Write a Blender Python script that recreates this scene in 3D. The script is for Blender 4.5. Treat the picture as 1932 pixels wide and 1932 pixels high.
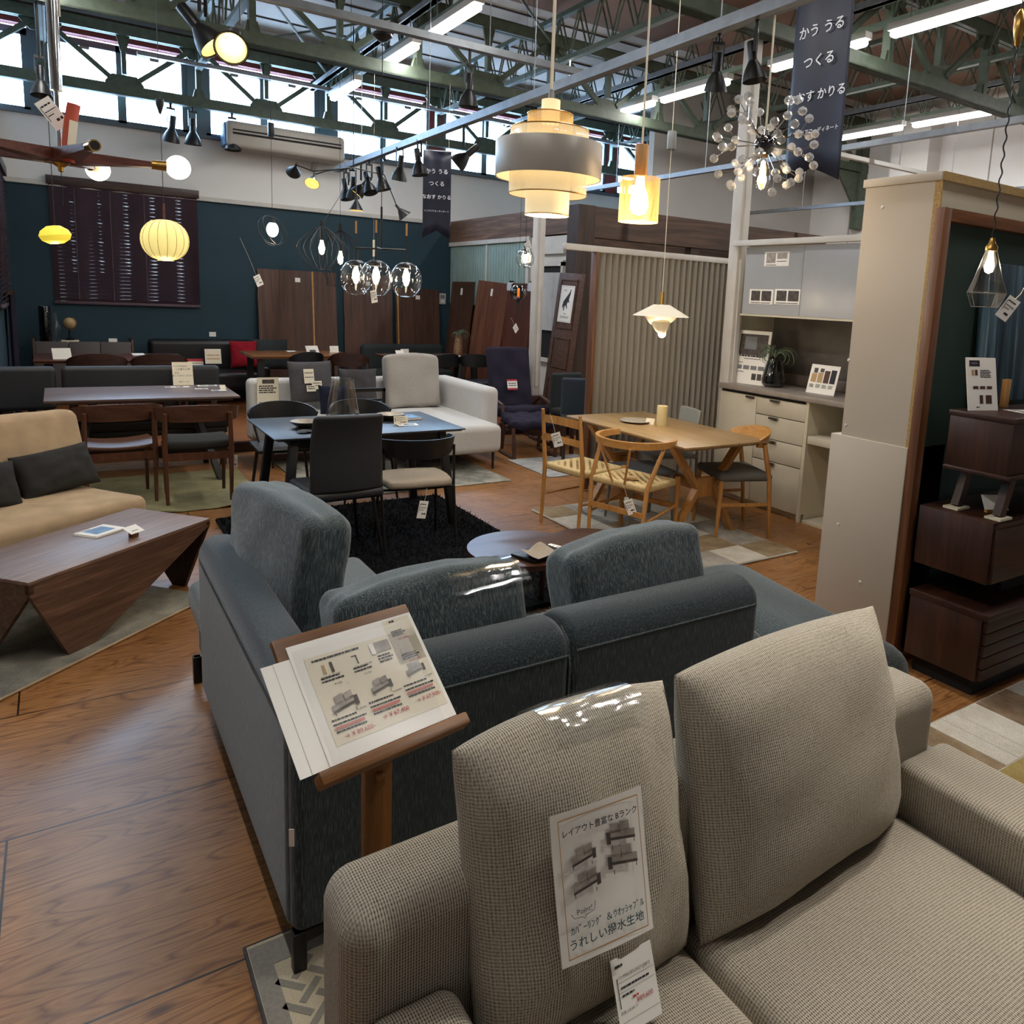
import bpy, bmesh, math, random
from mathutils import Vector, Matrix, noise
SC = bpy.context.scene
C = SC.collection
R = math.radians
rnd = random.Random(7)
for o in list(bpy.data.objects): bpy.data.objects.remove(o)

# ------------------------------------------------------------------ camera
cam = bpy.data.cameras.new('camera'); camo = bpy.data.objects.new('camera', cam); C.objects.link(camo)
cam.sensor_fit = 'HORIZONTAL'; cam.sensor_width = 36; cam.lens = 1455.05 / 1932 * 36
cam.shift_x = -(1101.7 - 966) / 1932; cam.shift_y = -(966 - 796.6) / 1932
cam.clip_start = .05; cam.clip_end = 100
_y, _p, _r = R(34.42), R(8.99), R(2.704)
_f = Vector((math.sin(_y) * math.cos(_p), math.cos(_y) * math.cos(_p), -math.sin(_p)))
_r0 = Vector((math.cos(_y), -math.sin(_y), 0)); _u0 = _r0.cross(_f)
_rt = math.cos(_r) * _r0 + math.sin(_r) * _u0; _up = -math.sin(_r) * _r0 + math.cos(_r) * _u0
M = Matrix((_rt, _up, -_f)).transposed().to_4x4(); M.translation = (0, 0, 1.65)
camo.matrix_world = M; SC.camera = camo

# ------------------------------------------------------------------ world, exposure
w = bpy.data.worlds.new('sky'); SC.world = w; w.use_nodes = True
bg = w.node_tree.nodes['Background']; bg.inputs[0].default_value = (.55, .76, 1, 1); bg.inputs[1].default_value = 34.0
SC.view_settings.view_transform = 'Standard'; SC.view_settings.look = 'None'
SC.view_settings.exposure = 0.0; SC.view_settings.gamma = 1.0; SC.view_settings.use_curve_mapping = False
cy = SC.cycles
cy.use_denoising = True; cy.max_bounces = 6; cy.diffuse_bounces = 3; cy.glossy_bounces = 3; cy.transmission_bounces = 4
cy.transparent_max_bounces = 10; cy.caustics_reflective = False; cy.caustics_refractive = False
cy.sample_clamp_indirect = 4; cy.use_adaptive_sampling = True; cy.adaptive_threshold = .02
LED = 16.5      # watts of one long tube
TUBES = [(3.0, y) for y in (.8, 2.6, 4.5, 6.7, 8.05, 9.8)] + [(6.0, y) for y in (1.6, 3.85, 5.2, 6.9, 8.15)] + [(9.0, y) for y in (1.5, 3.6, 5.65, 6.8)] + [(0.0, y) for y in (1.2, 2.9, 5.4, 7.4)]
def lamp(name, kind, loc, energy, color, size=.1, size_y=None, rot=None, spot=None):
    l = bpy.data.lights.new(name, kind); l.energy = energy; l.color = color
    if kind == 'AREA':
        l.shape = 'RECTANGLE' if size_y else 'SQUARE'; l.size = size
        if size_y: l.size_y = size_y
    else: l.shadow_soft_size = size
    if kind == 'SPOT': l.spot_size = spot or R(60); l.spot_blend = .6
    o = bpy.data.objects.new(name, l); C.objects.link(o); o.location = loc
    if rot: o.rotation_euler = rot
    return o
portal = lamp('window_portal', 'AREA', (3.5, 11.62, 3.95), 1, (1, 1, 1), 11.5, 1.0, (R(90), 0, R(180)))
portal.data.cycles.is_portal = True
portal.rotation_euler = (R(-90), 0, 0)

# ------------------------------------------------------------------ helpers
def S(h):
    h = h.lstrip('#'); v = [int(h[i:i + 2], 16) / 255 for i in (0, 2, 4)]
    return tuple(c / 12.92 if c <= .04045 else ((c + .055) / 1.055) ** 2.4 for c in v) + (1,)
class G:
    """collects shapes in one bmesh"""
    def __init__(s): s.b = bmesh.new()
    def _new(s, vs, M):
        if M is not None:
            for v in vs: v.co = M @ v.co
    def box(s, x0, x1, y0, y1, z0, z1, bev=0, M=None, seg=2):
        n0 = len(s.b.verts)
        vs = [s.b.verts.new((x, y, z)) for x in (x0, x1) for y in (y0, y1) for z in (z0, z1)]
        fs = [s.b.faces.new([vs[i] for i in q]) for q in ((0, 1, 3, 2), (4, 6, 7, 5), (0, 4, 5, 1), (2, 3, 7, 6), (0, 2, 6, 4), (1, 5, 7, 3))]
        if M is not None: s._new(vs, M)
        if bev:
            es = list({e for f in fs for e in f.edges})
            bmesh.ops.bevel(s.b, geom=es, offset=bev, segments=seg, affect='EDGES', profile=.5)
        return s
    def bar(s, p0, p1, w, h, bev=0, up=(0, 0, 1)):
        p0, p1 = Vector(p0), Vector(p1); d = p1 - p0; L = d.length; d.normalize()
        up = Vector(up)
        if abs(d.dot(up)) > .98: up = Vector((0, 1, 0))
        x = d.cross(up).normalized(); z = x.cross(d)
        M = Matrix((x, d, z)).transposed().to_4x4(); M.translation = p0
        return s.box(-w / 2, w / 2, 0, L, -h / 2, h / 2, bev, M)
    def tube(s, pts, r, seg=8, closed=False, flat=1.0):
        P = [Vector(p) for p in pts]; n = len(P)
        rr = r if isinstance(r, (list, tuple)) else [r] * n
        rings = []; ref = None
        for i in range(n):
            a = P[i - 1] if (i or closed) else P[i]; c = P[(i + 1) % n] if (i < n - 1 or closed) else P[i]
            t = (c - a)
            if t.length < 1e-9: t = Vector((0, 0, 1))
            t.normalize()
            if ref is None: ref = Vector((0, 0, 1)) if abs(t.z) < .9 else Vector((1, 0, 0))
            x = (ref - t * ref.dot(t))
            if x.length < 1e-6: x = t.orthogonal()
            x.normalize(); y = t.cross(x); ref = x
            rings.append([s.b.verts.new(P[i] + x * math.cos(2 * math.pi * k / seg) * rr[i] + y * math.sin(2 * math.pi * k / seg) * rr[i] * flat) for k in range(seg)])
        for i in range(n if closed else n - 1):
            A, B_ = rings[i], rings[(i + 1) % n]
            for k in range(seg): s.b.faces.new((A[k], A[(k + 1) % seg], B_[(k + 1) % seg], B_[k]))
        if not closed:
            s.b.faces.new(rings[0][::-1]); s.b.faces.new(rings[-1])
        return s
    def lathe(s, prof, seg=24, M=None, cap=False, ribs=None):
        rings = []
        for r, z in prof:
            if r < 1e-5: rings.append([s.b.verts.new((0, 0, z))]); continue
            rings.append([s.b.verts.new((r * (ribs(2 * math.pi * k / seg) if ribs else 1) * math.cos(2 * math.pi * k / seg), r * (ribs(2 * math.pi * k / seg) if ribs else 1) * math.sin(2 * math.pi * k / seg), z)) for k in range(seg)])
        for A, B_ in zip(rings, rings[1:]):
            for k in range(seg):
                q = [A[k % len(A)], A[(k + 1) % len(A)], B_[(k + 1) % len(B_)], B_[k % len(B_)]]
                u = []
                for v in q:
                    if v not in u: u.append(v)
                if len(u) > 2: s.b.faces.new(u)
        if cap:
            for rg, rev in ((rings[0], True), (rings[-1], False)):
                if len(rg) > 2: s.b.faces.new(rg[::-1] if rev else rg)
        if M is not None:
            s._new([v for rg in rings for v in rg], M)
        return s
    def prism(s, poly, z0, z1, M=None, bev=0):
        a = [s.b.verts.new((x, y, z0)) for x, y in poly]; c = [s.b.verts.new((x, y, z1)) for x, y in poly]
        n = len(poly); fs = [s.b.faces.new(a[::-1]), s.b.faces.new(c)]
        for i in range(n): fs.append(s.b.faces.new((a[i], a[(i + 1) % n], c[(i + 1) % n], c[i])))
        if M is not None: s._new(a + c, M)
        if bev:
            bmesh.ops.bevel(s.b, geom=list({e for f in fs for e in f.edges}), offset=bev, segments=2, affect='EDGES', profile=.5)
        return s
    def surf(s, nu, nv, fn, closed_u=False):
        g = [[s.b.verts.new(fn(i / (nu if closed_u else nu), j / nv)) for j in range(nv + 1)] for i in range(nu if closed_u else nu + 1)]
        for i in range(nu):
            for j in range(nv):
                a, c = g[i], g[(i + 1) % len(g)]
                s.b.faces.new((a[j], c[j], c[j + 1], a[j + 1]))
        return s
    def ball(s, c, r, sx=1, sy=1, sz=1, seg=12, rings=8):
        M = Matrix.Translation(c) @ Matrix.Diagonal((sx, sy, sz, 1))
        pr = [(r * math.sin(math.pi * i / rings), -r * math.cos(math.pi * i / rings)) for i in range(rings + 1)]
        pr[0] = (0, -r); pr[-1] = (0, r)
        return s.lathe(pr, seg, M)
    def soft(s, x0, x1, y0, y1, z0, z1, r, n=6, fn=None, M=None):
        """box with a rounded skin on a grid; fn(p, u, v, w) may bend it"""
        c = Vector(((x0 + x1) / 2, (y0 + y1) / 2, (z0 + z1) / 2)); h = Vector(((x1 - x0) / 2, (y1 - y0) / 2, (z1 - z0) / 2))
        r = min(r, h.x * .99, h.y * .99, h.z * .99)
        co = [-1, -.93, -.75, -.45, -.12]
        def ax(hh):
            inn = hh - r
            e = [-inn + r * t for t in co]
            m = [-inn + 2 * inn * i / n for i in range(1, n)] if inn > 1e-4 else []
            return e + [-inn] + m + ([inn] if inn > 1e-4 else []) + [-t for t in e[::-1]]
        A = [ax(h.x), ax(h.y), ax(h.z)]
        cache = {}
        def vert(i, j, k):
            if (i, j, k) in cache: return cache[(i, j, k)]
            p = Vector((A[0][i], A[1][j], A[2][k]))
            q = Vector([max(-(h[t] - r), min(h[t] - r, p[t])) for t in range(3)])
            d = p - q
            if d.length > 1e-9: p = q + d.normalized() * r
            if fn: p = fn(p.copy(), p.x / h.x, p.y / h.y, p.z / h.z)
            p = p + c
            if M is not None: p = M @ p
            v = s.b.verts.new(p); cache[(i, j, k)] = v
            return v
        N = [len(a) - 1 for a in A]
        for a, b_, c_ in ((0, 1, 2), (1, 2, 0), (2, 0, 1)):
            for side in (0, N[c_]):
                for i in range(N[a]):
                    for j in range(N[b_]):
                        q = []
                        for di, dj in ((0, 0), (1, 0), (1, 1), (0, 1)):
                            ix = [0, 0, 0]; ix[a] = i + di; ix[b_] = j + dj; ix[c_] = side
                            q.append(vert(*ix))
                        if side == 0: q.reverse()
                        try: s.b.faces.new(q)
                        except ValueError: pass
        return s
    def pillow(s, wd, ht, th, M=None, n=18, ear=.06, sag=0, seed=0, wr=.006, sq=3.2):
        """knife-edge cushion: face in XZ, thickness along Y, centre at origin"""
        rows = {}
        def P(u, v, side):
            pu = 1 - ear * (1 - abs(v) ** 3) * 1.0; pv = 1 - ear * (1 - abs(u) ** 3)
            x = u * pu * wd / 2; z = v * pv * ht / 2
            e = (1 - abs(u) ** sq) * (1 - abs(v) ** sq)
            t = max(e, 0) ** .5 * th / 2
            nz = noise.noise(Vector((u * 2.5 + seed, v * 2.5, side * 3 + seed))) * wr * 3 * min(1, e * 3)
            nz += noise.noise(Vector((u * 7 + seed, v * 7, side * 2))) * wr * min(1, e * 3)
            z -= sag * (1 - v * v) * .0 + sag * max(0, v) * (1 - u * u)
            return Vector((x, side * (t + nz), z))
        for side in (-1, 1):
            g = []
            for i in range(n + 1):
                row = []
                for j in range(n + 1):
                    u = math.sin((i / n - .5) * math.pi); v = math.sin((j / n - .5) * math.pi)
                    edge = i in (0, n) or j in (0, n)
                    if edge and (i, j) in rows: row.append(rows[(i, j)]); continue
                    p = P(u, v, side)
                    if edge: p.y = 0
                    if M is not None: p = M @ p
                    vv = s.b.verts.new(p); row.append(vv)
                    if edge: rows[(i, j)] = vv
                g.append(row)
            for i in range(n):
                for j in range(n):
                    q = [g[i][j], g[i + 1][j], g[i + 1][j + 1], g[i][j + 1]]
                    s.b.faces.new(q if side < 0 else q[::-1])
        return s
    def ob(s, name, m, parent=None, ang=38, M=None, kind=None, label=None):
        me = bpy.data.meshes.new(name); 
        bmesh.ops.recalc_face_normals(s.b, faces=s.b.faces)
        s.b.to_mesh(me); s.b.free()
        for p in me.polygons: p.use_smooth = True
        me.set_sharp_from_angle(angle=R(ang))
        me.materials.append(m)
        o = bpy.data.objects.new(name, me); C.objects.link(o)
        if parent: o.parent = parent
        if M is not None: o.matrix_local = M
        if kind: o['kind'] = kind
        if label: o['label'] = label
        return o
def tag(o, label, cat, group=None, kind=None):
    o['label'] = label; o['category'] = cat
    if group: o['group'] = group
    if kind: o['kind'] = kind
    return o
def thing(name, label, cat, loc=(0, 0, 0), rz=0, group=None, M=None, kind=None):
    o = bpy.data.objects.new(name, None); C.objects.link(o); o.empty_display_size = .05
    if M is not None: o.matrix_world = M
    else: o.location = loc; o.rotation_euler = (0, 0, R(rz))
    return tag(o, label, cat, group, kind)
def dup(root, label, loc=None, rz=None, M=None, group=None):
    r = root.copy(); C.objects.link(r)
    if M is not None: r.matrix_world = M
    else:
        if loc is not None: r.location = loc
        if rz is not None: r.rotation_euler = (0, 0, R(rz))
    r['label'] = label
    if group: r['group'] = group
    def rec(a, b_):
        for ch in list(a.children):
            c = ch.copy(); C.objects.link(c); c.parent = b_; rec(ch, c)
    rec(root, r)
    return r
def face(loc, yaw=0, tilt=0, roll=0):
    """frame of a card: x right, y up, z out; yaw 0 looks to -Y, tilt leans it back, 90 lies flat"""
    return Matrix.Translation(loc) @ Matrix.Rotation(R(yaw), 4, 'Z') @ Matrix.Rotation(R(90 - tilt), 4, 'X') @ Matrix.Rotation(R(roll), 4, 'Z')
def T(x, y, z): return Matrix.Translation((x, y, z))
def RX(a): return Matrix.Rotation(R(a), 4, 'X')
def RY(a): return Matrix.Rotation(R(a), 4, 'Y')
def RZ(a): return Matrix.Rotation(R(a), 4, 'Z')

# ------------------------------------------------------------------ materials
def nt(name):
    m = bpy.data.materials.new(name); m.use_nodes = True
    n = m.node_tree.nodes; l = m.node_tree.links
    return m, n, l, n['Principled BSDF']
def setb(b, rough, metal=0, spec=.5):
    b.inputs['Roughness'].default_value = rough; b.inputs['Metallic'].default_value = metal; b.inputs['Specular IOR Level'].default_value = spec
def coords(n, l, scale=(1, 1, 1), loc=(0, 0, 0), rot=(0, 0, 0)):
    tc = n.new('ShaderNodeTexCoord'); mp = n.new('ShaderNodeMapping')
    mp.inputs['Scale'].default_value = scale; mp.inputs['Location'].default_value = loc; mp.inputs['Rotation'].default_value = rot
    l.new(tc.outputs['Object'], mp.inputs['Vector']); return mp.outputs[0]
def ntex(n, l, vec, scale, detail=3, rough=.5, dist=0):
    t = n.new('ShaderNodeTexNoise'); t.inputs['Scale'].default_value = scale; t.inputs['Detail'].default_value = detail
    t.inputs['Roughness'].default_value = rough; t.inputs['Distortion'].default_value = dist
    l.new(vec, t.inputs['Vector']); return t.outputs['Fac']
def ramp(n, l, fac, stops):
    r = n.new('ShaderNodeValToRGB'); e = r.color_ramp.elements
    while len(e) < len(stops): e.new(.5)
    for el, (p, c) in zip(e, stops): el.position = p; el.color = S(c) if isinstance(c, str) else c
    l.new(fac, r.inputs[0]); return r.outputs[0]
def mix(n, l, a, b_, fac, mode='MIX'):
    x = n.new('ShaderNodeMix'); x.data_type = 'RGBA'; x.blend_type = mode
    if isinstance(fac, (int, float)): x.inputs[0].default_value = fac
    else: l.new(fac, x.inputs[0])
    for s_, k in ((a, 6), (b_, 7)):
        if isinstance(s_, tuple): x.inputs[k].default_value = s_
        else: l.new(s_, x.inputs[k])
    return x.outputs[2]
def bump(n, l, b, h, st, dist=.002):
    x = n.new('ShaderNodeBump'); x.inputs['Strength'].default_value = st; x.inputs['Distance'].default_value = dist
    l.new(h, x.inputs['Height']); l.new(x.outputs[0], b.inputs['Normal'])
def mat(name, col, rough=.5, metal=0, spec=.5, emit=0, ecol=None, var=.06, vs=6, bmp=0, bs=60):
    m, n, l, b = nt(name); setb(b, rough, metal, spec)
    c = S(col) if isinstance(col, str) else col
    if var:
        f = ntex(n, l, coords(n, l), vs, 4)
        lo = tuple(x * (1 - var) for x in c[:3]) + (1,); hi = tuple(min(1, x * (1 + var)) for x in c[:3]) + (1,)
        l.new(ramp(n, l, f, [(.3, lo), (.7, hi)]), b.inputs['Base Color'])
    else: b.inputs['Base Color'].default_value = c
    if emit:
        b.inputs['Emission Color'].default_value = S(ecol) if ecol else c; b.inputs['Emission Strength'].default_value = emit
    if bmp: bump(n, l, b, ntex(n, l, coords(n, l), bs, 3), bmp)
    return m
def wood(name, c1, c2, c3=None, axis=0, sc=1.0, rough=.42, spec=.5, fine=.35, rot=0):
    m, n, l, b = nt(name); setb(b, rough, 0, spec)
    s3 = [9 * sc] * 3; s3[axis] = .55 * sc
    v = coords(n, l, tuple(s3), rot=(0, 0, rot) if axis != 2 else (0, rot, 0))
    g = ntex(n, l, v, 1.6, 5, .6, 1.2)
    col = ramp(n, l, g, [(.28, c1), (.5, c3 or c2), (.72, c2)])
    s4 = [160 * sc] * 3; s4[axis] = 5 * sc
    f = ntex(n, l, coords(n, l, tuple(s4), rot=(0, 0, rot) if axis != 2 else (0, rot, 0)), 1, 2)
    dk = ramp(n, l, f, [(.35, (.45, .42, .4, 1)), (.6, (1, 1, 1, 1))])
    l.new(mix(n, l, col, dk, fine, 'MULTIPLY'), b.inputs['Base Color'])
    bump(n, l, b, f, .08, .001)
    return m
def streak(name, dark, mid, light, sx=(210, 210, 24), rough=.9, big=.35):
    m, n, l, b = nt(name); setb(b, rough, 0, .25)
    a = ntex(n, l, coords(n, l, sx), 1, 3, .65); c = ntex(n, l, coords(n, l, (520, 520, 420)), 1, 2)
    col = ramp(n, l, a, [(.3, dark), (.5, mid), (.7, light)])
    sp = ramp(n, l, c, [(.3, (.5, .5, .5, 1)), (.7, (1.25, 1.25, 1.25, 1))])
    col = mix(n, l, col, sp, .6, 'MULTIPLY')
    l.new(col, b.inputs['Base Color'])
    bump(n, l, b, a, .5, .002)
    b.inputs['Sheen Weight'].default_value = .35; b.inputs['Sheen Roughness'].default_value = .5
    return m
def knit(name, dark, light, per=.0045, rough=.95):
    m, n, l, b = nt(name); setb(b, rough, 0, .2)
    hs = []
    tc = n.new('ShaderNodeTexCoord'); sp_ = n.new('ShaderNodeSeparateXYZ'); l.new(tc.outputs['Normal'], sp_.inputs[0])
    for d, k in (('X', 1.0), ('Y', .7), ('Z', .8)):
        wv = n.new('ShaderNodeTexWave'); wv.wave_type = 'BANDS'; wv.bands_direction = d
        wv.inputs['Scale'].default_value = .314159 / per * k; wv.inputs['Distortion'].default_value = 1.1
        wv.inputs['Detail'].default_value = 2; wv.inputs['Detail Scale'].default_value = 90
        l.new(tc.outputs['Object'], wv.inputs['Vector'])
        ab = n.new('ShaderNodeMath'); ab.operation = 'ABSOLUTE'; l.new(sp_.outputs[d], ab.inputs[0])
        iv = n.new('ShaderNodeMath'); iv.operation = 'SUBTRACT'; iv.inputs[0].default_value = 1.0; iv.use_clamp = True; l.new(ab.outputs[0], iv.inputs[1])
        # a band fades out where the cloth faces along its own direction
        c5 = n.new('ShaderNodeMath'); c5.operation = 'SUBTRACT'; c5.inputs[1].default_value = .5; l.new(wv.outputs['Fac'], c5.inputs[0])
        ml = n.new('ShaderNodeMath'); ml.operation = 'MULTIPLY_ADD'; ml.inputs[2].default_value = .5; l.new(c5.outputs[0], ml.inputs[0]); l.new(iv.outputs[0], ml.inputs[1])
        hs.append(ml.outputs[0])
    ad = n.new('ShaderNodeMath'); ad.operation = 'MULTIPLY_ADD'; ad.inputs[1].default_value = .55
    l.new(hs[1], ad.inputs[0]); l.new(hs[0], ad.inputs[2])
    a2 = n.new('ShaderNodeMath'); a2.operation = 'MULTIPLY_ADD'; a2.inputs[1].default_value = .45
    l.new(hs[2], a2.inputs[0]); l.new(ad.outputs[0], a2.inputs[2])
    nz = ntex(n, l, coords(n, l), 300, 2)
    a3 = n.new('ShaderNodeMath'); a3.operation = 'MULTIPLY_ADD'; a3.inputs[1].default_value = .9
    l.new(nz, a3.inputs[0]); l.new(a2.outputs[0], a3.inputs[2])
    mr = n.new('ShaderNodeMath'); mr.operation = 'MULTIPLY'; mr.inputs[1].default_value = .36; l.new(a3.outputs[0], mr.inputs[0])
    l.new(ramp(n, l, mr.outputs[0], [(.28, dark), (.62, light)]), b.inputs['Base Color'])
    bump(n, l, b, mr.outputs[0], .7, .003)
    return m
def rugm(name, cols, sc=3, fine=260, rough=1, st=.6, stretch=(1, 1, 1)):
    m, n, l, b = nt(name); setb(b, rough, 0, .1)
    a = ntex(n, l, coords(n, l, stretch), sc, 5, .65)
    k = len(cols)
    col = ramp(n, l, a, [(.3 + .4 * i / (k - 1), c) for i, c in enumerate(cols)])
    f = ntex(n, l, coords(n, l), fine, 2)
    col = mix(n, l, col, ramp(n, l, f, [(.3, (.55, .55, .55, 1)), (.7, (1.2, 1.2, 1.2, 1))]), .6, 'MULTIPLY')
    l.new(col, b.inputs['Base Color']); bump(n, l, b, f, st, .004)
    return m
def glassm(name, tint=(1, 1, 1, 1), refl=.5, rough=.02, milk=0):
    m, n, l, b = nt(name); n.remove(b)
    out = n['Material Output']; tr = n.new('ShaderNodeBsdfTransparent'); gl = n.new('ShaderNodeBsdfGlossy'); lw = n.new('ShaderNodeLayerWeight')
    mx = n.new('ShaderNodeMixShader'); mm = n.new('ShaderNodeMath'); mm.operation = 'MULTIPLY_ADD'; mm.inputs[1].default_value = refl; mm.inputs[2].default_value = .04
    tr.inputs[0].default_value = tint; gl.inputs['Roughness'].default_value = rough; lw.inputs['Blend'].default_value = .35
    l.new(lw.outputs['Facing'], mm.inputs[0]); l.new(mm.outputs[0], mx.inputs[0]); l.new(tr.outputs[0], mx.inputs[1]); l.new(gl.outputs[0], mx.inputs[2])
    res = mx.outputs[0]
    if milk:
        df = n.new('ShaderNodeBsdfDiffuse'); m2 = n.new('ShaderNodeMixShader'); m2.inputs[0].default_value = milk
        l.new(res, m2.inputs[1]); l.new(df.outputs[0], m2.inputs[2]); res = m2.outputs[0]
    l.new(res, out.inputs[0]); return m
def shadem(name, col, emit, tr=.5):
    """lamp shade: lit cloth or paper that gives off light"""
    m, n, l, b = nt(name); setb(b, .6); c = S(col)
    b.inputs['Base Color'].default_value = c; b.inputs['Emission Color'].default_value = c; b.inputs['Emission Strength'].default_value = emit
    return m
def netm(name, col, emit, cell=260, open_=.45):
    """woven mesh shade: dots of thread with holes between them"""
    m, n, l, b = nt(name); setb(b, .6); c = S(col); b.inputs['Base Color'].default_value = c
    b.inputs['Emission Color'].default_value = c; b.inputs['Emission Strength'].default_value = emit
    out = n['Material Output']; tr = n.new('ShaderNodeBsdfTransparent'); mx = n.new('ShaderNodeMixShader')
    tc = n.new('ShaderNodeTexCoord'); sp = n.new('ShaderNodeSeparateXYZ'); l.new(tc.outputs['Object'], sp.inputs[0])
    at = n.new('ShaderNodeMath'); at.operation = 'ARCTAN2'; l.new(sp.outputs['Y'], at.inputs[0]); l.new(sp.outputs['X'], at.inputs[1])
    def wv(src, k, add=None):
        a = n.new('ShaderNodeMath'); a.operation = 'MULTIPLY'; a.inputs[1].default_value = k; l.new(src, a.inputs[0])
        s_ = n.new('ShaderNodeMath'); s_.operation = 'SINE'; l.new(a.outputs[0], s_.inputs[0])
        b2 = n.new('ShaderNodeMath'); b2.operation = 'ABSOLUTE'; l.new(s_.outputs[0], b2.inputs[0]); return b2.outputs[0]
    pr = n.new('ShaderNodeMath'); pr.operation = 'MULTIPLY'; l.new(wv(at.outputs[0], cell), pr.inputs[0]); l.new(wv(sp.outputs['Z'], cell * 10), pr.inputs[1])
    l.new(ramp(n, l, pr.outputs[0], [(open_, (0, 0, 0, 1)), (open_ + .06, (1, 1, 1, 1))]), mx.inputs[0])
    l.new(b.outputs[0], mx.inputs[1]); l.new(tr.outputs[0], mx.inputs[2]); l.new(mx.outputs[0], out.inputs[0]); return m

def floor_mat():
    m, n, l, b = nt('plywood_floor'); setb(b, .33, 0, .5)
    v = coords(n, l, loc=(1.11, -.24 + .79 * 4, 0))
    br = n.new('ShaderNodeTexBrick'); br.offset = .5; br.inputs['Scale'].default_value = 1; br.inputs['Brick Width'].default_value = 1.82
    br.inputs['Row Height'].default_value = .79; br.inputs['Mortar Size'].default_value = .0035; br.inputs['Mortar Smooth'].default_value = .1
    br.inputs['Color1'].default_value = (.0, .0, .0, 1); br.inputs['Color2'].default_value = (1, 1, 1, 1); br.inputs['Mortar'].default_value = (.5, .5, .5, 1)
    l.new(v, br.inputs['Vector'])
    # every panel has its own piece of the grain
    sh = n.new('ShaderNodeVectorMath'); sh.operation = 'MULTIPLY_ADD'; sh.inputs[1].default_value = (7.3, 13.7, 5.1)
    l.new(br.outputs['Color'], sh.inputs[0]); l.new(v, sh.inputs[2])
    mp = n.new('ShaderNodeMapping'); mp.inputs['Scale'].default_value = (1.3, 7.5, 1); l.new(sh.outputs[0], mp.inputs[0])
    h = ntex(n, l, mp.outputs[0], 1.0, 2, .5, .35)
    mu = n.new('ShaderNodeMath'); mu.operation = 'MULTIPLY'; mu.inputs[1].default_value = 26; l.new(h, mu.inputs[0])
    fr = n.new('ShaderNodeMath'); fr.operation = 'PINGPONG'; fr.inputs[1].default_value = 1; l.new(mu.outputs[0], fr.inputs[0])
    mp2 = n.new('ShaderNodeMapping'); mp2.inputs['Scale'].default_value = (5, 120, 1); l.new(sh.outputs[0], mp2.inputs[0])
    fi = ntex(n, l, mp2.outputs[0], 1, 3, .6)
    grain = ramp(n, l, fr.outputs[0], [(.0, '#7a5230'), (.22, '#976a3e'), (.6, '#ac7f4e'), (1, '#9d6f43')])
    big = ramp(n, l, ntex(n, l, v, 1.1, 3), [(.3, (.62, .55, .5, 1)), (.7, (1.12, 1.05, 1, 1))])
    col = mix(n, l, grain, ramp(n, l, fi, [(.32, (.62, .56, .52, 1)), (.62, (1.05, 1.05, 1.05, 1))]), .75, 'MULTIPLY')
    col = mix(n, l, col, big, .8, 'MULTIPLY')
    # knots
    vo = n.new('ShaderNodeTexVoronoi'); vo.inputs['Scale'].default_value = 1.35
    mp3 = n.new('ShaderNodeMapping'); mp3.inputs['Scale'].default_value = (1, 2.0, 1); l.new(sh.outputs[0], mp3.inputs[0]); l.new(mp3.outputs[0], vo.inputs['Vector'])
    kn = ramp(n, l, vo.outputs['Distance'], [(.02, (.22, .14, .1, 1)), (.055, (1, 1, 1, 1))])
    col = mix(n, l, col, kn, .85, 'MULTIPLY')
    col = mix(n, l, col, S('#1c0f08'), br.outputs['Fac'])
    l.new(col, b.inputs['Base Color'])
    rr = ramp(n, l, ntex(n, l, v, 3.5, 4), [(.3, (.27, .27, .27, 1)), (.75, (.42, .42, .42, 1))]); l.new(rr, b.inputs['Roughness'])
    bump(n, l, b, fi, .12, .001)
    return m

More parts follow.
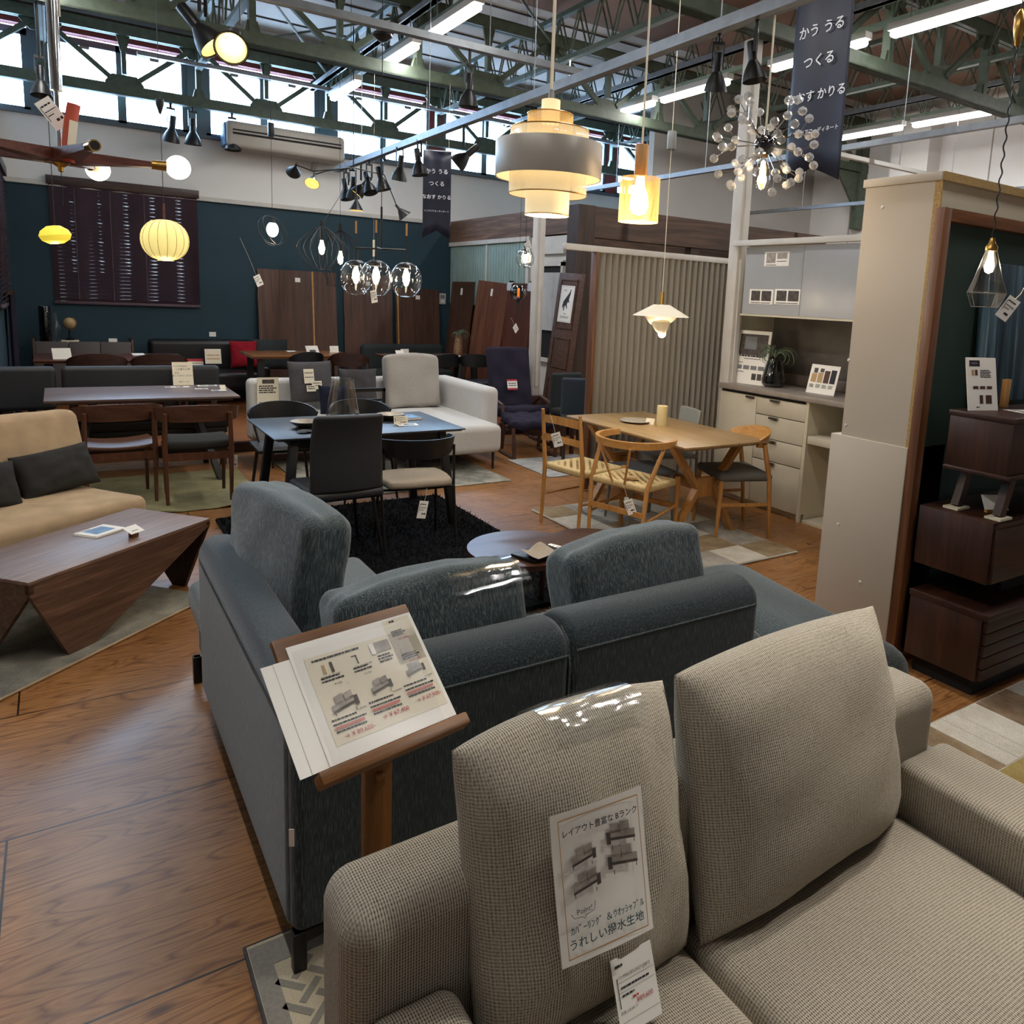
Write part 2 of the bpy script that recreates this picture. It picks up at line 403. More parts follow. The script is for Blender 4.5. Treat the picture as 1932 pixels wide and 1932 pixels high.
MT = dict(
    floor=floor_mat(),
    deck=wood('platform_boards', '#7c4a26', '#a86d3c', '#935a30', 0, 1.2, .4),
    darkwood=wood('dark_walnut', '#2a1711', '#4a2b1e', '#38211a', 0, 1.3, .4),
    darkwood_z=wood('dark_walnut_upright', '#2a1711', '#4a2b1e', '#38211a', 2, 1.3, .4),
    walnut=wood('walnut', '#3f2519', '#6a452f', '#523324', 0, 1.4, .38),
    walnut_z=wood('walnut_upright', '#35201a', '#6b4634', '#4d3026', 2, .9, .45),
    walnut_y=wood('walnut_long', '#3f2519', '#6a452f', '#523324', 1, 1.4, .38),
    chairw=wood('chair_walnut', '#4a2b1d', '#704833', '#5c3826', 2, 2, .4),
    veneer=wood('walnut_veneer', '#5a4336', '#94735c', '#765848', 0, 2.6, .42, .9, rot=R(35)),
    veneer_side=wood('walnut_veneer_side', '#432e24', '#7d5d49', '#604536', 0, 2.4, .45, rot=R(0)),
    oak=wood('oak', '#a5743c', '#cf9c5c', '#bb874a', 2, 1.5, .4, fine=.25),
    oaktop=wood('oak_top', '#8f734e', '#b4966a', '#a3855a', 1, 1.5, .36, fine=.3),
    teak=wood('framed_teak', '#4a2d19', '#80532f', '#673f24', 2, 1.4, .45),
    teak_x=wood('framed_teak_rail', '#54331d', '#8a5a34', '#704627', 0, 1.4, .45),
    beam=wood('old_beam', '#3d2a20', '#7a5c49', '#5a4233', 0, .9, .7),
    beamd=wood('dark_old_beam', '#2a1d16', '#4d382b', '#3b2b21', 2, .9, .7),
    standw=wood('stained_pine', '#5f3a14', '#93612a', '#7a4d1c', 0, 1.6, .45),
    standz=wood('stained_pine_post', '#5f3a14', '#93612a', '#7a4d1c', 2, 1.6, .45),
    teal=mat('teal_wall_paint', '#1f3b47', .75, var=.05, vs=2), white=mat('white_wall_paint', '#e4e2df', .8, var=.03, vs=2),
    greywall=mat('grey_wall_board', '#b3b0ab', .8, var=.04, vs=2), trimw=mat('white_trim', '#c9c5be', .6),
    ceil=mat('ceiling_board', '#c9c0b8', .9, var=.1, vs=1.2), ceilb=mat('brown_ceiling_board', '#7d6252', .9, var=.16, vs=1.5), steel=mat('green_painted_steel', '#4d584a', .55, 0, .5, var=.18, vs=14, bmp=.2, bs=40),
    galv=mat('galvanised_steel', '#8d9094', .4, .6, var=.12, vs=12), red=mat('red_painted_steel', '#7d2f31', .6),
    alu=mat('window_aluminium', '#5d666e', .45, .6), blackm=mat('black_metal', '#0c0c0e', .42, 0, .5, var=.1), black=mat('black_lacquer', '#0d0d10', .38, 0, .5),
    blackw=mat('black_stained_wood', '#101013', .45), brass=mat('brass', '#b08a48', .28, 1, var=.04), chrome=mat('chrome', '#c9c9c9', .12, 1, var=0),
    nickel=mat('brushed_nickel', '#8f8c86', .35, 1, var=.05), band=mat('grey_lamp_band', '#a8a196', .4, .25, var=.03), plastic=mat('white_plastic', '#cbc9c4', .4, var=.02),
    paper=mat('white_paper', '#f3f0e8', .7, var=.02, vs=3), paperc=mat('cream_paper', '#e6ddc6', .7, var=.03), ink=mat('dark_ink', '#23232a', .7, var=0),
    inkg=mat('green_ink', '#234c52', .7, var=0), inkr=mat('red_ink', '#b5333a', .7, var=0), inkp=mat('pink_marker', '#c77b74', .7, var=0), inko=mat('orange_line', '#b8884a', .7, var=0),
    photo=mat('photo_print', '#9c938a', .5, var=.35, vs=30), photod=mat('dark_photo_print', '#4a423d', .5, var=.5, vs=25), photob=mat('blue_photo_print', '#5d7fa3', .5, var=.4, vs=20), tan=mat('tan_swatch', '#b8986a', .6), brownsw=mat('brown_swatch', '#4a2f25', .6), greysw=mat('grey_swatch', '#77787a', .6),
    blue=streak('blue_chenille', '#131b1d', '#28343a', '#5c6b6d', (420, 420, 26)), bluel=streak('blue_chenille_cushion', '#242d30', '#465255', '#8c9896', (420, 420, 26)),
    knit=knit('grey_knit_fabric', '#453c31', '#bfb5a3'),
    lsofa=mat('pale_grey_upholstery', '#c3c1be', .95, 0, .2, var=.08, vs=120, bmp=.2, bs=300), lcush=mat('warm_grey_upholstery', '#a29c95', .95, 0, .2, var=.1, vs=120, bmp=.2, bs=300),
    dcush=mat('charcoal_upholstery', '#4d4c4e', .95, 0, .2, var=.18, vs=150, bmp=.3, bs=300), navy=mat('navy_upholstery', '#191d2c', .9, 0, .2, var=.1, vs=80),
    beige=mat('tan_suede', '#ad9475', .95, 0, .2, var=.13, vs=9, bmp=.15, bs=60), dpil=mat('charcoal_suede', '#302f2d', .95, 0, .2, var=.12, vs=20),
    leather=mat('black_leather', '#15171b', .38, 0, .5, var=.1, bmp=.15, bs=90), leatherg=mat('dark_grey_leather', '#26282c', .5, 0, .4, var=.1, bmp=.12, bs=120),
    gfab=mat('dark_green_grey_fabric', '#33383a', .95, 0, .2, var=.12, vs=60), seatd=mat('dark_tweed', '#2e2d2a', .95, 0, .2, var=.25, vs=240), seatl=mat('oatmeal_boucle', '#9b8f80', .95, 0, .2, var=.15, vs=160, bmp=.3, bs=240),
    seatg=mat('grey_wool', '#5f5e59', .95, 0, .2, var=.15, vs=200), redf=mat('red_fabric', '#8c1626', .9, 0, .2), purple=mat('dark_aubergine_fabric', '#292534', .95, 0, .2, var=.16, vs=90, bmp=.3, bs=200),
    cord=mat('paper_cord', '#c4ab78', .8, var=.15, vs=60, bmp=.4, bs=160), greyp=mat('grey_painted_metal', '#8b8e8c', .5, var=.03), ceramic=mat('grey_tan_ceramic', '#a39a8b', .35, var=.2, vs=18), ceramicd=mat('dark_ceramic', '#4a4238', .4, var=.15, vs=20),
    wax=mat('ivory_wax', '#e0cf9e', .5, 0, .4, var=.04), kit=mat('greige_cabinet_front', '#c4bba8', .5, var=.07, vs=5), kitw=mat('cream_cabinet_board', '#cbc2ab', .55, var=.02), top=mat('grey_stone_worktop', '#928880', .4, var=.12, vs=10),
    stone=mat('grey_stone_panel', '#6e6861', .5, var=.2, vs=6), slid=mat('glossy_grey_glass_door', '#a3a5a8', .16, 0, .6, var=.02), pill=mat('greige_panel', '#b5ab9c', .5, var=.02, vs=2), pcore=mat('raw_chipboard_edge', '#a88a58', .8, var=.3, vs=150),
    green=mat('dark_green_wall_paint', '#263a33', .75, var=.12, vs=3), pleat=mat('pleated_grey_curtain', '#a39d92', .85, 0, .3, var=.07, vs=90), cabp=mat('sideboard_taupe', '#565050', .6, var=.03),
    ban=mat('navy_banner_cloth', '#16182b', .5, 0, .4, var=.15, vs=3), bang=mat('banner_grey', '#6d6f7a', .6), let=mat('banner_lettering', '#d8d8dc', .6, var=0),
    glass=glassm('clear_glass', (.97, .98, .98, 1), .55), smoke=glassm('smoked_glass', (.25, .22, .25, 1), .6), gsm=glassm('dark_grey_glass', (.2, .22, .24, 1), .6), clear=glassm('clear_film', (.94, .95, .95, 1), .28, .12), crystal=glassm('crystal_glass', (.95, .96, .98, 1), .9, .06, .32), film=glassm('thin_film', (.97, .97, .97, 1), .06, .3), amber=glassm('pale_glass', (.9, .88, .85, 1), .6),
    pane=glassm('window_glass', (.9, .95, 1, 1), .3), bulb=shadem('lit_bulb', '#fff0cf', 14), bulbw=shadem('lit_opal_globe', '#fff7e6', 5), fil=shadem('lit_filament', '#ffcf7a', 40), tube=shadem('lit_tube', '#fffcf8', 26), lantern=shadem('lit_paper_lantern', '#ecd887', .8), ellip=shadem('lit_yellow_shade', '#dcc53e', .85),
    lin=shadem('lit_cream_linen', '#f3dfb0', .62), spotin=shadem('lit_reflector', '#f3d884', .8), net=netm('woven_mesh_lit', '#dcb56a', .38, 60, .38), netc=netm('woven_mesh_cream', '#ecd9ae', .35, 80, .45),     phw=mat('white_lamp_enamel', '#e3dcc9', .45, emit=.12, ecol='#f3dca8', var=0), plant=mat('grey_green_leaf', '#5d6a52', .7, var=.25, vs=20), globe=mat('globe_print', '#b0976d', .5, var=.35, vs=14),
    shag=rugm('black_shag', ['#0a0a0b', '#141416', '#222224'], 30, 220, 1, 1), yrug=rugm('olive_rug', ['#6f694c', '#8a8260', '#a09978'], 2.2, 300), lrug=rugm('vintage_grey_rug', ['#4b4d4b', '#83827a', '#b5b0a2'], 3.2, 260), lrug2=rugm('muted_vintage_rug', ['#5b5b58', '#8d897c', '#b9b19b'], 2.2, 300), bshag=rugm('beige_grey_shag', ['#6a6259', '#9c9284', '#beb4a4'], 25, 120, 1, 1),
    strip=rugm('striped_rug', ['#77787a', '#a3a3a1', '#c2c0ba'], 4, 260, 1, .5, (1, 9, 1)),
    blind=mat('dark_blind_slat', '#55434e', .55, var=.1), outlet=mat('ivory_plate', '#d0cbbd', .5), soap=mat('white_cloth', '#bdc0c4', .9),
    gpan=mat('pale_green_board', '#8aa09a', .7, var=.1, vs=5), doorw=wood('old_door', '#3f2a20', '#6d4c3a', '#543a2c', 2, 1.4, .6), canvas=None, acbody=mat('aircon_body', '#a39c92', .5, var=.02), dark=mat('dark_recess', '#0d0c0c', .8), lamwood=wood('lamp_walnut', '#4a2218', '#7a4030', '#5f3024', 0, 3, .4), orange=mat('orange_tag', '#c2573f', .6),
    brick=rugm('patch_rug_beige', ['#a79f93', '#c2bcb0', '#d5cfc2'], 6, 220), blueref=wood('black_oak_top', '#17181c', '#24262c', '#1d1f24', 0, 2, .26, .7),
)

# ------------------------------------------------------------------ the building
def struct(g, name, m, parent=None, ang=38): return g.ob(name, m, parent, ang, kind='structure')
YW = 11.5
struct(G().box(-5, 12, -4, 12, -.2, 0), 'floor', MT['floor'])
struct(G().box(-.46, 5.2, 8.13, YW, 0, .107), 'platform', MT['deck'])
struct(G().box(-.46, 5.2, 8.10, 8.13, 0, .1), 'trim_1', MT['darkwood'])
struct(G().box(-5, 12, -4, 12, 4.86, 5.0), 'ceiling', MT['ceil'])
struct(G().box(3.3, 10.6, -4, 8.0, 4.83, 4.86), 'ceiling_boards', MT['ceilb'])
for k in range(1, 14): struct(G().box(-5, 10.6, -4 + k * 1.12, -3.98 + k * 1.12, 4.845, 4.86), 'trim_%d' % (k + 20), MT['beamd'])
# back wall: teal below, white above, a strip of windows under the roof
struct(G().box(-.46, 5.2, YW, YW + .2, 0, 2.70), 'wall_back', MT['teal'])
struct(G().box(-5, 12, YW + .01, YW + .2, 2.70, 3.5).box(5.2, 12, YW + .01, YW + .2, 0, 2.70), 'wall_back_upper', MT['white'])
struct(G().box(-5, 12, YW, YW + .2, 4.52, 4.86), 'wall_back_top', MT['beamd'])
struct(G().box(-.46, 5.2, YW - .035, YW + .02, 2.70, 2.755), 'trim_2', MT['trimw'])
struct(G().box(-5, 9.2, YW - .05, YW + .1, 3.49, 3.53), 'trim_3', MT['alu'])
struct(G().box(-5, 9.2, YW - .16, YW - .02, 4.44, 4.53), 'trim_4', MT['red'])
struct(G().box(9.2, 12, YW, YW + .2, 3.5, 4.52), 'wall_back_end', MT['greywall'])
x = .07 - 1.65 * 3; k = 1
while x < 8.8:
    x1 = x + 1.44
    f = G()
    y0, y1 = YW + .02, YW + .11
    for a, c in ((x, x + .06), (x1 - .06, x1), (x + .67, x + .76)): f.box(a, c, y0, y1, 3.53, 4.44)
    f.box(x, x1, y0, y1, 3.53, 3.57); f.box(x, x1, y0, y1, 4.36, 4.44)
    wo = struct(f, 'window_%d' % k, MT['alu'])
    p = G().box(x + .03, x1 - .03, YW + .06, YW + .066, 3.55, 4.38).ob('pane', MT['pane'], wo)
    lt = G(); 
    for lx in (x + .35, x + 1.08): lt.box(lx - .05, lx + .05, y0 - .03, y0, 4.32, 4.36, .008)
    lt.ob('window_latch', MT['nickel'], wo)
    struct(G().box(x1, x + 1.65, YW, YW + .14, 3.5, 4.52), 'trim_%d' % (40 + k), MT['red'] if k in (6, 8) else MT['alu'])
    x += 1.65; k += 1
# left wall, beyond the platform edge, and the far side of the hall
struct(G().box(-.66, -.46, 8.6, YW, 0, 2.7).box(-5, -.46, 8.6, 8.7, 0, 2.7), 'wall_left', MT['teal'])
struct(G().box(-.66, -.46, 8.6, YW, 2.70, 4.86), 'wall_left_upper', MT['white'])
struct(G().box(-.46, -.425, 8.6, YW, 2.70, 2.755), 'trim_5', MT['trimw'])
struct(G().box(-5.1, -5, -4, 12, 0, 4.86), 'wall_left_far', MT['white'])
struct(G().box(-5, 12, -4.1, -4, 0, 4.86), 'wall_front', MT['white'])
struct(G().box(10.6, 10.8, -4, 12, 0, 4.86), 'wall_right', MT['white'])
struct(G().box(7.15, 10.6, 9.0, 9.12, 0, 4.86), 'wall_inner', MT['greywall'])
for i, yy in enumerate((8.2, 7.3, 6.0, 5.1, 4.2)): struct(G().box(10.585, 10.602, yy, yy + .012, 2.0, 4.8), 'trim_%d' % (60 + i), MT['greywall'])
struct(G().box(10.3, 10.6, 6.75, 7.35, 0, 4.55), 'column_box', MT['white'])
# side partition of the platform area: board wall under an old beam
struct(G().box(5.2, 5.3, 7.95, YW, 0, 2.42), 'wall_side', MT['beamd'])
struct(G().box(5.16, 5.34, 7.98, YW, 2.44, 2.76), 'trim_6', wood('old_beam_long', '#4b382c', '#8a6a54', '#6a4f3f', 1, .9, .7))
gp = G()
for i in range(30): gp.box(5.175, 5.2, 9.05 + i * .0815, 9.05 + i * .0815 + .074, 1.5, 2.38, .004)
struct(gp, 'trim_7', MT['gpan']); struct(G().box(5.15, 5.2, 8.98, YW, 2.38, 2.44).box(5.15, 5.2, 8.98, 9.05, 0, 2.38).box(5.16, 5.2, 10.2, 10.24, 1.5, 2.38), 'trim_8', MT['trimw'])
struct(G().box(5.17, 5.2, 8.02, 8.95, 0, 2.42), 'trim_9', MT['trimw'])
# a small window with a lace curtain in that white strip
wf = struct(G().box(5.13, 5.17, 8.1, 8.15, .9, 2.1).box(5.13, 5.17, 8.75, 8.8, .9, 2.1).box(5.13, 5.17, 8.1, 8.8, 2.05, 2.12).box(5.12, 5.17, 8.06, 8.84, .85, .9).box(5.13, 5.17, 8.1, 8.8, 2.2, 2.26), 'window_30', MT['trimw'])
struct(G().box(5.155, 5.165, 8.15, 8.75, .9, 2.05), 'window_31', MT['dark'])
lc = G().surf(40, 8, lambda u, v: Vector((5.13 + .012 * math.sin(u * 60), 8.14 + u * .62, 1.25 + v * .72)))
tag(lc.ob('lace_curtain', MT['soap']), 'white gathered lace half curtain in the window behind the leaning old door', 'curtain')
# corner post and the timber hut front behind the pleated curtain
struct(G().box(5.12, 5.36, 7.78, 8.02, 0, 2.76), 'trim_10', MT['beamd'])
bx = wood('old_beam_cross', '#33241b', '#5e4635', '#48352a', 0, .9, .7)
struct(G().box(5.36, 9.6, 7.82, 7.98, 2.40, 2.76), 'trim_11', bx)
struct(G().box(6.95, 7.1, 7.84, 7.96, 1.0, 2.40).box(8.6, 8.75, 7.84, 7.96, 1.0, 2.4).box(5.36, 9.6, 7.84, 7.96, 1.0, 1.1), 'trim_12', MT['beamd'])
struct(G().box(5.36, 9.6, 8.7, 8.78, 0, 2.7), 'wall_hut', bx)
struct(G().box(5.36, 9.6, 8.2, 8.7, 1.98, 2.02), 'trim_13', bx)
# slender posts that carry the roof
for i, (px, py) in enumerate(((4.72, 8.0), (4.85, 4.87))):
    g = G().box(px - .055, px + .055, py - .055, py + .055, .49 if i == 0 else 0, 3.82, .006).box(px - .02, px + .02, py - .07, py - .055, .6, 3.7)
    struct(g, 'column_%s' % ('far', 'near')[i], MT['trimw'])
struct(G().box(4.62, 4.82, 7.9, 8.1, 0, .49, .005), 'trim_14', MT['darkwood'])

# ------------------------------------------------------------------ roof trusses and lattice joists
def truss(y):
    t = thing('roof_truss', 'riveted green steel roof truss spanning the hall', 'truss', (0, y, 0), kind='structure')
    m = MT['steel']
    G().box(-5, 10.6, -.055, -.008, 3.80, 3.92).box(-5, 10.6, .008, .055, 3.80, 3.92).box(-5, 10.6, -.055, .055, 3.80, 3.815).ob('lower_chord', m, t)
    G().box(-5, 10.6, -.055, -.008, 4.48, 4.60).box(-5, 10.6, .008, .055, 4.48, 4.60).box(-5, 10.6, -.055, .055, 4.585, 4.60).ob('upper_chord', m, t)
    for i in range(-3, 7):
        xl = .8 + 1.6 * i
        if xl > 10.5: continue
        G().prism([(xl - .2, 3.8), (xl + .2, 3.8), (xl + .2, 3.95), (xl + .13, 4.04), (xl - .13, 4.04), (xl - .2, 3.95)], -.008, .008, RX(90)).ob('gusset_plate', m, t)
        G().bar((xl, 0, 4.05), (xl, 0, 4.5), .05, .07).prism([(xl - .03, 4.3), (xl + .03, 4.3), (xl + .075, 4.5), (xl - .075, 4.5)], -.012, .012, RX(90)).ob('post', m, t)
        for s in (-1, 1): G().bar((xl + s * .13, 0, 3.98), (xl + s * .72, 0, 4.46), .055, .05, up=(0, 1, 0)).ob('diagonal', m, t)
        xu = xl + .8
        if xu < 10.5:
            G().bar((xu, 0, 3.9), (xu, 0, 4.5), .06, .085).prism([(xu - .1, 3.8), (xu + .1, 3.8), (xu + .045, 4.02), (xu - .045, 4.02)], -.03, .03, RX(90)).ob('post', m, t)
            G().prism([(xu - .2, 4.6), (xu + .2, 4.6), (xu + .2, 4.46), (xu + .1, 4.36), (xu - .1, 4.36), (xu - .2, 4.46)], -.008, .008, RX(90)).ob('gusset_plate', m, t)
    return t
tr = truss(11.2)
for y in (8.0, 4.72, 1.44, -1.84): dup(tr, tr['label'], (0, y, 0))
# brackets where the trusses meet the right wall
for i, y in enumerate((8.0, 4.72)):
    struct(G().box(10.42, 10.58, y - .06, y + .06, 2.95, 4.5).prism([(10.58, 3.8), (9.9, 3.8), (10.45, 3.2), (10.58, 3.2)], -.02, .02, T(0, y, 0) @ RX(90)), 'trim_%d' % (70 + i), MT['steel'])
def joist(x, y0, y1):
    g = G().box(x - .035, x + .035, y0, y1, 4.24, 4.29).box(x - .035, x + .035, y0, y1, 4.72, 4.77)
    n = int((y1 - y0) / .2); st = (y1 - y0) / n
    for i in range(n):
        a, b_ = (4.27, 4.74) if i % 2 == 0 else (4.74, 4.27)
        g.bar((x - .012, y0 + i * st, a), (x - .012, y0 + (i + 1) * st, b_), .014, .014)
        g.bar((x + .012, y0 + (i + .5) * st, a), (x + .012, y0 + (i + 1.5) * st if i < n - 1 else y1, b_), .014, .014)
    return struct(g, 'ceiling_joist', MT['steel'])
for (y0, y1) in ((8.0, 11.2), (4.72, 8.0), (1.44, 4.72)):
    for i in range(-1, 7): joist(1.6 * i, y0, y1)
# tie rods and cable trays
for i, (a, c) in enumerate((((1.6, 8.0, 4.45), (3.2, 11.2, 4.5)), ((3.2, 8, 4.45), (1.6, 11.2, 4.5)), ((1.6, 4.72, 4.45), (4.8, 8, 4.5)), ((6.4, 4.72, 4.45), (8, 8, 4.5)))):
    struct(G().tube([a, c], .014, 6), 'trim_%d' % (80 + i), MT['steel'])
def rail(name, label, p0, p1, wd=.045, h=.05, group='suspended lighting rails', m=None, hang=None):
    p0, p1 = Vector(p0), Vector(p1)
    g = G().bar(p0, p1, wd, h)
    d = (p1 - p0).normalized(); sx = d.cross(Vector((0, 0, 1)))
    for s in (-1, 1): g.bar(p0 + sx * s * wd * .55 - Vector((0, 0, h * .35)), p1 + sx * s * wd * .55 - Vector((0, 0, h * .35)), .008, h * .35)
    o = tag(g.ob(name, m or MT['galv']), label, 'lighting rail', group)
    L = (p1 - p0).length
    n = max(2, int(L / 1.6))
    for i in range(n):
        q = p0 + (p1 - p0) * ((i + .5) / n)
        G().tube([q, (q.x, q.y, hang or 4.26)], .004, 5).ob('hanger_rod', MT['galv'], o)
    return o
rail('lighting_rail', 'long blue-grey steel rail running over the black dining table with spotlights on it', (2.845, 9.63, 3.05), (2.845, .3, 3.05), .05, .06)
rail('lighting_rail', 'shorter grey rail crossing above the round black ceiling cup', (.2, 5.53, 3.45), (3.62, 5.5, 3.45), .05, .05)
rail('lighting_rail', 'pale rail passing behind the crystal chandelier towards the white panel', (5.9, 8.96, 3.1), (5.9, .8, 3.1), .045, .05)
rail('lighting_rail', 'lowest pale rail above the grey wall cabinet doors', (8.95, 8.9, 3.1), (8.95, 4.4, 3.1), .04, .045)
rail('lighting_rail', 'thin white rail with small white spotlights above the panel', (5.2, 4.4, 2.95), (9.6, 4.4, 2.95), .03, .035, m=MT['plastic'], hang=4.83)
rail('cable_tray', 'pair of grey cable channels along the window strip', (.9, 10.7, 4.2), (8.6, 10.7, 4.2), .05, .04)

# ------------------------------------------------------------------ strip lights (their own light comes with them)
def tube_light(x, y, L=1.15):
    vis = True
    t = thing('strip_light', '', 'ceiling light', (x, y, 4.0), group='white strip lights under the roof')
    G().box(-.05, .05, -L / 2 - .02, L / 2 + .02, .025, .085, .006).ob('housing', MT['plastic'], t)
    g = G().soft(-.042, .042, -L / 2, L / 2, -.03, .03, .028, 3); g.ob('diffuser', MT['tube'], t)
    for s in (-1, 1): G().tube([(0, s * L * .35, .08), (0, s * L * .35, .28)], .005, 5).ob('hanger', MT['galv'], t)
    lamp('strip_light_glow', 'AREA', (x, y, 3.955), LED, (1, .98, .955), .08, L)
    return t
for i, x in enumerate((0.0, 3.0, 6.0, 9.0)): struct(G().box(x - .03, x + .03, -3.9, 11.3, 4.28, 4.34).box(x - .045, x + .045, -3.9, 11.3, 4.28, 4.286), 'trim_%d' % (110 + i), MT['galv'])
NAMES = {(3.0, 6.7): 'lit strip light highest up near the ceiling above the big drum pendant', (3.0, 8.05): 'short lit strip light behind the round black ceiling cup', (3.0, 9.8): 'lit strip light just in front of the clerestory windows',
         (6.0, 3.85): 'longest lit strip light in the upper right under the green truss', (6.0, 5.2): 'lit strip light half hidden by the navy banner', (6.0, 6.9): 'lit strip light between the mesh pendant and the banner', (6.0, 8.15): 'small lit strip light above the mesh cylinder pendant',
         (9.0, 6.8): 'lit strip light between the banner tip and the white panel', (9.0, 5.65): 'lit strip light above the small white spotlights'}
for x, y in TUBES:
    t = tube_light(x, y, 1.0 if x != 6.0 else 1.1)
    t['label'] = NAMES.get((x, y), 'lit white strip light hanging out of sight above the shop floor')
for i, (x, y) in enumerate(((3.2, 8.6), (4.8, 7.6))):
    o = G().lathe([(.0, -.05), (.05, -.035), (.06, 0), (.045, .03), (.03, .06)], 14, T(x, y, 4.0)).tube([(x, y, 4.05), (x, y, 4.26)], .006, 5)
    tag(o.ob('emergency_lamp', MT['bulbw']), ('small round lit lamp under the truss behind the black ceiling cup', 'small round lit lamp above the mesh pendant')[i], 'lamp')

# ------------------------------------------------------------------ printing on cards, signs and banners
_tc = {}
def text(parent, s, u, v, size, m, align='CENTER', sx=1.0, rot=0, z=.0012, name='lettering', bold=0, tilt=None):
    key = (s, align, bold)
    if key not in _tc:
        cu = bpy.data.curves.new('t', 'FONT'); cu.body = s; cu.size = 1; cu.align_x = align; cu.align_y = 'CENTER'; cu.resolution_u = 2; cu.offset = bold
        to = bpy.data.objects.new('t', cu); C.objects.link(to)
        dg = bpy.context.evaluated_depsgraph_get()
        me = bpy.data.meshes.new_from_object(to.evaluated_get(dg)); bpy.data.objects.remove(to); bpy.data.curves.remove(cu)
        _tc[key] = me
    me = _tc[key].copy(); me.materials.clear(); me.materials.append(m); me.name = name
    o = bpy.data.objects.new(name, me); C.objects.link(o); o.parent = parent
    o.matrix_local = T(u, v, z) @ RZ(rot) @ Matrix.Diagonal((size * sx, size, 1, 1))
    return o
PN = {'ink': 'printing', 'inkr': 'red_printing', 'inkg': 'green_printing', 'inkp': 'pink_marker_line', 'inko': 'border_line', 'photo': 'photo_print', 'photod': 'dark_photo_print', 'photob': 'blue_photo_print',
      'tan': 'swatch', 'brownsw': 'dark_swatch', 'greysw': 'grey_swatch', 'paper': 'white_patch', 'paperc': 'cream_label', 'let': 'lettering', 'bang': 'grey_facet'}
def prints(parent, items, z=.0008):
    by = {}
    for it in items: by.setdefault(it[0], []).append(it[1:])
    for i, (k, rs) in enumerate(by.items()):
        g = G()
        for r in rs:
            if isinstance(r[0], (tuple, list)):
                g.b.faces.new([g.b.verts.new((p[0], p[1], 0)) for p in r])
            else:
                u0, v0, u1, v1 = r
                g.b.faces.new([g.b.verts.new(p) for p in ((u0, v0, 0), (u1, v0, 0), (u1, v1, 0), (u0, v1, 0))])
        g.ob(PN.get(k, 'printing'), MT[k], parent, M=T(0, 0, z + i * .0003))
def lines(k, u0, u1, v, h, seed=0, gap=.3):
    """one row of small print: dashes like words seen from afar"""
    r = random.Random(seed); out = []; u = u0
    while u < u1 - h * .5:
        wd = h * r.uniform(.8, 2.6); e = min(u + wd, u1); out.append((k, u, v, e, v + h)); u = e + h * gap * r.uniform(.5, 1.6)
    return out
def para(k, u0, u1, v, h, n, lead=1.7, seed=0):
    out = []
    for i in range(n): out += lines(k, u0, u1 - (u1 - u0) * random.Random(seed + i * 3).uniform(0, .25), v - i * h * lead, h, seed + i)
    return out
def sofapic(u, v, s, flip=1, rot=0):
    """a small printed picture of a sofa"""
    q = []
    def rc(k, a, b_, c, d): 
        pts = [(a, b_), (c, b_ + (c - a) * .18), (c, d + (c - a) * .18), (a, d)]
        q.append((k, *[(u + flip * x * s, v + y * s) for x, y in pts]))
    rc('photo', -.5, .0, .5, .22); rc('photo', -.3, .22, .08, .55); rc('photo', .1, .24, .46, .57); rc('photod', .46, -.05, .62, .35)
    rc('photod', -.5, -.1, .5, 0); rc('photod', -.46, -.22, -.43, -.1); rc('photod', .4, -.24, .43, -.1); rc('photod', .08, .22, .1, .52)
    return q
def card(name, label, cat, wd, ht, M, items=(), m='paper', th=.0008, group=None, bend=0, bev=0):
    if bend:
        g = G().surf(10, 14, lambda a, c: Vector(((a - .5) * wd, c * ht, bend * (math.sin(a * math.pi) * .6 + (c - .5) ** 2 * 2))))
    else: g = G().box(-wd / 2, wd / 2, 0, ht, -th, 0)
    o = tag(g.ob(name, MT[m]), label, cat, group); o.matrix_world = M
    if items: prints(o, items)
    return o
def price(wd, ht, seed=0, red=False):
    """print of a small price card"""
    it = [('ink', -wd * .42, ht * .3, -wd * .38, ht * .82)] + lines('ink', -wd * .34, wd * .3, ht * .78, ht * .055, seed) + lines('ink', -wd * .34, wd * .4, ht * .6, ht * .035, seed + 1) + lines('ink', -wd * .34, wd * .1, ht * .46, ht * .035, seed + 2)
    it += lines('inkr' if red else 'ink', -wd * .05, wd * .38, ht * .22, ht * .09, seed + 3) + [('ink', -wd * .34, ht * .54, wd * .42, ht * .545)]
    return it
def tagcard(label, M, seed=0, group='hanging price tags', wd=.07, ht=.1, cordlen=.1):
    o = card('price_tag', label, 'price tag', wd, ht, M, price(wd, ht, seed), group=group)
    G().tube([(0, ht - .006, 0), (.004, ht + cordlen * .5, .002), (0, ht + cordlen, 0)], .0012, 5).ob('string', MT['paperc'], o)
    return o

# ------------------------------------------------------------------ blue sofa
def seam(pts, m, parent, r=.0035):
    return G().tube(pts, r, 5).ob('seam', m, parent)
def metal_leg(p, h, parent, name='leg', sx=1, sy=1):
    g = G().box(-.016, .016, -.016, .016, 0, h, .004).prism([(0, 0), (.10, 0), (.10, -.02), (.03, -.03), (.014, -.10), (0, -.10)], -.014, .014, T(-.014 * sx, 0, h) @ (Matrix.Diagonal((sx, 1, 1, 1)) @ RX(90)))
    return g.ob(name, MT['blackm'], parent, M=T(*p))
bs = thing('sofa', 'blue-grey chenille corner sofa seen from behind with a long low back', 'sofa', (1.2, 1.7, 0))
B_, BL = MT['blue'], MT['bluel']
L0 = lambda x, y: (x - 1.2, y - 1.7)
def bb(name, x0, x1, y0, y1, z0, z1, r, m=B_, fn=None, n=8):
    return G().soft(x0 - 1.2, x1 - 1.2, y0 - 1.7, y1 - 1.7, z0, z1, r, n, fn).ob(name, m, bs, 60)
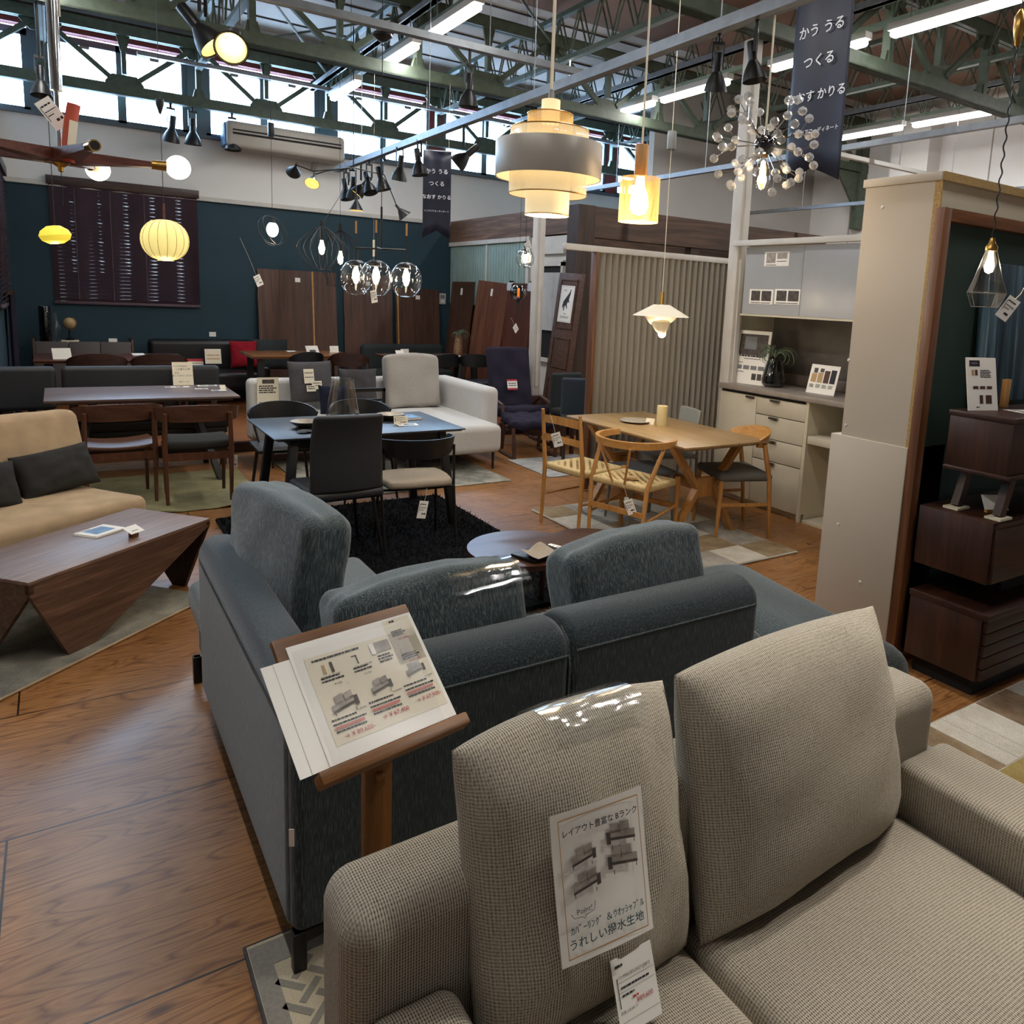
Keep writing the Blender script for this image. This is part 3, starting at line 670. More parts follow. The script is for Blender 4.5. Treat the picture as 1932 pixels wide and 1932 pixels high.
puff = lambda a: (lambda p, u, v, w: p + Vector((0, 0, a * (1 - u * u) * (1 - v * v))) if w > 0 else p)
def crown(a):
    def f(p, u, v, w):
        if w > .5: p.z += a * (1 - u * u)
        return p
    return f
def rtop(p, u, v, w):
    if w > .2: p.z -= .055 * abs(v) ** 2.4
    return p
bk1 = bb('back', .395, 1.16, 1.70, 1.90, .105, .735, .03, fn=rtop)
bk2 = bb('back', 1.16, 1.925, 1.70, 1.90, .105, .745, .03, fn=rtop)
def rtx(p, u, v, w):
    if w > .2: p.z -= .045 * abs(u) ** 2.4
    return p
ar = bb('side_back', .388, .54, 1.72, 3.08, .105, .72, .03, fn=rtx)
for o_, a, c in ((bk1, (-.79, .0, .655), (-.05, .0, .655)), (bk2, (-.02, .0, .665), (.705, .0, .665))): seam([a, c], BL, o_)
seam([(-.04, .004, .17), (-.04, .004, .62), (-.04, .02, .69), (-.04, .06, .72)], BL, bk1)
seam([(-.812, .06, .65), (-.812, 1.34, .65)], BL, ar)
sb = bb('seat_base', .42, 2.16, 1.78, 2.46, .11, .30, .04); bb('seat_base', .42, 1.10, 2.3, 3.40, .11, .30, .04)
bb('seat_cushion', 1.10, 2.19, 1.88, 2.48, .29, .43, .05, BL, puff(.012)); bb('seat_cushion', .39, 1.12, 1.90, 3.44, .29, .43, .05, BL, puff(.012))
for px, py, sx in ((.41, 1.715, 1), (1.9, 1.73, -1), (.41, 3.36, 1), (1.07, 3.36, -1), (2.15, 2.42, -1)): metal_leg((px - 1.2, py - 1.7, 0), .115, bs, sx=sx)
ct = G().box(-.001, .001, -.006, .006, -.022, .022).ob('care_label', MT['paper'], bs, M=T(-.808, -.003, .38) @ RZ(60), label='small white woven label')
# loose cushions of the blue sofa
def cushion(name, label, wd, ht, th, M, m, group=None, box=False, seed=0, ear=.06, **k):
    if box:
        def fn(p, u, v, w):
            p.y *= 1 + .0 ; p.z += .03 * (1 - u * u) * max(0, w) ; p.y += (1 if v > 0 else -1) * .018 * (1 - u * u) * (1 - w * w)
            nz = noise.noise(Vector((u * 2 + seed, v * 2, w * 2))) * .012
            return p + Vector((0, nz, nz))
        g = G().soft(-wd / 2, wd / 2, -th / 2, th / 2, -ht / 2, ht / 2, min(.042, th * .42), 10, fn)
    else: g = G().pillow(wd, ht, th, seed=seed, ear=ear, **k)
    o = tag(g.ob(name, m, ang=70), label, 'cushion', group); o.matrix_world = M
    return o
c1 = cushion('back_cushion', 'tall blue cushion standing against the side back of the blue sofa', .62, .50, .17, T(.60, 2.67, .68) @ RZ(-80) @ RX(-7), BL, 'blue sofa cushions', True, 1)
c2 = cushion('back_cushion', 'low blue cushion under a clear plastic sleeve at the back of the blue sofa', .60, .42, .19, T(.88, 2.035, .605) @ RZ(3) @ RY(-1.5) @ RX(-12), BL, 'blue sofa cushions', True, 2)
c3 = cushion('back_cushion', 'blue cushion leaning over the middle of the long back beside the round table', .60, .44, .19, T(1.645, 2.05, .608) @ RZ(4) @ RY(-2.5) @ RX(-12), BL, 'blue sofa cushions', True, 3)
def sleeve(label, wd, ht, th, M, seed):
    def fn(u, v):
        x = (u - .5) * wd; t = (v - .5) * 2
        a = t * math.pi * .5
        if abs(t) < .35: y = math.sin(t / .35 * math.pi / 2) * th; z = math.cos(t / .35 * math.pi / 2) * th * .55
        else: y = th * (1 if t > 0 else -1); z = -(abs(t) - .35) / .65 * ht
        nz = noise.noise(Vector((u * 3 + seed, v * 9, seed))) * .006
        return Vector((x, y + nz, z + abs(nz)))
    o = tag(G().surf(14, 40, fn).ob('plastic_sleeve', MT['clear'], ang=80), label, 'plastic sleeve'); o.matrix_world = M
    return o
sleeve('clear shiny plastic sleeve folded over the low blue cushion', .26, .22, .125, T(1.02, 2.03, .772) @ RZ(3), 3)
# ottoman at the far end of the blue sofa
ot = thing('ottoman', 'long blue-grey upholstered ottoman at the end of the blue sofa beside the white panel', 'ottoman', (2.415, 2.02, 0), -9)
G().soft(-.21, .21, -.54, .52, .20, .44, .10, 10, crown(.03)).ob('seat_pad', BL, ot, 60)
G().box(-.18, .18, -.48, .47, .14, .22, .01).ob('base', MT['blackm'], ot)
for sx in (-1, 1):
    for sy in (-1, 1): G().tube([(sx * .16, sy * .42, .15), (sx * .16, sy * .42, 0)], [.016, .011], 10).ob('leg', MT['blackm'], ot)

# ------------------------------------------------------------------ grey knit sofa in front
K = MT['knit']
gs = thing('sofa', 'grey ribbed knit sofa nearest the viewer carrying the handwritten poster', 'sofa', (1.1, .7, 0))
def gg(name, x0, x1, y0, y1, z0, z1, r, fn=None, n=10, m=K): return G().soft(x0 - 1.1, x1 - 1.1, y0 - .7, y1 - .7, z0, z1, r, n, fn).ob(name, m, gs, 60)
gg('back', .305, 1.83, .99, 1.16, .14, .725, .05, crown(.012))
gg('arm', .325, .478, .25, 1.0, .14, .565, .035); gg('arm', 1.665, 1.875, .2, 1.0, .14, .56, .03)
gg('base', .46, 1.68, .25, 1.0, .12, .29, .03)
gg('seat_cushion', .478, .945, .2, .99, .28, .445, .045, puff(.02)); gg('seat_cushion', .948, 1.663, .2, .99, .28, .445, .045, puff(.025))
for px, py in ((.42, 1.08), (1.75, 1.08), (.42, .32), (1.75, .32)): G().box(-.015, .015, -.015, .015, 0, .14, .003).ob('leg', MT['blackm'], gs, M=T(px - 1.1, py - .7, 0))
k1 = cushion('back_cushion', 'grey knit cushion with the white poster stuck on it', .455, .51, .2, T(.72, 1.0, .675) @ RZ(2) @ RX(-13), K, 'grey knit cushions', seed=4, ear=.035, sag=-.03)
k2 = cushion('back_cushion', 'large plain grey knit cushion in the corner by the right arm', .67, .52, .22, T(1.29, 1.0, .69) @ RZ(3) @ RX(-13), K, 'grey knit cushions', seed=8, ear=.035, sag=-.02)
sleeve('clear plastic sleeve over the top of the cushion with the poster', .2, .18, .07, T(.75, 1.055, .905) @ RZ(2) @ RX(-13), 9)
# poster
pm = T(.72, 1.0, .675) @ RZ(2) @ RX(-13) @ T(-.035, -.117, -.088) @ RZ(-7) @ RX(90) @ Matrix.Diagonal((.86, .86, 1, 1))
it = [('inko', -.087, .012, .087, .014), ('inko', -.087, .262, .087, .264), ('inko', -.087, .012, -.0855, .264), ('inko', .0855, .012, .087, .264)]
it += sofapic(-.042, .178, .046) + sofapic(.046, .192, .056, -1) + sofapic(-.04, .128, .052) + sofapic(.046, .146, .058, -1)
po = card('poster', 'white A4 poster with four printed sofas and handwritten Japanese on the grey cushion', 'poster', .2, .276, pm, it, bend=.006)
for k in po.children: k.location.z += .006
text(po, 'レイアウト豊富な Bランク', 0, .238, .0152, MT['ink'], z=.009, sx=.92, bold=.012); text(po, 'ｶﾊﾞｰﾘﾝｸﾞ ＆ｳｵｯｼｬﾌﾞﾙ', 0.0, .062, .0172, MT['inkg'], z=.009, bold=.01); text(po, 'うれしい撥水生地', -.004, .037, .0205, MT['inkg'], z=.009, bold=.01); text(po, 'Point!', -.048, .092, .014, MT['ink'], z=.009)
G().tube([(-.075, .092, .008), (-.07, .083, .008), (-.053, .081, .008), (-.048, .077, .008), (-.044, .082, .008), (-.027, .085, .008), (-.024, .1, .008)], .0006, 4).ob('speech_bubble', MT['ink'], po)
ac = card('card_holder', 'clear acrylic holder lying where the seat meets the postered cushion', 'card holder', .15, .06, face((.735, .87, .468), 3, 75), m='clear', th=.002)
pc = card('price_card', 'white price card with red price below the poster on the grey sofa', 'price card', .085, .115, face((.745, .832, .468), 0, 22), m='paper')
prints(pc, [('ink', -.036, .04, -.0345, .085), ('ink', -.034, .077, .04, .0775), ('ink', -.034, .062, .04, .0625), ('ink', -.038, .018, .04, .0185)] + lines('ink', -.036, -.02, .1, .004, 2) + lines('ink', -.03, .03, .067, .003, 4) + lines('ink', -.03, -.005, .055, .003, 5) + lines('inkr', -.01, .002, .047, .003, 6))
text(pc, 'ｿﾌｧ MAS-SF3-24GY [GRY]', .0, .0845, .0072, MT['ink'], sx=.85); text(pc, '¥89,600', .014, .0405, .0105, MT['inkr']); text(pc, '定価 118,400 →', -.02, .033, .0052, MT['ink'])

# ------------------------------------------------------------------ book stand with price sheets
st = thing('book_stand', 'stained wooden stand with a tilted tray holding price sheets, between the two sofas', 'book stand', (.515, 1.47, 0))
G().box(-.03, .03, -.014, .014, .04, .78, .004).ob('post', MT['standz'], st)
G().box(-.16, .16, -.02, .02, 0, .035, .006).ob('foot', MT['standw'], st); G().box(-.02, .02, -.16, .16, 0, .035, .006).ob('foot', MT['standw'], st)
G().box(-.008, .008, -.03, -.012, .62, .645, .002).ob('peg', MT['standw'], st)
FT = face((.51, 1.36, .768), 11, 48)
inv = (T(.515, 1.47, 0)).inverted()
G().box(-.155, .155, -.005, .275, -.016, 0, .004).ob('tray', MT['standw'], st, M=inv @ FT)
G().box(-.165, .165, -.03, -.004, -.016, .022, .005).ob('ledge', MT['standw'], st, M=inv @ FT)
G().bar((0, .0, .7), (0, -.04, .80), .03, .03).ob('tray_bracket', MT['standw'], st)
def FS(dx, dz, dy=0): return FT @ T(dx, dy, dz)
for i, (dx, dz, lb) in enumerate(((-.042, .0008, 'rearmost blank white sheet sticking out to the left on the book stand'), (-.018, .0018, 'middle blank white sheet peeping out on the book stand'))):
    s_ = card('price_sheet', lb, 'paper sheet', .30, .225, FS(dx, dz + .0008), group='sheets on the book stand')
ps = card('price_sheet', 'front sheet with three small printed sofas and red prices on the book stand', 'paper sheet', .285, .25, FS(.008, .004), m='paper', group='sheets on the book stand')
prints(ps, [('paperc', -.118, .03, .135, .215), ('paperc', .07, .14, .135, .245)], .0006)
it = lines('ink', -.105, .0, .203, .004, 1) + [('tan', -.09, .172, -.084, .192), ('brownsw', -.073, .172, -.067, .194), ('ink', -.025, .19, -.013, .192), ('ink', -.016, .172, -.0135, .192), ('photo', .03, .182, .066, .205), ('paper', .02, .18, .03, .205)]
it += para('ink', -.1, -.05, .163, .0034, 2, 2) + para('ink', -.03, .012, .163, .0034, 2, 2) + para('ink', .03, .066, .172, .0036, 3, 1.8)
it += sofapic(-.075, .095, .05) + sofapic(.01, .105, .042) + sofapic(.095, .115, .04)
for cx, dv in ((-.075, .0), (.008, .008), (.092, .016)):
    it += lines('ink', cx - .035, cx + .02, .077 + dv, .0035, int(cx * 1000)) + lines('ink', cx - .035, cx + .035, .068 + dv, .0035, int(cx * 999)) + [('inkp', cx - .034, .0595 + dv, cx + .028, .0645 + dv)] + lines('ink', cx - .034, cx + .03, .053 + dv, .0035, int(cx * 998))
it += [('photo', .085, .163, .1, .174)] + para('ink', .08, .125, .158, .003, 3, 1.6) + para('ink', .08, .115, .215, .003, 3, 1.6) + lines('ink', .085, .1, .238, .004, 3)
prints(ps, it, .0016)
for s_, u, v, z in (('→ ¥ 89,600-', -.065, .042, .013), ('→ ¥ 67,400', .018, .05, .013), ('→ ¥ 67,900-', .1, .057, .012), ('→¥16,900-', .1, .196, .007), ('→¥23,900-', .105, .143, .007)): text(ps, s_, u, v, z, MT['inkr'], z=.0026, name='red_price')
for s_, u, v in (('SOFA-LEG-W15HC', -.078, .1665), ('¥ 5,700', -.07, .147), ('SOFA-LEG-M15 BK', -.008, .1665), ('¥ 5,700', -.004, .147), ('¥ 102,900', -.045, .0835), ('¥ 75,000', .04, .092), ('¥ 76,600', .12, .1)): text(ps, s_, u, v, .0052, MT['ink'], z=.0028)
cl = G().surf(8, 12, lambda u, v: Vector(((u - .5) * .25 - .005, .0 + v * .235, .009 + .003 * math.sin(u * 5 + v * 7))))
tag(cl.ob('plastic_sleeve', MT['film'], M=FS(.0, .0)), 'clear plastic sleeve over the printed price sheet on the book stand', 'plastic sleeve')

# ------------------------------------------------------------------ rugs
def rug(name, label, x0, x1, y0, y1, m, th=.012, hem=None, rz=0, bump_=None):
    cx, cy_ = (x0 + x1) / 2, (y0 + y1) / 2
    g = G().soft(x0 - cx, x1 - cx, y0 - cy_, y1 - cy_, 0.0005, th, th * .45, 14, bump_)
    o = tag(g.ob(name, m), label, 'rug'); o.location = (cx, cy_, 0); o.rotation_euler.z = R(rz)
    if hem: G().tube([(x0 - cx, y0 - cy_, th * .6), (x1 - cx, y0 - cy_, th * .6), (x1 - cx, y1 - cy_, th * .6), (x0 - cx, y1 - cy_, th * .6)], .006, 6, True).ob('hem', hem, o)
    return o
lr = rug('rug', 'cream and grey rug with a woven lattice pattern under the grey sofa corner', .31, 1.7, .1, 1.845, mat('lattice_rug_ground', '#b3a68c', .95, var=.1, vs=200, bmp=.3, bs=300), .01, MT['dcush'])
g = G(); a = .075
for i in range(-2, 22):
    for j in range(-2, 52):
        cx, cy_ = -.70 + i * a + (j % 2) * a * .5, -.87 + j * a * .5
        an = R(45 if j % 2 else -45); ln = .036
        dx, dy = math.cos(an) * ln, math.sin(an) * ln
        if abs(cx) < .63 and abs(cy_) < .77: g.bar((cx - dx, cy_ - dy, .0102), (cx + dx, cy_ + dy, .0102), .017, .0016)
g.ob('woven_lattice', mat('lattice_rug_band', '#7d786c', .95, var=.12, vs=200, bmp=.3, bs=300), lr)
G().box(-.68, .68, .785, .86, .0098, .0112).box(-.69, -.645, -.86, .86, .0098, .011).ob('border_band', mat('lattice_rug_border', '#837d72', .95, var=.12, vs=90), lr)
def patch_rug(label, x0, x1, y0, y1, cols, nx, ny, seed, th=.012):
    o = rug('rug', label, x0, x1, y0, y1, MT['brick'], th); r = random.Random(seed); by = {}
    W, H = x1 - x0 - .02, y1 - y0 - .02
    for i in range(nx):
        for j in range(ny):
            k = r.randrange(len(cols)); by.setdefault(k, []).append((-W / 2 + W * i / nx, -W * 0 - H / 2 + H * j / ny, -W / 2 + W * (i + 1) / nx, -H / 2 + H * (j + 1) / ny))
    for k, rs in by.items():
        g = G()
        for q in rs: g.box(q[0] + .003, q[2] - .003, q[1] + .003, q[3] - .003, th - .001, th + .0012)
        g.ob('woven_pattern', cols[k], o)
    return o
PCO = [rugm('patch_' + n_, c_, 7, 220) for n_, c_ in (('grey', ['#8d8880', '#a59f95', '#bab4a8']), ('cream', ['#c4bba9', '#d6cfc0', '#e2dccf']), ('tan', ['#8a745a', '#9f8a6d', '#b09c80']), ('brown', ['#6f5743', '#86705a', '#9a8570']), ('gold', ['#9a8450', '#ae9861', '#c0ab76']), ('blue', ['#7f8e93', '#96a3a6', '#aab4b5']), ('rust', ['#94694a', '#a97c58', '#bb9070']))]
# rug by the walnut cabinet: a field of patches with a striped border along its far side
pr = rug('rug', 'patchwork rug with striped border and gold patches in front of the walnut cabinet', 2.2, 4.4, .2, 1.588, MT['brick'])
g_by = {}; r = random.Random(5)
x = -1.09
while x < 1.07:
    wdt = r.choice((.09, .13, .2, .16)); k = r.choice((0, 1, 1, 0, 3, 2)); g_by.setdefault(k, []).append((x, .37, min(x + wdt, 1.09), .685)); x += wdt + .004
for i in range(5):
    for j in range(3):
        k = {(1, 2): 4, (2, 2): 5, (1, 1): 6, (2, 1): 4, (3, 2): 2}.get((i, j), r.choice((4, 5, 6, 0, 2, 4))); g_by.setdefault(k, []).append((-1.09 + i * .437, -.68 + j * .35, -1.09 + (i + 1) * .437 - .006, -.68 + (j + 1) * .35 - .006))
for k, rs in g_by.items():
    g = G()
    for q in rs: g.box(q[0], q[2], q[1], q[3], .0115, .0132)
    g.ob('woven_pattern', PCO[k], pr)
patch_rug('pale patchwork rug under the oak dining table and chairs', 3.0, 4.14, 3.36, 5.05, [PCO[0], PCO[1], PCO[1], PCO[0], PCO[2]], 4, 6, 3, .014)
shag = rug('rug', 'black shaggy rug under the black dining table', .84, 2.5, 3.35, 5.72, MT['shag'], .03)
g = G(); r = random.Random(2)
for i in range(9000):
    x_, y_ = r.uniform(-.82, .82), r.uniform(-1.17, 1.17); dx, dy = r.uniform(-.02, .02), r.uniform(-.02, .02); h = r.uniform(.012, .03); s_ = .005
    v = [g.b.verts.new(p) for p in ((x_ - s_, y_, .027), (x_ + s_, y_ + s_, .027), (x_ + dx, y_ + dy, .027 + h))]; g.b.faces.new(v)
g.ob('shaggy_pile', MT['shag'], shag)['kind'] = 'stuff'
sh2 = rug('rug', 'small beige-grey shaggy rug peeping out under the round coffee table', 1.55, 2.5, 2.55, 3.28, MT['bshag'], .03)
g = G()
for i in range(5000):
    x_, y_ = r.uniform(-.46, .46), r.uniform(-.35, .35); dx, dy = r.uniform(-.02, .02), r.uniform(-.02, .02); h = r.uniform(.012, .03); s_ = .004
    v = [g.b.verts.new(p) for p in ((x_ - s_, y_, .027), (x_ + s_, y_ + s_, .027), (x_ + dx, y_ + dy, .027 + h))]; g.b.faces.new(v)
g.ob('shaggy_pile', MT['bshag'], sh2)['kind'] = 'stuff'
def wavy(p, u, v, w):
    if v < -.6: p.z += .02 * (abs(v) - .6) / .4 * max(0, math.sin(u * 9 + 1))
    return p
rug('rug', 'olive green rug with a wavy edge under the two brown dining chairs', -.4, 1.27, 6.06, 7.35, MT['yrug'], .012, bump_=wavy)
rug('rug', 'faded grey-beige rug with a pale edge under the faceted coffee table', -1.53, .37, 3.5, 4.9, MT['lrug2'], .012, MT['beige'], 41)
rug('rug', 'vintage grey rug under the pale grey sofa', 1.62, 3.33, 5.98, 7.6, MT['lrug'], .010)
rug('rug', 'striped grey rug at the foot of the pleated curtain by the oak chairs', 3.72, 4.55, 5.95, 6.78, MT['strip'], .010)

# ------------------------------------------------------------------ tables and chairs
def slab_top(g, x0, x1, y0, y1, z0, z1, ch=.02):
    """table top with an edge cut back underneath"""
    poly = [(x0, z1), (x1, z1), (x1, z1 - .008), (x1 - ch, z0), (x0 + ch, z0), (x0, z1 - .008)]
    return g.prism(poly, -y1, -y0, RX(90) @ T(0, 0, 0)) if False else g.box(x0, x1, y0, y1, (z0 + z1) / 2, z1, .003).box(x0 + ch, x1 - ch, y0 + ch, y1 - ch, z0, (z0 + z1) / 2)
# black table: thin top, splayed square legs
bt = thing('dining_table', 'black dining table with thin splayed legs and a glass vase on it', 'table', (1.70, 5.30, 0))
slab_top(G(), -.64, .64, -.42, .42, .70, .72).ob('tabletop', mat('black_laminate_blue_sheen', '#22262d', .36, 0, .9, var=.12, vs=14), bt)  # blue window reflection is put into the black top's colour
for q_ in ((-.5, .5, -.32, -.30), (-.5, .5, .30, .32), (-.5, -.48, -.3, .3), (.48, .5, -.3, .3)): G().box(*q_, .63, .70).ob('apron', MT['blackw'], bt)
for sx in (-1, 1):
    for sy in (-1, 1): G().bar((sx * .5, sy * .31, .70), (sx * .58, sy * .38, 0), .055, .055, .006, up=(1, 0, 0)).ob('leg', MT['blackw'], bt)
# oak table: x-shaped ends and a stretcher
wt = thing('dining_table', 'light oak dining table with crossed legs under the white pendant lamp', 'table', (3.78, 4.45, 0))
slab_top(G(), -.40, .40, -.72, .74, .69, .72, .025).ob('tabletop', MT['oaktop'], wt)
for sy in (-1, 1):
    y = sy * .50
    for sx in (-1, 1):
        G().bar((sx * .33, y, .69), (sx * .07, y, .36), .035, .065, up=(0, 1, 0)).bar((sx * .07, y, .37), (sx * .30, y, 0), .035, .06, up=(0, 1, 0)).ob('leg', MT['oak'], wt)
    G().box(-.09, .09, y - .02, y + .02, .30, .44, .004).ob('leg_joint', MT['oak'], wt)
G().box(-.022, .022, -.5, .5, .33, .41, .004).ob('stretcher', wood('oak_stretcher', '#8a5d33', '#b98549', '#a2703d', 1, 1.5, .4), wt)
# left walnut table with angled black trestle legs
lt = thing('dining_table', 'long walnut dining table with black crossed legs in front of the black bench', 'table', (.56, 7.36, 0))
slab_top(G(), -.68, .68, -.42, .42, .68, .72, .05).ob('tabletop', wood('walnut_top', '#4a3630', '#75584b', '#5e463b', 0, 1.6, .42, 1.0), lt)
for sx in (-1, 1):
    for sy in (-1, 1): G().bar((sx * .35, sy * .06, .68), (sx * .52, sy * -.40, 0), .07, .045, up=(1, 0, 0)).ob('leg', MT['blackm'], lt)
    G().box(sx * .35 - .05, sx * .35 + .05, -.16, .16, .655, .68).ob('leg_plate', MT['blackm'], lt)

def taper(p0, p1, r0, r1, seg=10): return G().tube([p0, Vector(p0).lerp(Vector(p1), .5), p1], [r0, (r0 + r1) / 2 * 1.06, r1], seg)
def arc_rest(rx, ry, z0, h, th, a0, a1, n=24, taper_=.45, tilt=0, low=0):
    """curved backrest: a bent board in plan, tapering to its ends"""
    g = G()
    def fn(side):
        def f(u, v):
            a = R(a0 + (a1 - a0) * u); e = 1 - (abs(u - .5) * 2) ** 2.2 * taper_
            hh = h * e; z = z0 + h / 2 - low * (abs(u - .5) * 2) ** 2 + (v - .5) * hh
            k = 1 + tilt * (v - .5)
            return Vector(((rx * k + side * th / 2) * math.cos(a), (ry * k + side * th / 2) * math.sin(a), z))
        return f
    ring = [[(s, v) for s, v in ((1, 0), (1, .25), (1, .5), (1, .75), (1, 1), (-1, 1), (-1, .5), (-1, 0))][k] for k in range(8)]
    vs = []
    for i in range(n + 1):
        vs.append([g.b.verts.new(fn(s)(i / n, v)) for s, v in ring])
    for i in range(n):
        for k in range(8): g.b.faces.new((vs[i][k], vs[i][(k + 1) % 8], vs[i + 1][(k + 1) % 8], vs[i + 1][k]))
    g.b.faces.new(vs[0]); g.b.faces.new(vs[-1][::-1])
    return g
# chairs face +Y in their own frame; the back is at -Y
def chair_brown(label, loc, rz, pad):
    t = thing('dining_chair', label, 'chair', loc, rz, 'walnut chairs at the long table')
    m = MT['chairw']
    for sx in (-1, 1):
        G().tube([(sx * .215, -.21, 0), (sx * .222, -.2, .42), (sx * .215, -.24, .70)], [.012, .019, .016], 10).ob('rear_leg', m, t)
        G().tube([(sx * .205, .2, 0), (sx * .21, .19, .43)], [.012, .018], 10).ob('front_leg', m, t)
        G().bar((sx * .215, -.2, .385), (sx * .208, .19, .385), .02, .05).ob('side_rail', m, t)
    G().bar((-.215, -.2, .37), (.215, -.2, .37), .02, .055).ob('cross_rail', m, t); G().bar((-.208, .19, .385), (.208, .19, .385), .02, .05).ob('cross_rail', m, t)
    arc_rest(.27, .12, .635, .125, .022, 180, 360, 26, .35, .06, .012).ob('backrest', MT['walnut'], t, M=T(0, -.135, 0))
    def sad(p, u, v, w): return p + Vector((0, 0, (.022 * u * u - .015 * v * v) + (.012 * (1 - u * u) if pad else 0)))
    if pad: G().soft(-.225, .225, -.19, .21, .41, .475, .03, 8, sad).ob('seat', MT['seatd'], t, 60)
    else: G().soft(-.225, .225, -.2, .21, .425, .45, .011, 8, sad).ob('seat', MT['walnut'], t, 60)
    return t
chair_brown('walnut dining chair with a bare wooden seat, nearer the tan sofa', (.325, 6.62, 0), 2, False)
ch2 = chair_brown('walnut dining chair with a dark padded seat, on the olive rug beside the black table', (.83, 6.44, 0), -3, True)
for rz_, x_, y_, s_ in ((10, .1, 6.45, 3), (-20, 1.06, 6.3, 7)): tagcard('white price tag tied to the leg of the walnut chair with the %s seat' % ('wooden' if s_ == 3 else 'padded'), face((x_, y_, .25), rz_), s_)
# black chairs round the black table
t = thing('dining_chair', 'black high-backed upholstered chair with its back to the viewer at the black table', 'chair', (1.365, 4.66, 0), 2)
def hb(p, u, v, w):
    p.y -= .05 * max(0, w) ** 2 - .0; p.y += .02 * u * u; p.x *= 1 - .05 * max(0, w)
    return p
G().soft(-.215, .215, -.245, -.195, .46, .93, .024, 8, hb).ob('backrest', MT['leatherg'], t, 60)
G().soft(-.225, .225, -.235, .22, .41, .475, .03, 8, puff(.012)).ob('seat', MT['leatherg'], t, 60)
for sx in (-1, 1):
    for sy in (-1, 1): taper((sx * .17, sy * .17, .42), (sx * .22, sy * .225, 0), .013, .009).ob('leg', MT['blackm'], t)
t = thing('dining_chair', 'black tube chair with a wrap-around back, oatmeal round seat and hanging tag', 'chair', (1.86, 4.63, 0), -6)
G().soft(-.225, .225, -.2, .2, .435, .485, .024, 8, lambda p, u, v, w: Vector((p.x * (1 - .12 * v * v), p.y * (1 - .12 * u * u), p.z + .01 * (1 - u * u) * (1 - v * v)))).ob('seat', MT['seatl'], t, 60)
arc_rest(.245, .22, .625, .125, .014, 165, 375, 30, .7, .05, -.03).ob('backrest', MT['black'], t)
for sx in (-1, 1):
    G().tube([(sx * .235, -.09, .69), (sx * .235, -.1, .42), (sx * .23, -.2, 0)], .009, 8).ob('rear_leg', MT['blackm'], t)
    G().tube([(sx * .19, .14, .44), (sx * .21, .19, 0)], .009, 8).ob('front_leg', MT['blackm'], t)
G().tube([(-.235, -.1, .42), (-.12, -.12, .42), (.12, -.12, .42), (.235, -.1, .42)], .008, 8).ob('under_frame', MT['blackm'], t); G().tube([(-.19, .14, .42), (.19, .14, .42)], .008, 8).ob('under_frame', MT['blackm'], t)
tagcard('white price tag hanging from the seat of the black tube chair', face((1.80, 4.36, .27), 10, 0, -12), 11, wd=.065, ht=.11, cordlen=.08)
def chair_shell(label, loc, rz):
    t = thing('dining_chair', label, 'chair', loc, rz, 'black wooden chairs behind the black table')
    arc_rest(.245, .2, .60, .165, .013, 190, 350, 26, .6, .1, .02).ob('backrest', MT['black'], t)
    G().soft(-.225, .225, -.2, .22, .435, .46, .011, 8, lambda p, u, v, w: p + Vector((0, 0, -.012 * (1 - u * u) * (1 - v * v)))).ob('seat', MT['black'], t, 60)
    for sx in (-1, 1):
        taper((sx * .17, -.14, .44), (sx * .22, -.2, 0), .014, .009).ob('rear_leg', MT['blackw'], t)
        taper((sx * .17, .14, .44), (sx * .215, .2, 0), .014, .009).ob('front_leg', MT['blackw'], t)
        G().tube([(sx * .16, -.15, .45), (sx * .2, -.18, .63)], .009, 8).ob('back_support', MT['blackw'], t)
    return t
chair_shell('black wooden chair with a broad curved back behind the black table, nearer the bench', (1.39, 6.05, 0), 178)
chair_shell('black wooden chair with a broad curved back behind the glass vase', (1.98, 6.02, 0), 182)
t = thing('bar_stool', 'black square-framed stool back rising behind the black table beside the grey cushion', 'stool', (2.20, 6.42, 0), 180)
for sx in (-1, 1): G().bar((sx * .15, -.15, 0), (sx * .15, -.15, .80), .022, .022).ob('rear_leg', MT['blackm'], t); G().bar((sx * .15, .15, 0), (sx * .15, .15, .46), .022, .022).ob('front_leg', MT['blackm'], t)
G().bar((-.16, -.15, .79), (.16, -.15, .79), .022, .03).ob('back_rail', MT['blackm'], t); G().bar((-.15, -.15, .70), (.15, -.15, .70), .018, .02).ob('back_rail', MT['blackm'], t)
G().soft(-.17, .17, -.17, .17, .445, .49, .02, 4).ob('seat', MT['leather'], t, 60)
# oak chairs
t = thing('dining_chair', 'oak ladder-back chair with a woven cord seat and a tag on its back', 'chair', (3.155, 4.585, 0), -80)
m = MT['oak']
for sx in (-1, 1):
    G().tube([(sx * .2, -.22, 0), (sx * .2, -.2, .44), (sx * .195, -.245, .86)], [.012, .017, .012], 10).ob('rear_leg', m, t)
    G().tube([(sx * .21, .2, 0), (sx * .215, .2, .45)], [.012, .018], 10).ob('front_leg', m, t)
    G().tube([(sx * .205, -.2, .22), (sx * .213, .2, .22)], .009, 8).ob('side_stretcher', m, t)
for z_, h_ in ((.79, .055), (.655, .045)):
    G().surf(12, 1, lambda u, v: Vector(((u - .5) * .39, -.235 - .03 * math.sin(u * math.pi) - (.01 if z_ > .7 else -.005), z_ + (v - .5) * h_ + .012 * math.sin(u * math.pi)))).surf(12, 1, lambda u, v: Vector(((u - .5) * .39, -.217 - .03 * math.sin(u * math.pi) - (.01 if z_ > .7 else -.005), z_ + (v - .5) * h_ + .012 * math.sin(u * math.pi)))).ob('back_slat', m, t)
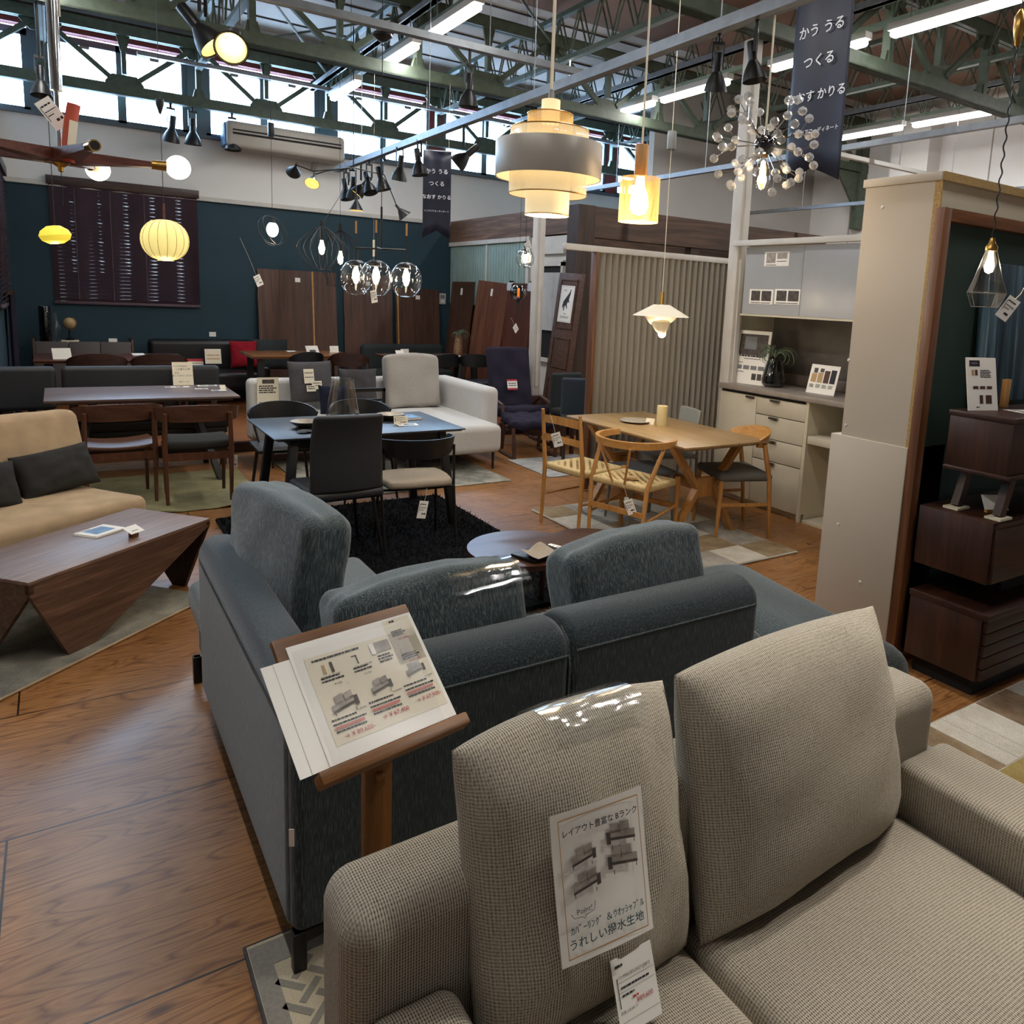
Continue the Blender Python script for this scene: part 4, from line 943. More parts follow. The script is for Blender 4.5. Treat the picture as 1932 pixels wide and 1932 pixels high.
def cordseat(t, x, y0, y1, z):
    G().soft(-x, x, y0, y1, z - .035, z + .012, .018, 6, lambda p, u, v, w: p + Vector((0, 0, -.012 * (1 - u * u) * (1 - v * v)))).ob('seat', MT['cord'], t, 60)
    g = G()
    for i in range(11):
        for j in range(11):
            if (i + j) % 2: continue
            u, v = (i + .5) / 11, (j + .5) / 11
            g.box(-x * .85 + u * x * 1.7 - .012, -x * .85 + u * x * 1.7 + .012, y0 * .85 + v * (y1 - y0) * .85 - .004, y0 * .85 + v * (y1 - y0) * .85 + .004, z + .004, z + .011, .002)
    return g.ob('cord_weave', mat('cord_shadow_strand', '#a08657', .8), t)
cordseat(t, .22, -.2, .21, .445)
tagcard('white price tag hanging on the back of the oak ladder-back chair', face((2.86, 4.47, .63), -62, 0, 20), 21, cordlen=.14, wd=.075, ht=.1)
t = thing('dining_chair', 'oak armchair with a curved top rail, three back spokes and a cord seat', 'chair', (3.25, 4.10, 0), -74)
ga = arc_rest(.275, .25, .695, .05, .028, 150, 390, 34, .3, .02, -.012); ga.ob('top_rail', wood('oak_rail', '#b5803f', '#d8a25c', '#c69150', 0, 2, .35), t)
for sx in (-1, 1):
    G().tube([(sx * .22, -.2, 0), (sx * .235, -.17, .44), (sx * .265, -.045, .70)], [.012, .017, .013], 10).ob('rear_leg', m, t)
    G().tube([(sx * .235, .2, 0), (sx * .235, .195, .47)], [.013, .018], 10).ob('front_leg', m, t)
    G().tube([(sx * .225, -.19, .2), (sx * .235, .2, .27)], .01, 8).ob('side_stretcher', m, t)
for a in (-.5, .5): G().tube([(a * .1, -.175, .44), (a * .26, -.24, .70)], .008, 8).ob('back_spoke', m, t)
G().bar((-.23, .2, .26), (.23, .2, .26), .018, .035).ob('cross_stretcher', m, t); G().bar((-.225, -.19, .26), (.225, -.19, .26), .018, .035).ob('cross_stretcher', m, t)
cordseat(t, .235, -.18, .2, .445)
tagcard('white price tag dangling from the seat of the oak spoke-back armchair', face((3.10, 3.90, .26), -45, 0, 22), 31, wd=.06, ht=.105, cordlen=.12)
ob_ = tag(G().box(-.05, .05, -.03, .03, 0, .006, .002).box(-.05, .03, -.03, .03, .006, .016).ob('note_pad', MT['tan']), 'small tan leather pad lying on the cord seat of the oak armchair', 'pad'); ob_.location = (3.2, 4.06, .458); ob_.rotation_euler.z = R(-40)
t = thing('dining_chair', 'pale grey plastic chair behind the oak table against the pleated curtain', 'chair', (4.07, 4.74, 0), 74)
G().soft(-.18, .18, -.225, -.205, .56, .815, .009, 6, lambda p, u, v, w: p + Vector((0, .03 * u * u - .02 * w, 0))).ob('backrest', MT['greyp'], t, 60)
G().soft(-.21, .21, -.2, .2, .435, .46, .011, 6).ob('seat', MT['greyp'], t, 60)
for sx in (-1, 1): G().tube([(sx * .15, -.21, .6), (sx * .17, -.2, .44), (sx * .2, -.21, 0)], .012, 8).ob('rear_leg', MT['greyp'], t); taper((sx * .18, .17, .44), (sx * .2, .2, 0), .012, .01).ob('front_leg', MT['greyp'], t)
t = thing('dining_chair', 'grey plastic chair whose seat shows under the middle of the oak table', 'chair', (3.57, 4.42, 0), 80)
G().soft(-.2, .2, -.19, .19, .41, .44, .011, 6).ob('seat', mat('slate_grey_plastic', '#5f656d', .5), t, 60)
for sx in (-1, 1):
    for sy in (-1, 1): taper((sx * .17, sy * .16, .42), (sx * .19, sy * .19, 0), .013, .01).ob('leg', MT['greyp'], t)
t = thing('dining_chair', 'oak chair with a rounded one-piece back and grey wool seat by the cabinet drawers', 'chair', (4.10, 3.98, 0), 70)
arc_rest(.235, .215, .655, .13, .02, 195, 345, 26, .55, .12, .02).ob('backrest', wood('oak_back', '#b5803f', '#d8a25c', '#c69150', 0, 2, .35), t)
G().soft(-.225, .225, -.2, .215, .42, .475, .025, 8, puff(.012)).ob('seat', MT['seatg'], t, 60)
for sx in (-1, 1):
    G().tube([(sx * .215, -.21, 0), (sx * .22, -.17, .44), (sx * .205, -.12, .69)], [.012, .018, .017], 10).ob('rear_leg', m, t)
    taper((sx * .2, .19, .43), (sx * .215, .21, 0), .018, .012).ob('front_leg', m, t)
    G().bar((sx * .215, -.19, .25), (sx * .208, .19, .25), .014, .022).ob('side_stretcher', m, t)
# things on the oak table
tag(G().lathe([(0, 0), (.085, 0), (.1, .006), (.128, .016), (.125, .019), (.09, .011), (0, .008)], 28, T(3.73, 4.72, .72)).ob('plate', MT['ceramic']), 'shallow grey-brown plate on the oak table', 'plate')
ca = thing('candle', 'thick ivory pillar candle on the oak table', 'candle', (3.825, 4.52, .72))
G().lathe([(0, 0), (.041, 0), (.0425, .01), (.042, .14), (.040, .155), (.034, .148), (0, .142)], 24, ribs=lambda a: 1 + .01 * math.sin(3 * a)).ob('wax_body', MT['wax'], ca)
G().tube([(0, 0, .14), (.003, 0, .158)], .0018, 6).ob('wick', MT['ink'], ca)
card('price_card', 'small folded cream card beside the candle on the oak table', 'price card', .07, .05, face((3.77, 4.60, .72), -60, 25), m='paperc')
# things on the black table
vz = G().lathe([(0, .004), (.098, .004), (.112, .02), (.115, .05), (.075, .29), (.078, .305), (.072, .305), (.07, .29), (.109, .05), (.105, .025), (.09, .012), (0, .012)], 36, T(1.64, 5.42, .72))
tag(vz.ob('glass_vase', MT['glass']), 'tall clear glass hurricane vase in the middle of the black table', 'vase')
def bowl(label, x, y): 
    o = tag(G().lathe([(0, 0), (.05, 0), (.06, .008), (.1, .035), (.104, .042), (.098, .041), (.055, .012), (0, .01)], 32, T(x, y, .72)).ob('bowl', MT['ceramicd']), label, 'bowl')
    G().lathe([(.0, .0115), (.054, .0135), (.098, .0425)], 32, T(x, y, .7205)).ob('glaze', MT['ceramic'], o)
    return o
bowl('shallow ceramic bowl on the black table nearer the high-backed chair', 1.345, 5.26); bowl('shallow ceramic bowl on the black table beside the price card', 1.985, 5.40)
b1 = thing('brochure', 'thick white brochure lying at the far right of the black table', 'brochure', M=face((2.13, 5.33, .721), 8, 90)); G().box(-.07, .07, 0, .16, 0, .014, .001).ob('pages', MT['paper'], b1); G().box(-.072, .072, -.002, .161, .014, .0155).ob('cover', MT['photob'], b1)
c_ = card('sample_card', 'white sample card with a blue picture lying near the edge of the black table', 'card', .14, .09, face((2.01, 5.1, .7225), -6, 90)); prints(c_, [('photob', -.03, .02, .05, .07), ('ink', -.06, .05, -.04, .07)])
card('price_card', 'upright cream price card on the black table in front of the second bowl', 'price card', .1, .06, face((1.98, 5.18, .72), -5, 18), price(.1, .06, 5), m='paperc')
fb = tag(G().surf(8, 6, lambda u, v: Vector(((u - .5) * .14, (v - .5) * .08, .004 + .012 * abs(math.sin(u * 5 + v * 3))))).ob('fabric_swatches', MT['dcush']), 'crumpled dark fabric swatches beside the first bowl on the black table', 'swatch'); fb.location = (1.31, 5.06, .721)

# ------------------------------------------------------------------ round lobed coffee table
rt = thing('coffee_table', 'dark walnut coffee table of two overlapping discs between the blue sofa and the rugs', 'coffee table', (2.05, 3.28, 0), 0)
pts = []
for k in range(64):
    a = 2 * math.pi * k / 64; d = Vector((math.cos(a), math.sin(a)))
    def reach(cx, cy_, rad):
        c = Vector((cx, cy_)); b_ = d.dot(c); q = b_ * b_ - c.length_squared + rad * rad
        return b_ + math.sqrt(q) if q > 0 else 0
    pts.append(tuple(d * max(reach(-.12, .03, .29), reach(.26, -.02, .22))))
g = G().prism(pts, .355, .38, bev=.004); g.ob('tabletop', wood('walnut_disc', '#3b241a', '#5b3b2b', '#4a2f22', 0, 1.5, .3), rt)
for px, py in ((.06, .13), (-.28, -.02), (.02, -.2), (.34, -.08)): G().tube([(px * .85, py * .85, .36), (px, py, 0)], [.022, .014], 10).ob('leg', MT['darkwood_z'], rt)
sb_ = thing('fabric_sample_book', 'open black fabric sample book with cream and grey swatches on the round coffee table', 'sample book', (1.93, 3.16, .38), 20)
G().box(-.11, .1, -.06, .09, 0, .018, .003).ob('cover', MT['blackm'], sb_)
for i, (mm, z_, dx) in enumerate((('dcush', .02, .02), ('seatd', .025, .015), ('seatl', .03, -.03))):
    G().surf(10, 6, lambda u, v: Vector(((u - .5) * .16 + dx, (v - .5) * .12 - .03, z_ + .002 + (.035 if mm == 'seatl' else .008) * max(0, (v - .3)) * abs(math.sin(u * 3 + i))))).ob('swatch', MT[mm], sb_)
for q in ((-.08, .07), (.07, .075)): G().lathe([(0, 0), (.006, 0), (.004, .003), (0, .003)], 10, T(q[0], q[1], .018)).ob('snap_button', MT['chrome'], sb_)
card('price_card', 'white price card lying behind the fabric sample book on the round coffee table', 'price card', .11, .085, face((2.07, 3.2, .3806), 25, 90), price(.11, .085, 9))

# ------------------------------------------------------------------ tan sofa and faceted coffee table, turned to the room
A0 = 41.0
AS = 36.0
ts = thing('sofa', 'tan suede sofa without arms at the left edge of the picture', 'sofa', (.34, 4.95, 0), AS)
def wr(p, u, v, w):
    if w > 0: p.z += .02 * (1 - u * u) * (1 - v * v) + noise.noise(Vector((p.x * 5, p.y * 2.2, 3))) * .012
    return p
G().soft(-1.9, .06, .0, .85, .27, .42, .05, 14, wr).ob('seat_cushion', MT['beige'], ts, 60)
G().box(-1.85, -.03, .04, .9, .13, .28, .02).ob('base', MT['beige'], ts)
G().soft(-1.9, .06, .78, .96, .2, .66, .06, 8).ob('back', MT['beige'], ts, 60)
for px in (-1.8, -.1): 
    for py in (.1, .85): G().box(px - .02, px + .02, py - .02, py + .02, 0, .14).ob('leg', MT['blackm'], ts)
TS = T(.34, 4.95, 0) @ RZ(AS)
def bcf(p, u, v, w):
    p.y += (1 if v > 0 else -1) * .03 * (1 - u * u) * (1 - w * w); p.z += .02 * (1 - u * u) * max(0, w) + noise.noise(Vector((p.x * 7, 1, p.z * 3))) * .012; p.y += noise.noise(Vector((p.x * 9, 4, p.z * 2))) * .014
    return p
for i, lb in enumerate(('tan suede back cushion with creases on the tan sofa', 'second tan suede back cushion cut off by the picture edge')):
    o = tag(G().soft(-.36, .36, -.1, .1, -.22, .22, .05, 14, bcf).ob('back_cushion', MT['beige'], ang=70), lb, 'cushion', 'tan sofa cushions'); o.matrix_world = TS @ T(-.24 - i * .75, .66, .62) @ RX(-13)
cushion('throw_pillow', 'charcoal lumbar pillow lying against the tan sofa cushion', .46, .26, .13, TS @ T(-.14, .47, .545) @ RX(-22) @ RY(-3), MT['dpil'], 'charcoal pillows', seed=3)
cushion('throw_pillow', 'second charcoal pillow half cut off by the left picture edge', .46, .26, .13, TS @ T(-.62, .42, .545) @ RX(-22) @ RY(4), MT['dpil'], 'charcoal pillows', seed=5)
ft = thing('coffee_table', 'faceted walnut coffee table with triangular folded sides in front of the tan sofa', 'coffee table', (-.154, 3.744, 0), A0)
Lx, Wy = 1.03, .50
vm = MT['veneer']
G().box(0, Lx, 0, Wy, .38, .40, .002).ob('tabletop', vm, ft)
pf = [(0, .385), (Lx, .385), (Lx, .365), (.27, 0), (.17, 0), (0, .345)]
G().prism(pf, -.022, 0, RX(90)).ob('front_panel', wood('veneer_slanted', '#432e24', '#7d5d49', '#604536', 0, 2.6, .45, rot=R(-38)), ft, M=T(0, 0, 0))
pb = [(0, .385), (Lx, .385), (Lx, .345), (Lx - .17, 0), (Lx - .27, 0), (0, .365)]
G().prism(pb, -.022, 0, RX(90)).ob('back_panel', MT['veneer_side'], ft, M=T(0, Wy - .022, 0))
pl = [(0, .385), (Wy, .385), (Wy, .365), (.34, 0), (.27, 0), (0, .345)]
G().prism(pl, 0, .022, RZ(90) @ RX(90)).ob('end_panel', MT['veneer_side'], ft, M=T(0.0, 0, 0))
pr_ = [(0, .385), (Wy, .385), (Wy, .345), (.24, 0), (.16, 0), (0, .365)]
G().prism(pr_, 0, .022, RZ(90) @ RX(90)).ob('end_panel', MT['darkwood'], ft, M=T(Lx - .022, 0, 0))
FTM = T(-.154, 3.744, 0) @ RZ(A0)
mg = thing('magazine', 'white magazine with a blue picture on the faceted coffee table', 'magazine', M=FTM @ T(.62, .30, .4005) @ RZ(0))
for i in range(3): G().box(-.085 + i * .004, .085 + i * .004, -.07, .07, i * .003, i * .003 + .0026).ob('page_block', MT['paper'], mg)
prints(mg, [('photob', -.05, -.04, .06, .05), ('ink', -.07, .056, .0, .06)], .0095)
cs = thing('card_stand', 'small wooden block holding a tilted price card on the faceted coffee table', 'card stand', M=FTM @ T(.63, .10, .4005))
G().box(-.02, .02, -.012, .012, 0, .035, .002).ob('block', MT['standw'], cs); G().box(-.04, .04, -.03, .03, 0, .0015).ob('card', MT['paper'], cs, M=T(0, 0, .037) @ RX(24))

# ------------------------------------------------------------------ pale grey sofa with chaise
ls = thing('sofa', 'pale grey three-seat sofa with a deep chaise end on thin black legs', 'sofa', (2.5, 7.3, 0))
LS = MT['lsofa']
def ll(name, x0, x1, y0, y1, z0, z1, r, fn=None, n=8, m=LS): return G().soft(x0 - 2.5, x1 - 2.5, y0 - 7.3, y1 - 7.3, z0, z1, r, n, fn).ob(name, m, ls, 60)
ll('back', 1.48, 2.52, 7.86, 8.04, .15, .75, .05); ll('back', 2.53, 3.5, 7.86, 8.04, .15, .75, .05)
ll('arm', 3.42, 3.6, 6.75, 8.0, .15, .755, .06)
ll('seat_cushion', 1.50, 2.5, 7.18, 7.9, .17, .44, .06, puff(.02)); ll('chaise_cushion', 2.49, 3.47, 6.42, 7.9, .17, .44, .06, puff(.02))
for px, py in ((1.56, 7.26), (1.56, 7.95), (2.55, 6.5), (3.41, 6.5), (3.5, 7.95)): G().tube([(px - 2.5, py - 7.3, .18), (px - 2.5, py - 7.3, 0)], [.016, .01], 8).ob('leg', MT['blackm'], ls)
cushion('throw_pillow', 'square charcoal cushion with price papers on the pale grey sofa', .44, .42, .15, T(2.03, 7.74, .73) @ RZ(8) @ RX(-12), MT['dcush'], 'pillows on the pale grey sofa', seed=21)
cushion('throw_pillow', 'square dark grey cushion in the middle of the pale grey sofa', .38, .38, .14, T(2.50, 7.74, .67) @ RZ(-8) @ RX(-14), MT['dcush'], 'pillows on the pale grey sofa', seed=23)
cushion('throw_pillow', 'small navy cushion half hidden by the glass vase', .34, .3, .12, T(2.20, 7.46, .58) @ RX(-14), MT['navy'], 'pillows on the pale grey sofa', seed=27)
cushion('back_cushion', 'big warm grey cushion leaning on the back of the chaise end', .58, .54, .17, T(3.06, 7.72, .715) @ RX(-10), MT['lcush'], None, True, 31)
o = card('info_sheet', 'plastic covered handwritten sheet hanging on the end of the pale grey sofa back', 'paper sheet', .2, .34, face((1.65, 7.845, .43), 0, 0), [('photod', -.05, .28, .06, .32)] + para('ink', -.08, .09, .25, .012, 4) + [('photod', .0, .02, .08, .09)] + para('ink', -.08, .0, .09, .01, 3), m='paperc')
for i, (dx, dz, sw, sh) in enumerate(((-.05, -.02, .1, .14), (.02, -.08, .1, .08), (-.04, -.1, .09, .06))):
    card('price_sheet', ('upper cream price paper on the square charcoal cushion', 'lower cream price paper on the square charcoal cushion', 'small cream price paper at the corner of the square charcoal cushion')[i], 'paper sheet', sw, sh, T(2.03, 7.74, .73) @ RZ(8) @ RX(-12) @ T(dx, -.088 - i * .002, dz) @ RX(90), lines('ink', -sw * .4, sw * .4, sh * .7, .008, i) + lines('ink', -sw * .4, sw * .4, sh * .4, .008, i + 5), m='paperc')

# ------------------------------------------------------------------ black benches behind the left table
bn = thing('bench', 'black leather bench with a long low backrest behind the walnut table', 'bench', (.62, 7.95, 0))
G().soft(-.62, .63, .03, .13, .56, .875, .04, 8).ob('backrest', MT['leatherg'], bn, 60)
G().soft(-.62, .66, -.4, .06, .35, .46, .04, 8, puff(.01)).ob('seat', MT['leather'], bn, 60)
G().box(-.6, .62, -.36, .04, .30, .35, .005).ob('seat_frame', MT['blackw'], bn)
for sx in (-.55, .58):
    G().bar((sx, .06, 0), (sx, .1, .62), .05, .03).ob('back_leg', MT['darkwood_z'], bn); G().bar((sx, -.34, 0), (sx, -.32, .32), .05, .05).ob('front_leg', MT['blackw'], bn)
bn2 = thing('bench', 'second black leather bench section cut off by the left picture edge', 'bench', (-.5, 7.95, 0))
G().soft(-.9, .46, .03, .13, .50, .875, .04, 8).ob('backrest', MT['leatherg'], bn2, 60)
for sx in (.1, .28, -.6): G().bar((sx, .07, 0), (sx, .09, .52), .06, .03).ob('back_leg', MT['darkwood_z'], bn2)
G().soft(-.9, .4, -.4, .06, .35, .44, .03, 6).ob('seat', MT['leather'], bn2, 60)
o = card('sign_sheet', 'cream handwritten sign leaning on the black bench behind the walnut table', 'sign', .17, .22, face((.93, 7.9, .70), 2, 14), m='paperc')
text(o, 'ベンチなのに', -.02, .18, .02, MT['ink']); text(o, 'この座り心地！', .01, .152, .02, MT['ink']); text(o, 'ぜひ', -.05, .118, .02, MT['ink']); text(o, '座ってみてください', .0, .092, .02, MT['ink']); text(o, '限定セール中', .005, .035, .014, MT['ink'])
for i, (x_, y_, w_, d_, k_) in enumerate(((.80, 7.62, .09, .06, ('greysw',)), (.90, 7.62, .09, .06, ('brownsw',)), (1.02, 7.45, .1, .07, ('tan', 'greysw')), (1.10, 7.66, .16, .08, ('photo', 'brownsw')), (1.14, 7.30, .12, .07, ('greysw',)))):
    o = card('sample_card', ('grey sample card under the bench sign on the walnut table', 'brown sample card under the bench sign on the walnut table', 'two-tone sample card at the front of the walnut table', 'long printed sample card at the back corner of the walnut table', 'sample card nearest the walnut table corner')[i], 'sample card', w_, d_, face((x_, y_, .7208 + i * .0003), 3, 90), group='sample cards on the walnut table')
    prints(o, [(k, -w_ * .4 + j * w_ * .42, d_ * .2, -w_ * .4 + (j + .9) * w_ * .42, d_ * .8) for j, k in enumerate(k_)])
card('price_card', 'small cream tent card at the right end of the walnut table', 'price card', .06, .04, face((1.19, 7.42, .72), 30, 30), m='paperc')

# ------------------------------------------------------------------ on the platform
PZ = .107
def back_table(label, x0, x1, y0, y1, m, xl=None):
    cx, cy_ = (x0 + x1) / 2, (y0 + y1) / 2
    t = thing('dining_table', label, 'table', (cx, cy_, PZ)); a, b_ = (x1 - x0) / 2, (y1 - y0) / 2
    slab_top(G(), -a, a, -b_, b_, .685, .72, .015).ob('tabletop', m, t)
    for sx in (-1, 1):
        for sy in (-1, 1): G().bar((sx * (a - .12), sy * (b_ - .1), .69), (sx * (a - .1), sy * (b_ - .08), 0), .07, .06).ob('leg', MT['blackw'], t)
    return t
back_table('reddish walnut table in front of the grey-brown sideboard', -.22, 1.12, 9.14, 9.95, wood('red_walnut_top', '#4a2a20', '#75493a', '#5f392c', 0, 1.5, .28))
back_table('walnut slab table with a golden front edge in front of the two big leaning boards', 1.85, 3.08, 9.6, 10.4, wood('gold_walnut_top', '#6a4226', '#9a6a40', '#82552f', 0, 1.3, .3))
back_table('dark walnut table carrying the air plant in a speckled vase', 3.44, 4.70, 9.25, 9.98, MT['walnut'])
def chair_back(label, x, y, rz, wd, m, z=PZ):
    t = thing('dining_chair', label, 'chair', (x, y, z), rz, 'chairs at the tables on the platform')
    arc_rest(wd, wd * .6, .64, .17, .018, 190, 350, 22, .65, .05, .03).ob('backrest', m, t)
    G().soft(-.21, .21, -.18, .2, .42, .46, .018, 5).ob('seat', MT['leather'], t, 60)
    for sx in (-1, 1): taper((sx * wd * .93, -.1, .68), (sx * .21, -.2, 0), .016, .012).ob('rear_leg', m, t); taper((sx * .18, .17, .43), (sx * .2, .2, 0), .016, .012).ob('front_leg', m, t)
    return t
chair_back('dark walnut chair with an arched back at the reddish table, below the globe', .30, 8.98, 0, .25, MT['darkwood'])
chair_back('dark walnut chair with a flatter back at the reddish table, beside the bench sign', .84, 8.98, 0, .25, MT['darkwood'])
chair_back('walnut chair with a bent back tucked at the slab table above the pale sofa', 2.85, 9.15, -20, .22, MT['darkwood'])
chair_back('black chair with a low round back at the slab table above the pale sofa', 2.36, 9.22, 10, .2, MT['black'])
chair_back('dark chair seen side on at the walnut table above the big warm grey cushion', 3.95, 8.95, 15, .22, MT['blackw'])
chair_back('low round-backed dark chair at the walnut table beside the recliner', 4.38, 8.92, -25, .2, MT['blackw'])
for i, (x_, y_, t_) in enumerate(((.02, 9.25, 30), (.72, 9.7, 80), (.78, 9.4, 80), (2.62, 9.85, 35), (2.45, 10.2, 85), (2.95, 10.1, 10), (3.62, 9.5, 30), (3.72, 9.62, 5), (4.4, 9.45, 85))):
    card('price_card', ('white price card tilted at the front corner of the reddish table', 'white leaflet lying at the back of the reddish table', 'white leaflet behind the flatter walnut chair', 'white sample sheet tilted on the slab table', 'white sheet lying flat on the slab table', 'small upright white card at the far end of the slab table', 'white card tilted on the dark walnut table', 'small upright card on the dark walnut table', 'pale booklet lying by the speckled vase')[i], 'price card', .16 if i in (0, 3) else .12, .12 if i in (0, 3) else .085, face((x_, y_, PZ + .722), 10, t_), [('photod', -.04, .03, .04, .06)] if i == 3 else [], group='cards on the platform tables')
# sideboard with vases and globe
sd = thing('sideboard', 'low taupe three-door sideboard against the teal wall', 'sideboard', (.25, 11.25, PZ))
G().box(-.50, .50, -.2, .2, .72, .745).box(-.50, .50, -.2, .2, .12, .14).box(-.50, .50, .18, .2, .12, .74).ob('body', MT['cabp'], sd)
for sx in (-1, 1): G().box(sx * .50 - .012, sx * .50 + .012, -.215, .2, .1, .80, .003).ob('side_panel', MT['walnut_z'], sd)
for i in range(3): G().box(-.485 + i * .325, -.485 + i * .325 + .318, -.215, -.2, .135, .77, .003).ob('door', MT['cabp'], sd)
for sx in (-1, 1): G().box(sx * .42 - .02, sx * .42 + .02, -.16, .16, 0, .12).ob('leg', MT['blackm'], sd)
ZS = PZ + .745
tag(G().lathe([(0, 0), (.055, 0), (.06, .02), (.06, .42), (.055, .43), (.05, .42), (.05, .02)], 24, T(-.13, 11.25, ZS)).ob('cylinder_vase', MT['gsm']), 'tall dark glass cylinder vase on the sideboard', 'vase')
tag(G().lathe([(0, 0), (.05, 0), (.055, .03), (.055, .19), (.04, .22), (.03, .26), (.032, .36), (.03, .36), (.028, .26)], 32, T(-.03, 11.17, ZS), ribs=lambda a: 1 + .05 * math.cos(12 * a)).ob('bottle_vase', MT['glass']), 'ribbed clear glass bottle vase beside the dark cylinder', 'vase')
gl = thing('desk_globe', 'small antique coloured globe standing on a book on the sideboard', 'globe', (.11, 11.2, ZS + .035))
G().ball((0, 0, .20), .068, seg=20, rings=14).ob('sphere', MT['globe'], gl); G().lathe([(0, 0), (.05, 0), (.05, .012), (.012, .03), (.012, .12), (0, .13)], 16).ob('foot', MT['blackw'], gl)
G().tube([(.06 * math.sin(a) * 1.25, 0, .2 - .06 * math.cos(a) * 1.25) for a in [i * .2 - .3 for i in range(16)]], .004, 6).ob('meridian', MT['brass'], gl)
bo = tag(G().box(-.09, .09, -.06, .06, 0, .032, .002).ob('book', MT['paperc']), 'pale book lying flat under the globe', 'book'); bo.location = (.11, 11.2, ZS + .001)
card('price_card', 'white price card standing on the right end of the sideboard', 'price card', .09, .06, face((.55, 11.15, ZS), 0, 8))
# black leather sofa
sf = thing('sofa', 'black leather sofa against the teal wall right of the sideboard', 'sofa', (1.55, 11.0, PZ))
G().soft(-.62, .62, .12, .36, .15, .80, .06, 6).ob('back', MT['leather'], sf, 60)
for i in range(2): G().soft(-.6 + i * .6, -.01 + i * .6, -.42, .14, .2, .42, .05, 6, puff(.02)).ob('seat_cushion', MT['leather'], sf, 60)
G().soft(.56, .72, -.42, .36, .12, .5, .05, 5).ob('arm', MT['leather'], sf, 60)
for sx in (-.5, .55):
    for sy in (-.35, .3): G().box(sx - .02, sx + .02, sy - .02, sy + .02, 0, .2).ob('leg', MT['blackm'], sf)
for i, (x_, z_, w_, h_) in enumerate(((1.42, .50, .19, .14), (1.62, .58, .19, .19), (1.68, .90, .08, .06))):
    o = card('price_sheet', ('red headed price sheet standing on the black leather sofa', 'cream price sheet leaning on the back of the black leather sofa', 'small house-shaped white card on top of the black leather sofa')[i], 'paper sheet', w_, h_, face((x_, 10.85 - i * .06 if i < 2 else 11.2, PZ + z_ - .06), 0, 14 if i < 2 else 0), m='paperc' if i == 1 else 'paper')
    if i < 2: prints(o, ([('inkr', -w_ * .5, h_ * .75, w_ * .5, h_)] if i == 0 else []) + lines('inko', -w_ * .4, w_ * .4, h_ * .55, .012, i) + lines('inko', -w_ * .4, w_ * .4, h_ * .3, .012, i + 3))
cushion('throw_pillow', 'bright red cushion standing beside the black leather sofa back', .34, .36, .13, T(2.0, 10.9, PZ + .63) @ RX(-10), MT['redf'], None, seed=41)
cushion('throw_pillow', 'large dark grey cushion right of the red cushion', .46, .42, .15, T(2.36, 11.0, PZ + .62) @ RX(-10), MT['gfab'], None, seed=43)
s2 = thing('sofa', 'dark green-grey settee with a rounded back below the leaning boards', 'sofa', (4.25, 10.9, PZ))
G().soft(-.64, .64, .1, .26, .1, .77, .07, 6).ob('back', MT['gfab'], s2, 60); G().soft(-.6, .6, -.35, .12, .2, .42, .05, 6).ob('seat_cushion', MT['gfab'], s2, 60)
for sx in (-.5, .5): G().box(sx - .02, sx + .02, -.3, .2, 0, .2).ob('leg', MT['blackm'], s2)
# air plant in a speckled vase
pv = thing('vase_with_air_plant', 'speckled tan vase holding a curly air plant on the dark walnut table', 'vase', (4.52, 9.72, PZ + .72))
def airplant(parent, r, n, seed, z0):
    rr = random.Random(seed); g = G()
    for i in range(n):
        a = rr.uniform(0, 6.28); s_ = rr.uniform(.7, 1.1) * r; up = rr.uniform(.3, 1.0)
        pts = []; q_ = Vector((0, z0)); ph0 = R(rr.uniform(55, 88)); turn = R(rr.uniform(190, 300))
        for k in range(13):
            pts.append((math.cos(a) * q_.x, math.sin(a) * q_.x, q_.y)); ph = ph0 - turn * (k / 12) ** 1.2
            q_ = q_ + Vector((math.cos(ph), math.sin(ph))) * s_ * .17 * (1.15 - up * .4)
        g.tube(pts, [.0085 * r / .14 * (1 - k / 13.5) for k in range(13)], 5, flat=.5)
    return g.ob('air_plant', MT['plant'], parent)
G().lathe([(0, 0), (.06, 0), (.068, .02), (.06, .12), (.05, .22), (.04, .27), (.044, .28), (.036, .27), (.045, .2)], 20).ob('vase_body', mat('speckled_tan_glaze', '#8c6c52', .35, var=.6, vs=60), pv); airplant(pv, .13, 26, 3, .26)

# ------------------------------------------------------------------ leaning walnut boards
def board(name_label, M, wd, ht, m, split=None, group='leaning walnut boards'):
    t = thing('tabletop_board', name_label, 'board', M=M, group=group)
    r = random.Random(int(wd * 1000)); n = 10
    e = [(-wd / 2 + r.uniform(0, .012), i * ht / n) for i in range(n + 1)]; f_ = [(wd / 2 - r.uniform(0, .012), i * ht / n) for i in range(n, -1, -1)]
    if split:
        s_ = -wd / 2 + wd * split
        G().prism(e + [(s_, ht), (s_, 0)], -.03, 0).ob('slab', m, t); G().prism([(s_ + .022, 0), (s_ + .022, ht)] + f_, -.03, 0).ob('slab', m, t)
        G().box(s_, s_ + .022, 0, ht, -.028, -.002).ob('sapwood_strip', MT['oak'], t)
    else: G().prism(e + f_, -.03, 0).ob('slab', m, t)
    return t
BY = YW - .02
WZ = wood('walnut_slab', '#3a251d', '#674636', '#503529', 1, .8, .45); WZ2 = wood('walnut_slab_reddish', '#4f2e22', '#93644a', '#6d4433', 1, .8, .42)
def on_back(x, wd, ht, lb, split=None, m=None, tl=5): 
    b_ = board(lb, face((x, BY - math.sin(R(tl)) * ht - .03, PZ), 0, tl), wd, ht, m or WZ, split)
    G().box(-.035, .035, ht - .16, ht - .1, 0, .002).ob('price_label', MT['paper'], b_); return b_
on_back(2.83, 1.08, 1.77, 'widest leaning walnut board pair with a pale sapwood strip, left of the glass globes', .68)
